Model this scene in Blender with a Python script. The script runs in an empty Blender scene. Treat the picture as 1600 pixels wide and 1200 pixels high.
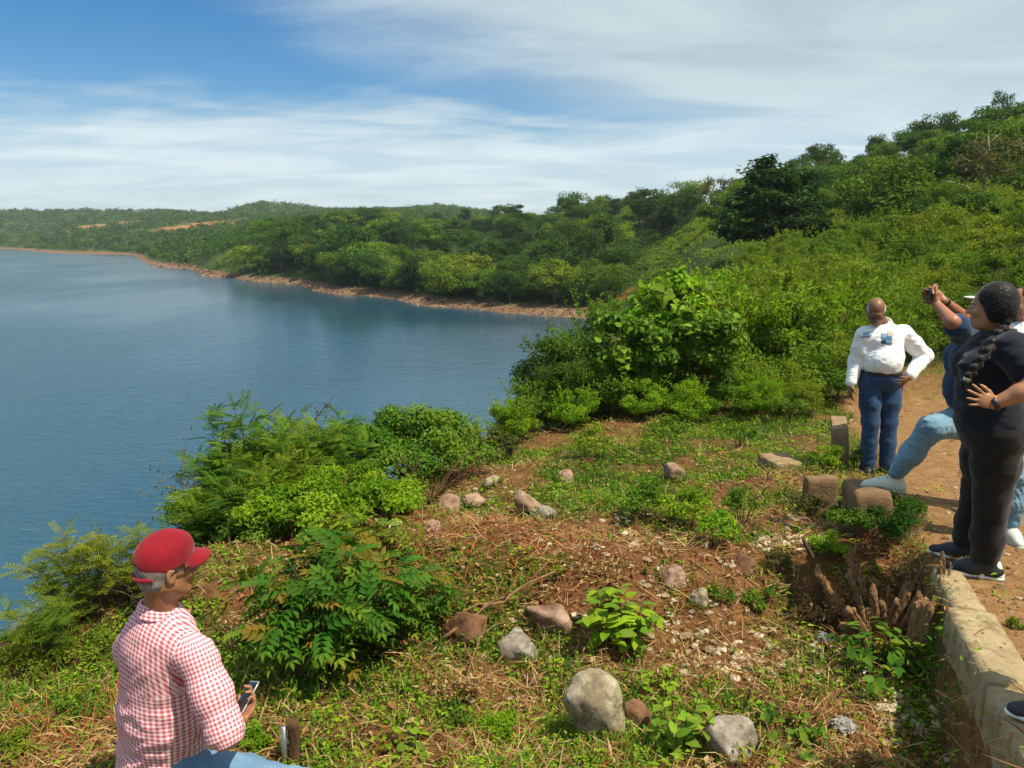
import bpy, math, random
import numpy as np
from mathutils import Vector, Matrix, noise as mnoise

# ---------------------------------------------------------------- camera, sky, sun, exposure
SC = bpy.context.scene
COL = SC.collection
CAM_Z = 10.0
PITCH = math.atan(235 / 1200)
cam_d = bpy.data.cameras.new('camera')
cam_d.sensor_width = 36.0
cam_d.lens = 27.0
cam_d.clip_start = 0.05
cam_d.clip_end = 9000
cam = bpy.data.objects.new('camera', cam_d)
COL.objects.link(cam)
cam.location = (0, 0, CAM_Z)
cam.rotation_euler = (math.pi / 2 - PITCH, 0, 0)
SC.camera = cam

SUN_DIR = Vector((0.50, -0.34, 1.16)).normalized()
sun_d = bpy.data.lights.new('sun', 'SUN')
sun_d.energy = 4.6
sun_d.angle = math.radians(0.53)
sun_d.color = (1.0, 0.90, 0.70)
sun = bpy.data.objects.new('sun', sun_d)
COL.objects.link(sun)
sun.rotation_euler = SUN_DIR.to_track_quat('Z', 'Y').to_euler()
sun.location = (0, 0, 60)

SC.view_settings.view_transform = 'Standard'
SC.view_settings.look = 'None'
SC.view_settings.exposure = 0.50
SC.view_settings.gamma = 1.0
SC.view_settings.use_curve_mapping = False
SC.render.engine = 'CYCLES'
SC.cycles.use_denoising = True
SC.cycles.max_bounces = 6
SC.cycles.diffuse_bounces = 3
SC.cycles.glossy_bounces = 3
SC.cycles.transmission_bounces = 4
SC.cycles.volume_bounces = 1
SC.cycles.caustics_reflective = False
SC.cycles.caustics_refractive = False
SC.cycles.sample_clamp_indirect = 6.0


class NG:
    """small helper to wire shader nodes"""
    def __init__(self, tree):
        self.t = tree

    def n(self, typ, **kw):
        nd = self.t.nodes.new(typ)
        for k, v in kw.items():
            setattr(nd, k, v)
        return nd

    def link(self, a, b):
        self.t.links.new(a, b)

    def _in(self, sock, v):
        if v is None:
            return
        if hasattr(v, 'is_linked') or isinstance(v, bpy.types.NodeSocket):
            self.t.links.new(v, sock)
        else:
            sock.default_value = v

    def math(self, op, a, b=None, c=None, clamp=False):
        nd = self.n('ShaderNodeMath', operation=op, use_clamp=clamp)
        for i, v in enumerate((a, b, c)):
            if v is not None:
                self._in(nd.inputs[i], v)
        return nd.outputs[0]

    def smooth(self, x, lo, hi):
        nd = self.n('ShaderNodeMapRange', interpolation_type='SMOOTHSTEP')
        self._in(nd.inputs['Value'], x)
        nd.inputs['From Min'].default_value = lo
        nd.inputs['From Max'].default_value = hi
        return nd.outputs[0]

    def mix(self, f, a, b, blend='MIX'):
        nd = self.n('ShaderNodeMix', data_type='RGBA', blend_type=blend)
        self._in(nd.inputs[0], f)
        self._in(nd.inputs[6], a)
        self._in(nd.inputs[7], b)
        return nd.outputs[2]

    def noise(self, vec, scale, detail=4.0, rough=0.55, dist=0.0):
        nd = self.n('ShaderNodeTexNoise')
        if vec is not None:
            self.link(vec, nd.inputs['Vector'])
        nd.inputs['Scale'].default_value = scale
        nd.inputs['Detail'].default_value = detail
        nd.inputs['Roughness'].default_value = rough
        nd.inputs['Distortion'].default_value = dist
        return nd.outputs[0]

    def ramp(self, f, stops):
        nd = self.n('ShaderNodeValToRGB')
        el = nd.color_ramp.elements
        while len(el) < len(stops):
            el.new(0.5)
        for e, (p, c) in zip(el, stops):
            e.position = p
            e.color = (*c, 1) if len(c) == 3 else c
        self._in(nd.inputs[0], f)
        return nd.outputs[0]

    def attr(self, name):
        nd = self.n('ShaderNodeAttribute', attribute_name=name)
        return nd

    def mapping(self, vec, scale=(1, 1, 1), rot=(0, 0, 0)):
        nd = self.n('ShaderNodeMapping')
        self.link(vec, nd.inputs[0])
        nd.inputs['Scale'].default_value = scale
        nd.inputs['Rotation'].default_value = rot
        return nd.outputs[0]


def rgb(r, g, b):
    return (r, g, b, 1.0)


def srgb(r, g, b):
    f = lambda c: ((c / 255 + 0.055) / 1.055) ** 2.4 if c > 10 else c / 255 / 12.92
    return (f(r), f(g), f(b), 1.0)


world = bpy.data.worlds.new('World')
SC.world = world
world.use_nodes = True
wt = world.node_tree
wt.nodes.clear()
W = NG(wt)
sky = W.n('ShaderNodeTexSky', sky_type='NISHITA')
sky.sun_disc = False
sky.sun_elevation = math.asin(SUN_DIR.z)
sky.sun_rotation = math.atan2(SUN_DIR.x, SUN_DIR.y)
sky.air_density = 1.0
sky.dust_density = 0.3
sky.ozone_density = 3.0
hs = W.n('ShaderNodeHueSaturation')
hs.inputs['Saturation'].default_value = 1.42
hs.inputs['Value'].default_value = 0.94
W.link(sky.outputs[0], hs.inputs['Color'])
tc = W.n('ShaderNodeTexCoord')
sep = W.n('ShaderNodeSeparateXYZ')
W.link(tc.outputs['Generated'], sep.inputs[0])
dx, dy, dz = sep.outputs
hor = W.math('MAXIMUM', W.math('SQRT', W.math('ADD', W.math('MULTIPLY', dx, dx), W.math('MULTIPLY', dy, dy))), 0.001)
az = W.math('DIVIDE', dx, hor)                       # sine of the bearing
el = W.math('MAXIMUM', dz, 0.0)
inv = W.math('DIVIDE', 1.0, W.math('ADD', el, 0.10))
cmb = W.n('ShaderNodeCombineXYZ')
W.link(W.math('MULTIPLY', dx, inv), cmb.inputs[0])
W.link(W.math('MULTIPLY', dy, inv), cmb.inputs[1])
cp = W.mapping(cmb.outputs[0], scale=(0.65, 1.0, 1), rot=(0, 0, 0.35))
n1 = W.noise(cp, 1.15, 7, 0.6, 0.6)
n2 = W.noise(W.mapping(cmb.outputs[0], scale=(0.5, 1.0, 1), rot=(0, 0, 0.5)), 1.9, 4, 0.52, 0.6)
nn = W.math('ADD', W.math('MULTIPLY', W.math('SUBTRACT', n1, 0.5), 1.0), W.math('MULTIPLY', W.math('SUBTRACT', n2, 0.5), 0.32))
# low bank of cloud along the horizon
bank_x = W.math('ADD', W.math('SUBTRACT', 0.150, el), W.math('MULTIPLY', nn, 0.17))
bank = W.smooth(bank_x, -0.040, 0.048)
# thin grey veil coming in from the right
veil_x = W.math('ADD', W.math('SUBTRACT', W.math('ADD', az, 0.25), W.math('MULTIPLY', W.math('SUBTRACT', 0.29, el), 2.7)), W.math('MULTIPLY', nn, 0.45))
veil = W.smooth(veil_x, -0.26, 0.22)
wisps = W.math('MULTIPLY', W.smooth(nn, 0.06, 0.42), 0.30)
gap = W.math('MULTIPLY', W.smooth(n2, 0.60, 0.40), 0.30)
cover = W.math('MAXIMUM', W.math('MAXIMUM', W.math('SUBTRACT', W.math('MULTIPLY', bank, 0.95), W.math('MULTIPLY', gap, 0.4)), W.math('MULTIPLY', veil, 0.93)), wisps)
cover = W.math('MINIMUM', W.math('MAXIMUM', cover, 0.0), 0.97)
bankcol = W.mix(W.smooth(n2, 0.3, 0.7), rgb(5.0, 6.2, 7.0), rgb(6.5, 7.5, 7.9))
veilcol = W.mix(W.smooth(n1, 0.35, 0.65), rgb(4.1, 5.0, 5.5), rgb(5.3, 6.2, 6.5))
ccol = W.mix(W.smooth(el, 0.20, 0.09), veilcol, bankcol)
skymix = W.mix(cover, hs.outputs[0], ccol)
bg = W.n('ShaderNodeBackground')
W.link(skymix, bg.inputs['Color'])
bg.inputs['Strength'].default_value = 0.085
wo = W.n('ShaderNodeOutputWorld')
W.link(bg.outputs[0], wo.inputs['Surface'])

# ---------------------------------------------------------------- geometry helpers
R = np.random.default_rng(7)
SINP, COSP = math.sin(PITCH), math.cos(PITCH)


def ray(px, py):
    a, b = (px - 800) / 1200, (600 - py) / 1200
    return np.array([a, b * SINP + COSP, b * COSP - SINP])


def P(px, py, Y):
    d = ray(px, py)
    return np.array([0, 0, CAM_Z]) + d * (Y / d[1])


def norm(v):
    v = np.asarray(v, float)
    return v / np.maximum(np.linalg.norm(v, axis=-1, keepdims=True), 1e-9)


def hash2(ix, iy, seed):
    h = (ix.astype(np.int64) * 374761393 + iy.astype(np.int64) * 668265263 + seed * 2147483647) & 0xFFFFFFFF
    h = ((h ^ (h >> 13)) * 1274126177) & 0xFFFFFFFF
    h = (h ^ (h >> 16)) & 0xFFFFFFFF
    return h / 4294967295.0


def vnoise(x, y, seed=0):
    x = np.asarray(x, float); y = np.asarray(y, float)
    ix, iy = np.floor(x), np.floor(y)
    fx, fy = x - ix, y - iy
    fx = fx * fx * (3 - 2 * fx); fy = fy * fy * (3 - 2 * fy)
    a = hash2(ix, iy, seed); b = hash2(ix + 1, iy, seed)
    c = hash2(ix, iy + 1, seed); d = hash2(ix + 1, iy + 1, seed)
    return (a * (1 - fx) + b * fx) * (1 - fy) + (c * (1 - fx) + d * fx) * fy


def fbm(x, y, seed=0, octv=4):
    s, a, t = 0.0, 0.5, 0.0
    for i in range(octv):
        s = s + a * vnoise(np.asarray(x) * 2 ** i, np.asarray(y) * 2 ** i, seed + i * 17)
        t += a; a *= 0.5
    return s / t


def sstep(lo, hi, x):
    t = np.clip((np.asarray(x, float) - lo) / (hi - lo), 0, 1)
    return t * t * (3 - 2 * t)


class MB:
    """collects vertices and faces as arrays and makes one mesh"""
    def __init__(self):
        self.V, self.F, self.T, self.U, self.M = [], [], [], [], []
        self.nv = 0

    def add(self, V, F, tint=0.5, mat=0):
        V = np.asarray(V, np.float32).reshape(-1, 3)
        Fs = F if isinstance(F, list) else [F]
        for f in Fs:
            f = np.asarray(f, np.int64)
            if f.size:
                self.F.append((f + self.nv, mat))
        t = np.broadcast_to(np.asarray(tint, np.float32), (len(V),)) if np.ndim(tint) < 2 else tint
        self.T.append(np.array(t, np.float32))
        self.V.append(V)
        self.nv += len(V)
        return self

    def mesh(self, name, mats=(), smooth=False):
        me = bpy.data.meshes.new(name)
        V = np.concatenate(self.V) if self.V else np.zeros((0, 3), np.float32)
        me.vertices.add(len(V))
        me.vertices.foreach_set('co', V.ravel())
        loops = np.concatenate([f.ravel() for f, m in self.F])
        sizes = np.concatenate([np.full(len(f), f.shape[1]) for f, m in self.F])
        mi = np.concatenate([np.full(len(f), m) for f, m in self.F])
        me.loops.add(len(loops))
        me.polygons.add(len(sizes))
        me.loops.foreach_set('vertex_index', loops.astype(np.int32))
        starts = np.concatenate([[0], np.cumsum(sizes)[:-1]])
        me.polygons.foreach_set('loop_start', starts.astype(np.int32))
        me.polygons.foreach_set('material_index', mi.astype(np.int32))
        me.polygons.foreach_set('use_smooth', np.full(len(sizes), smooth))
        at = me.attributes.new('tint', 'FLOAT', 'POINT')
        at.data.foreach_set('value', np.concatenate(self.T).astype(np.float32))
        for m in mats:
            me.materials.append(m)
        me.update(calc_edges=True)
        me.validate()
        return me


def link(name, data, parent=None, loc=None):
    o = bpy.data.objects.new(name, data)
    COL.objects.link(o)
    if parent is not None:
        o.parent = parent
    if loc is not None:
        o.location = loc
    return o


def tag(o, label=None, cat=None, group=None, kind=None):
    if label: o['label'] = label
    if cat: o['category'] = cat
    if group: o['group'] = group
    if kind: o['kind'] = kind
    return o


def empty(name, loc, label, cat, group=None, rz=0.0):
    o = link(name, None, None, tuple(loc))
    o.empty_display_size = 0.1
    o.rotation_euler = (0, 0, rz)
    return tag(o, label, cat, group)


def copy_tree(o, parent=None):
    c = o.copy()
    COL.objects.link(c)
    c.parent = parent
    for ch in list(o.children):
        copy_tree(ch, c)
    return c


def tube(pts, radii, n=6, cap=True):
    pts = np.asarray(pts, float); m = len(pts)
    radii = np.broadcast_to(np.asarray(radii, float), (m,))
    tan = np.gradient(pts, axis=0); tan = norm(tan)
    ref = np.array([0.31, 0.22, 0.93]) if abs(tan[0][2]) < 0.9 else np.array([1.0, 0.1, 0])
    u = norm(np.cross(tan, ref)); v = np.cross(tan, u)
    a = np.arange(n) * 2 * math.pi / n
    V = pts[:, None, :] + radii[:, None, None] * (np.cos(a)[None, :, None] * u[:, None, :] + np.sin(a)[None, :, None] * v[:, None, :])
    V = V.reshape(-1, 3)
    i = np.arange(m - 1)[:, None] * n; j = np.arange(n)[None, :]; k = (j + 1) % n
    F = np.stack([i + j, i + k, i + n + k, i + n + j], -1).reshape(-1, 4)
    if cap:
        V = np.concatenate([V, pts[:1], pts[-1:]])
        jj = np.arange(n); kk = (jj + 1) % n
        t0 = np.stack([np.full(n, m * n), kk, jj], -1)
        t1 = np.stack([np.full(n, m * n + 1), (m - 1) * n + jj, (m - 1) * n + kk], -1)
        return V, [F, np.concatenate([t0, t1])]
    return V, [F]


def leaf_quads(pos, axis, nrm, L, Wd, fold=0.18, droop=0.1):
    """folded four-cornered leaves: two triangles on each side of the midrib"""
    n = len(pos)
    axis = norm(axis); side = norm(np.cross(nrm, axis)); nrm = np.cross(axis, side)
    L = np.broadcast_to(np.asarray(L, float), (n,))[:, None]; Wd = np.broadcast_to(np.asarray(Wd, float), (n,))[:, None]
    mid = pos + axis * L * 0.42
    V = np.stack([pos, mid + side * Wd / 2 + nrm * fold * Wd, pos + axis * L - nrm * droop * L, mid - side * Wd / 2 + nrm * fold * Wd], 1).reshape(-1, 3)
    b = np.arange(n)[:, None] * 4
    F = np.concatenate([b + np.array([[0, 2, 1]]), b + np.array([[0, 3, 2]])])
    return V, F


def place(tV, tF, pos, ax, up, sc):
    """copies of a template (length along +X, face up +Z)"""
    n = len(pos)
    x = norm(ax); y = norm(np.cross(up, x)); z = np.cross(x, y)
    M = np.stack([x, y, z], -1) * np.broadcast_to(np.asarray(sc, float), (n,))[:, None, None]
    V = np.einsum('nij,vj->nvi', M, tV) + pos[:, None, :]
    Fs = [(f[None] + (np.arange(n) * len(tV))[:, None, None]).reshape(-1, f.shape[1]) for f in (tF if isinstance(tF, list) else [tF])]
    return V.reshape(-1, 3), Fs


def rdirs(n, rng=R):
    return norm(rng.normal(size=(n, 3)))
# ---------------------------------------------------------------- terrain heights
def wall_x(y):
    return 1.82 + 0.37 * (np.asarray(y, float) - 2.54)


BROW = [P(-700, 1130, 2.9)[:2], P(-150, 1060, 3.6)[:2], P(150, 965, 4.4)[:2], P(400, 880, 5.3)[:2], P(620, 815, 6.8)[:2], P(790, 725, 9.6)[:2],
        P(850, 690, 11.5)[:2], P(880, 640, 16)[:2], np.array([2.3, 24.0]), np.array([4.5, 40.0]), np.array([10.0, 85.0])]
BROW = np.array(BROW)


def brow_dist(x, y):
    """signed metres past the edge of the bank, positive on the lake side"""
    x = np.asarray(x, float); y = np.asarray(y, float)
    best = np.full(np.broadcast(x, y).shape, 1e9); sg = np.ones_like(best)
    for a, b in zip(BROW[:-1], BROW[1:]):
        d = b - a
        h = np.clip(((x - a[0]) * d[0] + (y - a[1]) * d[1]) / (d @ d), 0, 1)
        ex, ey = x - a[0] - h * d[0], y - a[1] - h * d[1]
        q = np.hypot(ex, ey)
        cr = d[0] * (y - a[1]) - d[1] * (x - a[0])
        upd = q < best
        best = np.where(upd, q, best); sg = np.where(upd, np.sign(cr), sg)
    return best * sg


PXC = np.array([-400, 0, 200, 300, 350, 430, 560, 700, 800, 900, 950, 1000, 1100, 1200, 1300, 1400, 1500, 1600, 2000], float)
PROF = {
    -400: [(12, 3), (20, -2.5), (560, -2.5), (600, 0.5), (700, 9), (900, 30), (1500, 36), (2600, 30)],
    0: [(12, 3), (20, -2.5), (500, -2.5), (540, 0.1), (560, 1.5), (700, 13), (900, 34), (1500, 38), (2600, 30)],
    200: [(12, 3.5), (20, -2.5), (360, -2.5), (385, 0), (400, 1.5), (520, 9), (700, 21), (900, 34), (1500, 38), (2600, 30)],
    300: [(12, 4), (20, -2.5), (215, -2), (226, 0), (240, 1.5), (400, 8), (560, 15), (800, 28), (1000, 37), (2600, 30)],
    350: [(12, 4), (20, -2.5), (170, -2), (179, 0), (188, 1.2), (230, 4), (400, 9), (600, 18), (900, 31), (2600, 30)],
    430: [(12, 5), (20, -2.5), (150, -2), (161, 0), (168, 1.3), (200, 5), (300, 11), (500, 18), (700, 26), (900, 44), (1200, 40), (2600, 30)],
    560: [(12, 5.5), (20, -2.5), (116, -2), (127, 0), (134, 1.3), (165, 5), (220, 8.5), (320, 14), (500, 22), (900, 33), (2600, 30)],
    700: [(12, 6), (20, -2), (98, -2), (106, 0), (113, 1.3), (140, 4), (190, 7), (300, 12.5), (500, 20), (900, 39), (2600, 30)],
    800: [(12, 6.8), (16, 4), (24, -2), (88, -2), (97, 0), (104, 1.1), (125, 3.4), (170, 6.5), (260, 12), (400, 15), (900, 28), (2600, 30)],
    900: [(12, 7.0), (16, 6.0), (24, 2), (34, -1.5), (84, -1.5), (93, 0), (99, 1.0), (115, 3.0), (150, 7), (200, 12), (240, 14.3), (400, 15), (2600, 28)],
    950: [(12, 7.05), (18, 6.4), (28, 3), (40, 0.5), (80, 0.3), (91, 0.6), (97, 1.2), (112, 3.4), (150, 8), (200, 13.2), (240, 14.8), (400, 16), (2600, 28)],
    1000: [(12, 7.1), (20, 6.5), (35, 4), (60, 2.5), (90, 2.6), (112, 5), (150, 9.5), (195, 14), (240, 15.2), (400, 16), (2600, 28)],
    1100: [(12, 7.15), (20, 6.7), (35, 6.2), (56, 7.2), (80, 9), (110, 11.6), (150, 13.4), (200, 14.8), (400, 17), (2600, 28)],
    1200: [(12, 7.2), (20, 6.9), (30, 7.0), (56, 8.5), (80, 11), (110, 14.8), (150, 18.5), (200, 20), (400, 20), (2600, 28)],
    1300: [(12, 7.3), (20, 7.0), (30, 7.3), (56, 9.2), (80, 12), (110, 16.2), (140, 19.7), (200, 21.5), (400, 21), (2600, 28)],
    1400: [(12, 7.35), (20, 7.2), (30, 7.9), (56, 10.8), (80, 14.5), (110, 19), (130, 21.6), (200, 24), (400, 23), (2600, 28)],
    1500: [(12, 7.4), (20, 7.5), (30, 8.6), (45, 10.8), (60, 13.2), (80, 17), (120, 22.6), (200, 26), (400, 25), (2600, 28)],
    1600: [(12, 7.5), (20, 7.9), (30, 9.4), (45, 12.2), (80, 19), (110, 23.5), (200, 28), (400, 27), (2600, 28)],
    2000: [(12, 7.7), (20, 8.4), (30, 10.5), (45, 14), (80, 21), (110, 26), (200, 30), (400, 30), (2600, 30)],
}
LY = np.linspace(math.log(10), math.log(2600), 260)
TAB = np.array([np.interp(LY, np.log([p[0] for p in PROF[int(c)]]), [p[1] for p in PROF[int(c)]]) for c in PXC])
# soften the kinks of the profiles a little along the distance
for _ in range(2):
    TAB[:, 1:-1] = 0.25 * TAB[:, :-2] + 0.5 * TAB[:, 1:-1] + 0.25 * TAB[:, 2:]


def table(x, y):
    r = np.hypot(x, y)
    a = np.arctan2(x, y)
    ac = np.clip(a, -0.95, 0.95)
    px = 800 + 1200 * np.tan(ac) * 0.98
    Y = np.maximum(r * np.maximum(np.cos(a), 0.6), 10.0)
    fi = np.clip((np.log(Y) - LY[0]) / (LY[1] - LY[0]), 0, len(LY) - 1.001)
    k = fi.astype(int); f = fi - k

    def at(pxv):
        ci = np.clip(np.searchsorted(PXC, pxv, 'right') - 1, 0, len(PXC) - 2)
        g = np.clip((pxv - PXC[ci]) / (PXC[ci + 1] - PXC[ci]), 0, 1)
        g = g * g * (3 - 2 * g) * 0.5 + g * 0.5
        lo = TAB[ci, k] * (1 - f) + TAB[ci, k + 1] * f
        hi = TAB[ci + 1, k] * (1 - f) + TAB[ci + 1, k + 1] * f
        return lo * (1 - g) + hi * g
    z = at(px)
    w = sstep(1.4, 3.1, -a)
    return z * (1 - w) + at(np.full_like(px, 2000.0)) * w


def H(x, y):
    x = np.asarray(x, float); y = np.asarray(y, float)
    shp = np.broadcast(x, y).shape
    x = np.broadcast_to(x, shp).copy(); y = np.broadcast_to(y, shp).copy()
    r = np.hypot(x, y)
    path = 8.45 - 0.10 * np.clip(y, -1, 12)
    s = wall_x(np.clip(y, -3, 30)) - x
    side = sstep(-0.05, 0.09, s)
    step = 0.40 * sstep(5.0, 4.2, y) + 0.02
    g = path - step * side - 0.035 * np.clip(s, 0, 4) * side
    bumps = (fbm(x * 1.1, y * 1.1, 3) - 0.5) * 0.34 + (fbm(x * 5, y * 5, 11, 3) - 0.5) * 0.07
    g = g + bumps * (0.10 + 0.90 * side) * sstep(0.3, 1.2, r)
    db = brow_dist(x, y)
    over = np.clip(db, 0, 40)
    g = g - 0.72 * over * sstep(0, 2.0, over) * 0.95 - 0.14 * sstep(-1.2, 0.3, db)
    g = np.maximum(g, -2.5)
    t = table(x, y)
    rough = (fbm(x * 0.05, y * 0.05, 21) - 0.5) * np.clip((r - 60) * 0.03, 0, 5) + (fbm(x * 0.4, y * 0.4, 5) - 0.5) * 0.5
    land = sstep(0.2, 3, t)
    t = t + rough * land + (fbm(x * 0.35, y * 0.35, 31) - 0.5) * 0.5 * sstep(-1.5, 0, t)
    w = sstep(11.5, 20, r)
    return g * (1 - w) + t * w


def h1(x, y):
    return float(H(np.array([x]), np.array([y]))[0])


def G(px, py, lo=1.5, hi=60):
    """the point where the line of sight through a photo pixel meets the ground"""
    d = ray(px, py); d = d / d[1]
    Y = np.exp(np.linspace(math.log(lo), math.log(hi), 700))
    pts = np.array([0, 0, CAM_Z]) + d * Y[:, None]
    below = pts[:, 2] < H(pts[:, 0], pts[:, 1])
    i = int(np.argmax(below)) if below.any() else len(Y) - 1
    p = pts[i].copy()
    p[2] = h1(p[0], p[1])
    return p


# ---------------------------------------------------------------- ground sheet
rad = np.concatenate([np.exp(np.linspace(math.log(0.4), math.log(30), 330)), np.exp(np.linspace(math.log(30.6), math.log(2600), 230))])
azs = np.concatenate([np.radians(np.linspace(-180, -56, 42))[:-1], np.radians(np.arange(-56, 56.01, 0.24)), np.radians(np.linspace(56, 180, 42))[1:-1]])
RR, AA = np.meshgrid(rad, azs, indexing='ij')
gx, gy = RR * np.sin(AA), RR * np.cos(AA)
gz = H(gx, gy)
nr, na = gx.shape
gV = np.stack([gx, gy, gz], -1).reshape(-1, 3)
ii = np.arange(nr - 1)[:, None] * na; jj = np.arange(na)[None, :]; kk = (jj + 1) % na
gF = np.stack([ii + kk, ii + jj, ii + na + jj, ii + na + kk], -1).reshape(-1, 4)
b = MB(); b.add(gV, gF)
cidx = len(gV)
b.add(np.array([[0, 0, h1(0, 0)]]), np.zeros((0, 3), int))
b.F.append((np.stack([np.full(na, cidx), np.arange(na), (np.arange(na) + 1) % na], -1), 0))


def ground_masks(x, y, z):
    r = np.hypot(x, y)
    s = wall_x(np.clip(y, -3, 14)) - x
    pathm = sstep(0.12, -0.22, s + (fbm(x * 1.5, y * 1.5, 8) - 0.5) * 0.6 * sstep(5, 9, y)) * sstep(19, 13, r)
    nz = fbm(x * 0.9, y * 0.9, 41) * 0.65 + fbm(x * 3.5, y * 3.5, 43, 3) * 0.35
    db = brow_dist(x, y)
    green = sstep(0.40, 0.62, nz + 0.10 * sstep(0.0, 1.5, db) + 0.10 * sstep(7.5, 11, r))
    green = green * (1 - pathm * (1 - 0.35 * sstep(0.60, 0.7, nz)))
    green = np.where(r > 14, np.maximum(green, sstep(14, 22, r)), green)
    beach = sstep(1.05, 0.6, z + (fbm(x * 0.25, y * 0.25, 51) - 0.5) * 0.9) * sstep(40, 70, r)
    clay = sstep(0.0, 1.0, 1.35 - np.hypot((x + 212) / 36, (y - 545) / 52)) + sstep(0, 1, 1.3 - np.hypot((x + 330) / 18, (y - 640) / 60))
    clay = clay * sstep(0.36, 0.5, fbm(x * 0.045, y * 0.045, 61))
    for (cx, cy, rx_, ry_) in ((8.0, 112, 2.2, 6), (11.5, 103, 2.0, 4), (14, 98, 2, 3)):
        clay = clay + sstep(0, .8, 1.2 - np.hypot((x - cx) / rx_, (y - cy) / ry_))
    return pathm, green, beach, np.clip(clay, 0, 1)


vx, vy, vz = np.concatenate([gV, [[0, 0, 0]]]).T
masks = ground_masks(vx, vy, vz)


def ground_material():
    m = bpy.data.materials.new('ground_soil')
    m.use_nodes = True
    t = NG(m.node_tree); bs = m.node_tree.nodes['Principled BSDF']
    geo = t.n('ShaderNodeNewGeometry')
    pos = geo.outputs['Position']
    na_ = t.noise(pos, 1.3, 6, 0.6)
    nb = t.noise(pos, 9.0, 6, 0.65)
    nc = t.noise(pos, 45.0, 4, 0.6)
    soil = t.ramp(nb, [(0.25, (0.060, 0.028, 0.012)), (0.45, (0.150, 0.070, 0.026)), (0.6, (0.22, 0.115, 0.045)), (0.78, (0.33, 0.20, 0.09))])
    soil = t.mix(t.smooth(na_, 0.45, 0.65), soil, t.mix(nc, rgb(0.11, 0.040, 0.018), rgb(0.24, 0.095, 0.045)))
    pathc = t.ramp(nb, [(0.3, (0.19, 0.100, 0.040)), (0.55, (0.29, 0.165, 0.070)), (0.75, (0.38, 0.24, 0.115))])
    nd = t.noise(pos, 0.11, 6, 0.6)
    green_n = t.ramp(nb, [(0.3, (0.020, 0.038, 0.006)), (0.6, (0.058, 0.088, 0.014)), (0.8, (0.12, 0.13, 0.03))])
    green_f = t.ramp(nd, [(0.3, (0.018, 0.034, 0.006)), (0.55, (0.042, 0.066, 0.010)), (0.75, (0.085, 0.100, 0.018))])
    ln = t.n('ShaderNodeVectorMath', operation='LENGTH'); t.link(pos, ln.inputs[0])
    far = t.smooth(ln.outputs['Value'], 14, 30)
    green = t.mix(far, green_n, green_f)
    beachc = t.ramp(t.noise(pos, 0.9, 7, 0.7), [(0.3, (0.09, 0.050, 0.028)), (0.5, (0.17, 0.098, 0.055)), (0.7, (0.28, 0.19, 0.12))])
    clayc = t.mix(t.smooth(nd, .35, .65), rgb(0.30, 0.105, 0.030), rgb(0.42, 0.24, 0.10))
    c = t.mix(t.attr('green').outputs['Fac'], soil, green)
    c = t.mix(t.attr('path').outputs['Fac'], c, pathc)
    c = t.mix(t.attr('clay').outputs['Fac'], c, clayc)
    c = t.mix(t.attr('beach').outputs['Fac'], c, beachc)
    t.link(c, bs.inputs['Base Color'])
    bs.inputs['Roughness'].default_value = 0.95
    bs.inputs['Specular IOR Level'].default_value = 0.15
    bp = t.n('ShaderNodeBump')
    bp.inputs['Strength'].default_value = 0.9
    bp.inputs['Distance'].default_value = 0.05
    t.link(t.math('ADD', nb, t.math('MULTIPLY', nc, 0.6)), bp.inputs['Height'])
    t.link(bp.outputs[0], bs.inputs['Normal'])
    return m


gme = b.mesh('ground', [ground_material()], smooth=True)
for nm, arr in zip(('path', 'green', 'beach', 'clay'), masks):
    at = gme.attributes.new(nm, 'FLOAT', 'POINT')
    at.data.foreach_set('value', arr.astype(np.float32))
tag(link('ground', gme), 'uneven earth bank, shore and hills of brown soil and green growth', kind='structure')


# ---------------------------------------------------------------- lake
def water_material():
    m = bpy.data.materials.new('lake_water')
    m.use_nodes = True
    t = NG(m.node_tree); bs = m.node_tree.nodes['Principled BSDF']
    geo = t.n('ShaderNodeNewGeometry')
    pos = geo.outputs['Position']
    big = t.noise(t.mapping(pos, scale=(0.020, 0.012, 1)), 1.0, 3, 0.5)
    bs.inputs['Roughness'].default_value = 0.10
    bs.inputs['IOR'].default_value = 1.333
    t.link(t.mix(t.smooth(big, 0.35, 0.65), rgb(0.018, 0.062, 0.100), rgb(0.026, 0.078, 0.118)), bs.inputs['Base Color'])
    w1 = t.noise(t.mapping(pos, scale=(0.8, 2.4, 1), rot=(0, 0, 0.35)), 1.1, 4, 0.6, 0.3)
    w2 = t.noise(t.mapping(pos, scale=(0.25, 0.6, 1), rot=(0, 0, 0.2)), 0.8, 3, 0.5, 0.2)
    sx = t.n('ShaderNodeSeparateXYZ'); t.link(pos, sx.inputs[0])
    # the lee of the headland lies calm
    calm = t.math('MULTIPLY', t.smooth(t.math('ADD', sx.outputs[1], t.math('MULTIPLY', sx.outputs[0], -0.55)), 62, 108), t.smooth(sx.outputs[0], -62, -14))
    bp = t.n('ShaderNodeBump')
    bp.inputs['Strength'].default_value = 1.0
    bp.inputs['Distance'].default_value = 0.085
    t.link(t.math('MULTIPLY', t.math('ADD', w1, t.math('MULTIPLY', w2, 1.0)), t.math('MULTIPLY', t.math('SUBTRACT', 1.0, t.math('MULTIPLY', calm, 0.86)), t.math('ADD', 0.40, t.math('MULTIPLY', t.smooth(big, 0.38, 0.62), 1.0)))), bp.inputs['Height'])
    t.link(bp.outputs[0], bs.inputs['Normal'])
    return m


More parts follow.
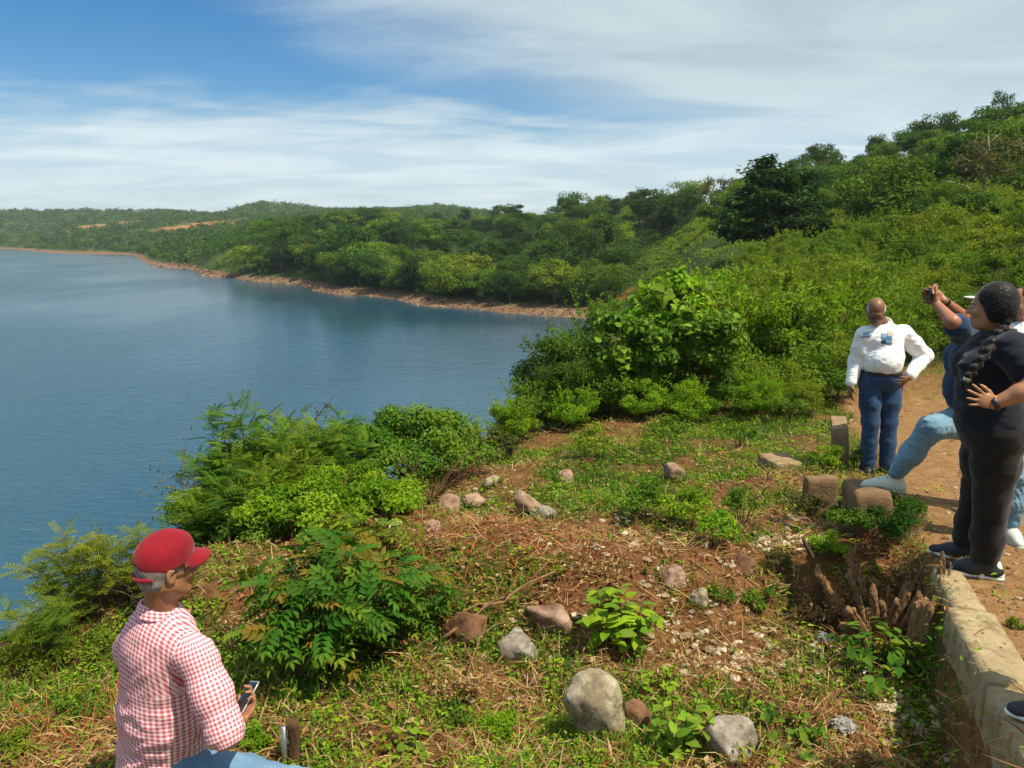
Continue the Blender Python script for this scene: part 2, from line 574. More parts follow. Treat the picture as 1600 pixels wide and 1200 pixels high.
wr_ = np.concatenate([[4.0], np.exp(np.linspace(math.log(8), math.log(2550), 60))])
wa = np.linspace(-math.pi, math.pi, 121)[:-1]
WR, WA = np.meshgrid(wr_, wa, indexing='ij')
wV = np.stack([WR * np.sin(WA), WR * np.cos(WA), np.zeros_like(WR)], -1).reshape(-1, 3)
n_ = len(wa)
ii = np.arange(len(wr_) - 1)[:, None] * n_; jj = np.arange(n_)[None, :]; kk = (jj + 1) % n_
b = MB(); b.add(wV, np.stack([ii + kk, ii + jj, ii + n_ + jj, ii + n_ + kk], -1).reshape(-1, 4))
tag(link('lake_water', b.mesh('lake_water', [water_material()], smooth=True)), 'wide blue reservoir water with small ripples', kind='structure')
# ---------------------------------------------------------------- plant materials
MAT = {}


def leaf_mat(name, stops, transl=0.30, vary=0.12, rough=0.55, hue=0.03):
    m = bpy.data.materials.new(name)
    m.use_nodes = True
    t = NG(m.node_tree); nt = m.node_tree
    bs = nt.nodes['Principled BSDF']
    out = nt.nodes['Material Output']
    oi = t.n('ShaderNodeObjectInfo')
    tint = t.math('ADD', t.attr('tint').outputs['Fac'], t.math('MULTIPLY', t.math('SUBTRACT', oi.outputs['Random'], 0.5), vary * 2))
    c = t.ramp(tint, stops)
    hsn = t.n('ShaderNodeHueSaturation')
    t.link(t.math('ADD', 0.5 - hue / 2, t.math('MULTIPLY', oi.outputs['Random'], hue)), hsn.inputs['Hue'])
    t.link(c, hsn.inputs['Color'])
    t.link(hsn.outputs[0], bs.inputs['Base Color'])
    bs.inputs['Roughness'].default_value = rough
    bs.inputs['Specular IOR Level'].default_value = 0.12
    tr = t.n('ShaderNodeBsdfTranslucent')
    tcol = t.mix(1.0, hsn.outputs[0], rgb(1.5, 1.5, 0.5), 'MULTIPLY')
    t.link(tcol, tr.inputs['Color'])
    mx = t.n('ShaderNodeMixShader')
    mx.inputs[0].default_value = transl
    t.link(bs.outputs[0], mx.inputs[1]); t.link(tr.outputs[0], mx.inputs[2])
    t.link(mx.outputs[0], out.inputs['Surface'])
    MAT[name] = m
    return m


def bark_mat(name, a, b2, scale=30, rough=0.9):
    m = bpy.data.materials.new(name)
    m.use_nodes = True
    t = NG(m.node_tree); bs = m.node_tree.nodes['Principled BSDF']
    tco = t.n('ShaderNodeTexCoord').outputs['Object']
    nz = t.noise(t.mapping(tco, scale=(1, 1, 0.25)), scale, 6, 0.65)
    t.link(t.ramp(nz, [(0.3, a), (0.7, b2)]), bs.inputs['Base Color'])
    bs.inputs['Roughness'].default_value = rough
    bs.inputs['Specular IOR Level'].default_value = 0.2
    bp = t.n('ShaderNodeBump'); bp.inputs['Strength'].default_value = 0.8; bp.inputs['Distance'].default_value = 0.01
    t.link(nz, bp.inputs['Height']); t.link(bp.outputs[0], bs.inputs['Normal'])
    MAT[name] = m
    return m


leaf_mat('leaf_dark', [(0.0, (0.020, 0.057, 0.008)), (0.5, (0.049, 0.111, 0.012)), (1.0, (0.113, 0.179, 0.019))])
leaf_mat('leaf_mid', [(0.0, (0.043, 0.103, 0.010)), (0.5, (0.104, 0.197, 0.016)), (1.0, (0.226, 0.293, 0.026))])
leaf_mat('leaf_yellow', [(0.0, (0.077, 0.137, 0.011)), (0.5, (0.162, 0.231, 0.017)), (1.0, (0.291, 0.317, 0.029))])
leaf_mat('leaf_lime', [(0.0, (0.106, 0.156, 0.015)), (0.5, (0.188, 0.250, 0.022)), (1.0, (0.312, 0.325, 0.037))], transl=0.4)
leaf_mat('leaf_bright', [(0.0, (0.067, 0.167, 0.007)), (0.5, (0.163, 0.301, 0.013)), (1.0, (0.328, 0.430, 0.023))], transl=0.35)
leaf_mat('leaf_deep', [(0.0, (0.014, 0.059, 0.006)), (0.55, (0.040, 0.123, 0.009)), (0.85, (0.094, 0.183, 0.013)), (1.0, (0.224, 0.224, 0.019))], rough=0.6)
leaf_mat('leaf_darkest', [(0.0, (0.010, 0.034, 0.006)), (0.5, (0.024, 0.066, 0.009)), (1.0, (0.055, 0.105, 0.013))])  # darkest green leaf tone, for the big tree and some headland trees
leaf_mat('leaf_rust', [(0.0, (0.060, 0.095, 0.010)), (0.45, (0.125, 0.135, 0.012)), (0.8, (0.22, 0.13, 0.02)), (1.0, (0.28, 0.10, 0.02))])
leaf_mat('leaf_olive', [(0.0, (0.055, 0.072, 0.020)), (0.5, (0.110, 0.115, 0.035)), (1.0, (0.20, 0.17, 0.06))])
leaf_mat('straw', [(0.0, (0.13, 0.060, 0.022)), (0.35, (0.25, 0.125, 0.045)), (0.7, (0.38, 0.24, 0.10)), (1.0, (0.50, 0.38, 0.20))], transl=0.15, vary=0.0)
leaf_mat('russet', [(0.0, (0.16, 0.045, 0.012)), (0.5, (0.30, 0.090, 0.022)), (1.0, (0.42, 0.20, 0.06))], transl=0.2, vary=0.0)
leaf_mat('grass_blade', [(0.0, (0.044, 0.100, 0.009)), (0.4, (0.094, 0.181, 0.015)), (0.75, (0.163, 0.231, 0.027)), (1.0, (0.350, 0.300, 0.100))], vary=0.0)
bark_mat('bark_grey', (0.07, 0.050, 0.035), (0.22, 0.17, 0.12))
bark_mat('bark_pale', (0.17, 0.14, 0.08), (0.36, 0.31, 0.20))
bark_mat('bark_brown', (0.045, 0.025, 0.013), (0.15, 0.085, 0.045))
bark_mat('wood_dead', (0.12, 0.060, 0.028), (0.34, 0.20, 0.10), 60)


# ---------------------------------------------------------------- crowns, trunks
def crown(rng, n, centre, rx, rz, nclump, cr, leaf, zbias=0.25, mb=None, aspect=0.5, tint0=0.0, shell=0.45):
    centre = np.asarray(centre, float)
    d = rdirs(nclump, rng); d[:, 2] = d[:, 2] * (1 - zbias) + zbias * np.abs(d[:, 2])
    rad_ = rng.uniform(0.35, 1.0, nclump) ** 0.6
    cc = centre + d * rad_[:, None] * np.array([rx, rx, rz])
    crs = cr * rng.uniform(0.6, 1.25, nclump)
    ct = rng.uniform(0.15, 0.75, nclump)
    idx = rng.integers(0, nclump, n)
    e = rdirs(n, rng)
    e[:, 2] = e[:, 2] * 0.8 + 0.12
    rr = rng.uniform(shell, 1.05, n) ** 0.8
    pos = cc[idx] + e * (crs[idx] * rr)[:, None] * np.array([1, 1, 0.78])
    nrm = norm(e * 0.7 + np.array([0, 0, 0.55]) + rng.normal(size=(n, 3)) * 0.45)
    ax = norm(np.cross(nrm, rdirs(n, rng)) + np.array([0, 0, -0.25]))
    L = leaf * rng.uniform(0.65, 1.35, n)
    V, F = leaf_quads(pos, ax, nrm, L, L * aspect)
    tint = np.repeat(np.clip(ct[idx] + rng.normal(0, 0.15, n) + tint0, 0, 1), 4)
    mb = mb or MB()
    mb.add(V, F, tint)
    return mb


def limbs(rng, height, r0, nb, spread, start=0.3, lean=0.1, mb=None, forks=2, base=(0, 0, 0)):
    mb = mb or MB()
    base = np.asarray(base, float)
    top = base + np.array([rng.normal() * lean * height, rng.normal() * lean * height, height])
    m = 6
    t = np.linspace(0, 1, m)[:, None]
    pts = base * (1 - t) + top * t + rng.normal(size=(m, 3)) * np.array([0.03, 0.03, 0]) * height * np.sin(t * math.pi)
    pts[0, 2] -= 0.25
    V, F = tube(pts, r0 * (1 - 0.8 * t[:, 0]), 7); mb.add(V, F)
    for i in range(nb):
        f = start + (1 - start) * (i + rng.random()) / nb * 0.92
        k = f * (m - 1); a = int(k); p = pts[a] * (1 - (k - a)) + pts[min(a + 1, m - 1)] * (k - a)
        ang = rng.uniform(0, 2 * math.pi)
        ln = spread * (1.15 - 0.5 * f) * rng.uniform(0.7, 1.1)
        end = p + np.array([math.cos(ang) * ln, math.sin(ang) * ln, ln * rng.uniform(0.25, 0.8)])
        midp = (p + end) / 2 + np.array([0, 0, 0.12 * ln]) + rng.normal(size=3) * 0.05 * ln
        rb = r0 * (1 - 0.75 * f) * 0.55
        q = np.array([p, (p + midp) / 2 + rng.normal(size=3) * .02 * ln, midp, (midp + end) / 2, end])
        V, F = tube(q, rb * np.array([1, .8, .6, .4, .15]), 5); mb.add(V, F)
        for j in range(forks):
            e2 = midp + (end - midp) * rng.uniform(.3, 1.1) + rng.normal(size=3) * 0.3 * ln
            V, F = tube(np.array([midp, (midp + e2) / 2 + rng.normal(size=3) * .04 * ln, e2]), rb * np.array([.5, .35, .1]), 4); mb.add(V, F)
    return mb


def set_mat(o, m):
    o.material_slots[0].link = 'OBJECT'
    o.material_slots[0].material = m


rng = np.random.default_rng(21)
TREES = {}


def tree_kind(key, builder_crown, builder_trunk, bark):
    TREES[key] = []
    for i in range(3):
        c = builder_crown(np.random.default_rng(100 + i + hash2(np.array([len(TREES)]), np.array([3]), 1).astype(float)[0].__hash__() % 50)).mesh('crown', [MAT['leaf_mid']])
        t = builder_trunk(np.random.default_rng(200 + i)).mesh('trunk', [MAT[bark]], smooth=True)
        TREES[key].append((c, t))


# all kinds are made about one unit tall and one unit of radius is .5, then scaled
tree_kind('round', lambda g: crown(g, 4200, (0, 0, 0.50), 0.40, 0.36, 26, 0.17, 0.050), lambda g: limbs(g, 0.75, 0.035, 6, 0.35), 'bark_grey')
tree_kind('flat', lambda g: crown(g, 4200, (0, 0, 0.66), 0.44, 0.24, 26, 0.16, 0.046), lambda g: limbs(g, 0.78, 0.030, 7, 0.42, 0.45), 'bark_grey')
tree_kind('tall', lambda g: crown(g, 3800, (0, 0, 0.60), 0.24, 0.36, 22, 0.14, 0.044), lambda g: limbs(g, 0.85, 0.030, 7, 0.22), 'bark_grey')
tree_kind('open', lambda g: crown(g, 1300, (0, 0, 0.66), 0.36, 0.27, 24, 0.10, 0.044), lambda g: limbs(g, 0.88, 0.030, 11, 0.38, 0.3, forks=4), 'bark_pale')
tree_kind('bush', lambda g: crown(g, 4200, (0, 0, 0.40), 0.52, 0.40, 28, 0.20, 0.055), lambda g: limbs(g, 0.6, 0.025, 7, 0.35, 0.05), 'bark_brown')
TREES['bush_far'] = TREES['bush']


def put_tree(kind, x, y, h, wide, mat, name, label, cat, group=None, sink=0.03, r=None):
    r = r or rng
    c, t = TREES[kind][int(r.integers(0, 3))]
    z = h1(x, y)
    o = empty(name, (x, y, z - sink * h), label, cat, group, float(r.uniform(0, 6.28)))
    o.scale = (h * wide, h * wide, h)
    cr_ = link('foliage' if name == 'bush' or name == 'shrub' else 'crown', c, o)
    set_mat(cr_, MAT[mat])
    tr_ = link('stems' if name == 'bush' or name == 'shrub' else 'trunk', t, o)
    return o


def X(px, Y):
    return float(P(px, 365, Y)[0])


def htop(px, py, Y):
    return P(px, py, Y)[2] - h1(X(px, Y), Y)


placed = []


def free(x, y, rr):
    for (a, b2, c) in placed:
        if (a - x) ** 2 + (b2 - y) ** 2 < (0.62 * (rr + c)) ** 2:
            return False
    placed.append((x, y, rr))
    return True


# --- single trees that stand out
Y_ = 56.0
big = put_tree('round', X(1203, Y_), Y_, htop(1203, 243, Y_) + 0.3, 1.40, 'leaf_dark', 'broadleaf_tree',
               'large dark green rounded tree standing in front of the hillside', 'tree')
bm_ = MB(); g_ = np.random.default_rng(5)
for (cx, cy, cz, rx_, rz_, n_l) in ((0, 0, .55, .30, .32, 5000), (-.22, -.05, .34, .20, .24, 2600), (.24, -.04, .36, .20, .26, 2800), (.05, -.22, .38, .20, .28, 2600), (-.05, -.05, .80, .15, .17, 1800), (.16, .0, .68, .14, .18, 1500)):
    crown(g_, n_l, (cx, cy, cz), rx_, rz_, 22, 0.095, 0.042, mb=bm_)
big.children[0].data = bm_.mesh('crown', [MAT['leaf_darkest']])
set_mat(big.children[0], MAT['leaf_darkest'])
big.rotation_euler.z = 0.3
placed.append((X(1203, Y_), Y_, 5.5))

Y_ = 44.0
bare = put_tree('open', X(1530, Y_), Y_, htop(1515, 195, Y_), 1.0, 'leaf_olive', 'thin_tree',
                'thin yellowish half-bare tree with pale branches on the right hillside', 'tree')
placed.append((X(1530, Y_), Y_, 3))
for (px, py, Y_, kind, wide, mat, lab) in [
        (1275, 219, 132, 'flat', 0.95, 'leaf_dark', 'umbrella shaped tree on the ridge just right of the big dark tree'),
        (1110, 268, 118, 'open', 1.1, 'leaf_olive', 'bare greyish tree on the skyline left of the big dark tree'),
        (1063, 282, 128, 'flat', 1.0, 'leaf_dark', 'flat topped tree with a pale trunk above the grassy slope'),
        (1002, 288, 165, 'flat', 1.1, 'leaf_dark', 'wide flat tree on the low ridge above the headland'),
        (893, 293, 215, 'flat', 0.9, 'leaf_dark', 'tallest flat tree at the left end of the low ridge'),
        (935, 298, 205, 'open', 1.0, 'leaf_mid', 'loose see-through tree next to the tallest tree of the low ridge'),
        (1543, 133, 112, 'open', 0.7, 'leaf_dark', 'tall spindly tree poking above the ridge at upper right'),
        (1455, 168, 118, 'flat', 1.0, 'leaf_dark', 'broad dark tree at the bend of the right ridge'),
        (1590, 138, 112, 'tall', 1.0, 'leaf_mid', 'tall full tree on the ridge at the right picture edge'),
        (1415, 182, 122, 'round', 1.0, 'leaf_dark', 'small round dark tree on the ridge left of the broad one'),
        (1357, 205, 128, 'tall', 0.9, 'leaf_dark', 'narrow dark tree on the ridge between the umbrella tree and the bend'),
        (1165, 268, 100, 'round', 1.2, 'leaf_mid', 'round green tree peeping out behind the big dark tree')]:
    x_ = X(px, Y_)
    h_ = max(htop(px, py, Y_), 3.2)
    put_tree(kind, x_, Y_, h_, wide, mat, 'ridge_tree', lab, 'tree')
    placed.append((x_, Y_, h_ * .35))
for (px, py, Y_, wide, mat, lab) in [
        (462, 338, 172, 1.05, 'leaf_dark', 'tallest dark tree at the tip of the headland'),
        (425, 352, 176, 0.9, 'leaf_dark', 'dark tree nearest the point of the headland')]:
    x_ = X(px, Y_)
    put_tree('round', x_, Y_, htop(px, py, Y_), wide, mat, 'headland_tree', lab, 'tree')
    placed.append((x_, Y_, 4))

# --- trees of the headland across the inlet
HL = {'round': ('one of the dark rounded trees crowding the headland across the water', 'rounded trees on the headland'),
      'bush': ('one of the low spreading trees crowding the headland across the water', 'low spreading trees on the headland'),
      'flat': ('one of the flat crowned trees crowding the headland across the water', 'flat crowned trees on the headland'),
      'tall': ('one of the narrow upright trees crowding the headland across the water', 'narrow trees on the headland')}
rng = np.random.default_rng(33)
cnt = 0
SHX = [(385, 168), (430, 161), (560, 127), (700, 106), (800, 97), (900, 93), (960, 91)]
for tries in range(9000):
    if cnt >= 160:
        break
    px = rng.uniform(385, 1085); Y = math.exp(rng.uniform(math.log(98), math.log(300)))
    if cnt < 48:     # the first row, right down to the stones
        px = rng.uniform(395, 950); Y = float(np.interp(px, [q[0] for q in SHX], [q[1] for q in SHX])) * rng.uniform(1.05, 1.11)
    x = X(px, Y); z = h1(x, Y)
    if z < 0.95 or (px > 1000 and 95 < Y < 135 and 1020 < px):
        continue
    if px < 560 and Y > 240: continue
    kind = ['round', 'bush', 'round', 'bush', 'flat', 'tall'][int(rng.integers(0, 6))]
    h = rng.uniform(5.0, 8.4) if kind != 'bush' else rng.uniform(3.6, 6.0)
    if px < 560: h *= 1.35
    if z < 2.6: h *= 0.85
    wide = rng.uniform(0.9, 1.3)
    rr = h * wide * (0.30 if kind == 'tall' else 0.45) * (1 + max(0, Y - 150) / 250)
    if cnt < 48: kind = ['round', 'bush'][int(rng.integers(0, 2))]; rr *= 0.8
    if not free(x, Y, rr):
        continue
    if Y > 170: wide *= 1.25
    put_tree(kind, x, Y, h, wide, ['leaf_dark', 'leaf_mid', 'leaf_dark', 'leaf_darkest', 'leaf_mid', 'leaf_darkest', 'leaf_yellow'][int(rng.integers(0, 7))], 'headland_tree', HL[kind][0], 'tree', HL[kind][1])
    cnt += 1

# --- trees of the right hillside
HR = {'round': ('one of the rounded trees scattered over the steep right hillside', 'rounded trees on the right hillside'),
      'bush': ('one of the low bushy trees scattered over the steep right hillside', 'bushy trees on the right hillside'),
      'flat': ('one of the flat crowned trees scattered over the steep right hillside', 'flat trees on the right hillside'),
      'tall': ('one of the narrow upright trees scattered over the steep right hillside', 'narrow trees on the right hillside')}
for (px, Y, pt, wide) in ((1468, 50, 300, 1.1), (1560, 49, 255, 1.0), (1622, 48, 215, 1.0), (1500, 58, 262, 1.1), (1588, 60, 205, 1.0), (1440, 60, 285, 1.2), (1385, 64, 300, 1.2), (1655, 46, 240, 1.1), (1345, 70, 290, 1.2), (1600, 40, 330, 1.1), (1440, 40, 375, 1.2), (1510, 36, 395, 1.2)):
    x = X(px, Y); h = max(htop(px, pt, Y), 2.8); placed.append((x, Y, h * .38))
    put_tree('round', x, Y, h, wide, ['leaf_dark', 'leaf_dark', 'leaf_mid'][int(rng.integers(0, 3))], 'hillside_tree', HR['round'][0], 'tree', HR['round'][1])
cnt = 0
for tries in range(9000):
    if cnt >= 100:
        break
    px = rng.uniform(1090, 1690); Y = math.exp(rng.uniform(math.log(50), math.log(160)))
    x = X(px, Y)
    if px < 1330 and Y < 68: continue
    if px < 1190 and rng.random() < 0.6: continue
    kind = ['round', 'bush', 'bush', 'round', 'flat', 'tall'][int(rng.integers(0, 6))]
    h = rng.uniform(3.0, 6.0)
    wide = rng.uniform(0.95, 1.35)
    rr = h * wide * (0.30 if kind == 'tall' else 0.45) * (1 + max(0, Y - 80) / 160)
    if not free(x, Y, rr):
        continue
    put_tree(kind, x, Y, h, wide, ['leaf_dark', 'leaf_mid', 'leaf_dark', 'leaf_mid'][int(rng.integers(0, 4))], 'hillside_tree', HR[kind][0], 'tree', HR[kind][1])
    cnt += 1


# --- undergrowth that nobody could count
def scrub(name, label, mat, pts, rr, per, leaf, seed):
    g = np.random.default_rng(seed)
    n = len(pts)
    idx = np.repeat(np.arange(n), per)
    e = rdirs(n * per, g); e[:, 2] = np.abs(e[:, 2])
    q = g.uniform(0.5, 1.05, n * per)
    pos = pts[idx] + e * (rr[idx] * q)[:, None] * np.array([1, 1, 0.8])
    nrm = norm(e * 0.6 + np.array([0, 0, 0.6]) + g.normal(size=e.shape) * 0.45)
    ax = np.cross(nrm, rdirs(len(pos), g))
    L = leaf[idx] * g.uniform(0.7, 1.3, len(pos))
    V, F = leaf_quads(pos, ax, nrm, L, L * 0.6)
    ct = g.uniform(0.05, 0.8, n)
    mb = MB(); mb.add(V, F, np.repeat(np.clip(ct[idx] + g.normal(0, .14, len(pos)), 0, 1), 4))
    o = link(name, mb.mesh(name, [MAT[mat]]))
    return tag(o, label, None, None, 'stuff')


def scatter_polar(g, n, px0, px1, Y0, Y1, ok):
    px = g.uniform(px0, px1, n); Y = np.exp(g.uniform(math.log(Y0), math.log(Y1), n))
    x = (px - 800) / 1200 * Y / 1.018; z = H(x, Y)
    m = ok(x, Y, z, px)
    return np.stack([x, Y, z], 1)[m]


g = np.random.default_rng(44)
pts = scatter_polar(g, 4200, 330, 1100, 94, 420, lambda x, y, z, px: (z > 1.05) & ~((px > 1015) & (y > 95) & (y < 135)))
scrub('undergrowth', 'dense green scrub between the headland trees', 'leaf_dark', pts, 0.0085 * pts[:, 1] * g.uniform(.6, 1.3, len(pts)) + 0.2, 36, 0.0032 * pts[:, 1], 1)
pts = scatter_polar(g, 2600, 1080, 1750, 34, 190, lambda x, y, z, px: (g.random(len(x)) < np.where(px < 1190, .35, 1)))
scrub('undergrowth', 'dense yellowish green scrub between the hillside trees', 'leaf_yellow', pts, 0.0095 * pts[:, 1] * g.uniform(.6, 1.3, len(pts)) + 0.2, 36, 0.0034 * pts[:, 1], 2)
pts = scatter_polar(g, 900, 985, 1110, 88, 140, lambda x, y, z, px: z > 1.5)
scrub('meadow_tufts', 'tufts of yellowish grass on the open slope above the inlet', 'leaf_yellow', pts, 0.0035 * pts[:, 1] * g.uniform(.5, 1.4, len(pts)), 26, 0.0022 * pts[:, 1], 4)
# the far wooded hills beyond the water
def notclay(x, y, z, px):
    return (z > 0.9) & (ground_masks(x, y, z)[3] < 0.25)
pts = scatter_polar(g, 6500, -260, 1000, 215, 1050, lambda x, y, z, px: notclay(x, y, z, px) & ((px < 430) | (y > 330)))
pts[:, 2] += 0.5
scrub('far_woods', 'low wooded hills along the far shore of the lake', 'leaf_dark', pts, (0.0042 * pts[:, 1] + 1.2) * g.uniform(.6, 1.25, len(pts)), 30, 0.0022 * pts[:, 1] + 0.4, 3)
# stones on the shore of the headland
# ---------------------------------------------------------------- stones of the far shore (too many to count)
def ico(sub):
    import bmesh
    bm = bmesh.new(); bmesh.ops.create_icosphere(bm, subdivisions=sub, radius=1)
    V = np.array([v.co[:] for v in bm.verts]); F = np.array([[v.index for v in f.verts] for f in bm.faces])
    bm.free()
    return V, F


ICO1, ICO2, ICO4 = ico(1), ico(2), ico(4)


def stone_mat(name, a, b2, c, scale=7.0, rough=0.9, lichen=None):
    m = bpy.data.materials.new(name); m.use_nodes = True
    t = NG(m.node_tree); bs = m.node_tree.nodes['Principled BSDF']
    tco = t.n('ShaderNodeTexCoord').outputs['Object']
    n1_ = t.noise(tco, scale, 7, 0.65); n2_ = t.noise(tco, scale * 6, 5, 0.6)
    tint = t.attr('tint').outputs['Fac']
    f = t.math('ADD', t.math('ADD', t.math('MULTIPLY', n1_, 0.75), t.math('MULTIPLY', n2_, 0.3)), t.math('MULTIPLY', t.math('SUBTRACT', tint, 0.5), 0.5))
    c_ = t.ramp(f, [(0.32, a), (0.52, b2), (0.72, c)])
    if lichen:
        c_ = t.mix(t.math('MULTIPLY', t.smooth(t.noise(tco, scale * 1.6, 5, 0.7), 0.54, 0.60), 0.75), c_, rgb(*lichen))
    t.link(c_, bs.inputs['Base Color'])
    bs.inputs['Roughness'].default_value = rough
    bs.inputs['Specular IOR Level'].default_value = 0.2
    bp = t.n('ShaderNodeBump'); bp.inputs['Strength'].default_value = 0.7; bp.inputs['Distance'].default_value = 0.012
    t.link(t.math('ADD', n1_, n2_), bp.inputs['Height']); t.link(bp.outputs[0], bs.inputs['Normal'])
    MAT[name] = m
    return m


stone_mat('stone_pale', (0.13, 0.095, 0.06), (0.29, 0.235, 0.155), (0.45, 0.39, 0.29), lichen=(0.15, 0.13, 0.075))
stone_mat('stone_grey', (0.10, 0.082, 0.062), (0.25, 0.215, 0.175), (0.42, 0.385, 0.33), lichen=(0.11, 0.095, 0.07))
stone_mat('stone_pink', (0.13, 0.075, 0.05), (0.27, 0.17, 0.12), (0.40, 0.29, 0.21))
stone_mat('stone_brown', (0.06, 0.030, 0.016), (0.15, 0.075, 0.040), (0.24, 0.14, 0.08))
stone_mat('stone_shore', (0.07, 0.040, 0.026), (0.16, 0.098, 0.065), (0.30, 0.215, 0.155), scale=0.8)
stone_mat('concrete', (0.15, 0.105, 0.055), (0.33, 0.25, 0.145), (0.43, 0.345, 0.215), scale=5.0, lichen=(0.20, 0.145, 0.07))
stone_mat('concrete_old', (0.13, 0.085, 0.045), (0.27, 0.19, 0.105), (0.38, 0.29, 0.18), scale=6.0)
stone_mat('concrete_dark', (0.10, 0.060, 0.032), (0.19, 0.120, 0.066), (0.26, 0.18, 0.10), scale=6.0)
stone_mat('lime', (0.26, 0.19, 0.11), (0.42, 0.33, 0.21), (0.58, 0.50, 0.37), scale=20)


def stones(name, label, mat, pts, size, seed, flat=0.6, base=ICO1):
    g = np.random.default_rng(seed); n = len(pts)
    V0, F0 = base
    sc = size[:, None] * g.uniform(0.6, 1.4, (n, 3)) * np.array([1, 1, flat])
    a = g.uniform(0, 6.28, n)
    jit = 1 + g.normal(0, 0.13, (n, len(V0), 1))
    V = V0[None] * jit * sc[:, None, :]
    c, s = np.cos(a)[:, None], np.sin(a)[:, None]
    V = np.stack([V[..., 0] * c - V[..., 1] * s, V[..., 0] * s + V[..., 1] * c, V[..., 2]], -1) + pts[:, None, :]
    F = (F0[None] + (np.arange(n) * len(V0))[:, None, None]).reshape(-1, 3)
    mb = MB(); mb.add(V, F, np.repeat(g.uniform(0, 1, n), len(V0)))
    return tag(link(name, mb.mesh(name, [MAT[mat]], smooth=False)), label, None, None, 'stuff')


g = np.random.default_rng(55)
pts = scatter_polar(g, 60000, 200, 960, 88, 260, lambda x, y, z, px: (z > -0.12) & (z < 0.95))[:2200]
stones('shore_stones', 'brown and pinkish stones along the water line of the headland', 'stone_shore', pts, g.uniform(0.05, 0.20, len(pts)) * (pts[:, 1] / 100), 5)


# ---------------------------------------------------------------- concrete parapet and broken blocks
def round_box(hx, hy, hz, r, n=(14, 14, 8), rough=0.006, seed=0, fq=6.0):
    """box with worn rounded edges"""
    Vs, Fs = [], []; nv = 0
    h = np.array([hx, hy, hz])
    for axn in range(3):
        u, v = [(1, 2), (2, 0), (0, 1)][axn]
        for s in (-1, 1):
            gu, gv = np.meshgrid(np.linspace(-1, 1, n[u] + 1), np.linspace(-1, 1, n[v] + 1), indexing='ij')
            p = np.zeros(gu.shape + (3,)); p[..., axn] = s * h[axn]; p[..., u] = gu * h[u]; p[..., v] = gv * h[v]
            c = np.clip(p, -h + r, h - r)
            p = c + r * norm(p - c)
            k = np.arange(gu.size).reshape(gu.shape)
            q = np.stack([k[:-1, :-1], k[1:, :-1], k[1:, 1:], k[:-1, 1:]], -1).reshape(-1, 4)
            if s < 0: q = q[:, ::-1]
            Vs.append(p.reshape(-1, 3)); Fs.append(q + nv); nv += gu.size
    V = np.concatenate(Vs); F = np.concatenate(Fs)
    if rough:
        o = Vector((seed * 3.1, seed * 1.7, 0))
        d = np.array([[mnoise.noise(Vector(p) * fq + o + Vector((k * 9.3, 0, 0))) for k in range(3)] for p in V])
        d2 = np.array([mnoise.noise(Vector(p) * fq * 4 + o) for p in V])
        V = V + d * rough + d2[:, None] * rough * 0.4
    return V, F


def weld(me, dist=0.0004):
    import bmesh
    bm = bmesh.new(); bm.from_mesh(me); bmesh.ops.remove_doubles(bm, verts=bm.verts, dist=dist)
    bm.to_mesh(me); bm.free(); return me


# parapet: sections with joints, following the path edge
wall = empty('parapet_wall', (2.0, 3.0, h1(2.0, 3.0)), 'low weathered concrete wall edging the dirt path at lower right', 'wall')
secs = [(0.6, 1.58, .112, 0), (1.60, 2.78, .112, 0), (2.795, 3.60, .108, 0), (3.615, 4.36, .078, .035)]
for i, (ya, yb, hw, off) in enumerate(secs):
    L = (yb - ya) * math.hypot(1, 0.37)
    V, F = round_box(hw, L / 2, 0.42, 0.022, (5, 40, 14), 0.008, seed=i + 1, fq=5)
    if i == 3:   # the far end is broken off
        e = V[:, 1] > L / 2 - 0.16
        V[e, 2] -= (0.06 + 0.10 * (V[e, 0] < 0)) * (V[e, 1] - (L / 2 - 0.16)) / 0.16 * (V[e, 2] > 0)
    ang = -math.atan(0.37)
    c, s = math.cos(ang), math.sin(ang)
    ym = (ya + yb) / 2
    slope = -0.10 / math.hypot(1, 0.37)
    W_ = np.stack([V[:, 0] * c - V[:, 1] * s, V[:, 0] * s + V[:, 1] * c, V[:, 2] + V[:, 1] * slope], -1)
    cx = float(wall_x(ym)) + hw + off; top = 8.45 - 0.10 * ym + 0.045
    W_ += np.array([cx, ym, top - 0.42]) - np.array(wall.location)
    mb = MB(); mb.add(W_, F)
    link('wall_section', weld(mb.mesh('wall_section', [MAT['concrete']], smooth=True)), wall)


def block(name, label, px, py_top, py_bot, Y, wpx, depth, rz, mat='concrete_old', tilt=(0, 0), seed=1, r=0.015, cat='concrete block', rough=0.010):
    top = P(px, py_top, Y); bot = P(px, py_bot, Y)
    hz = max((top[2] - bot[2]) / 2 + 0.06, (top[2] - h1(top[0], top[1] + depth / 2) + 0.10) / 2)
    hx = (P(px + wpx, py_top, Y)[0] - top[0]) / 2
    V, F = round_box(hx, depth / 2, hz, r, (12, 10, 10), rough, seed)
    mb = MB(); mb.add(V, F)
    o = link(name, weld(mb.mesh(name, [MAT[mat]], smooth=True)))
    o.location = (top[0], top[1] + depth / 2, top[2] - hz)
    o.rotation_euler = (tilt[0], tilt[1], rz)
    return tag(o, label, cat)


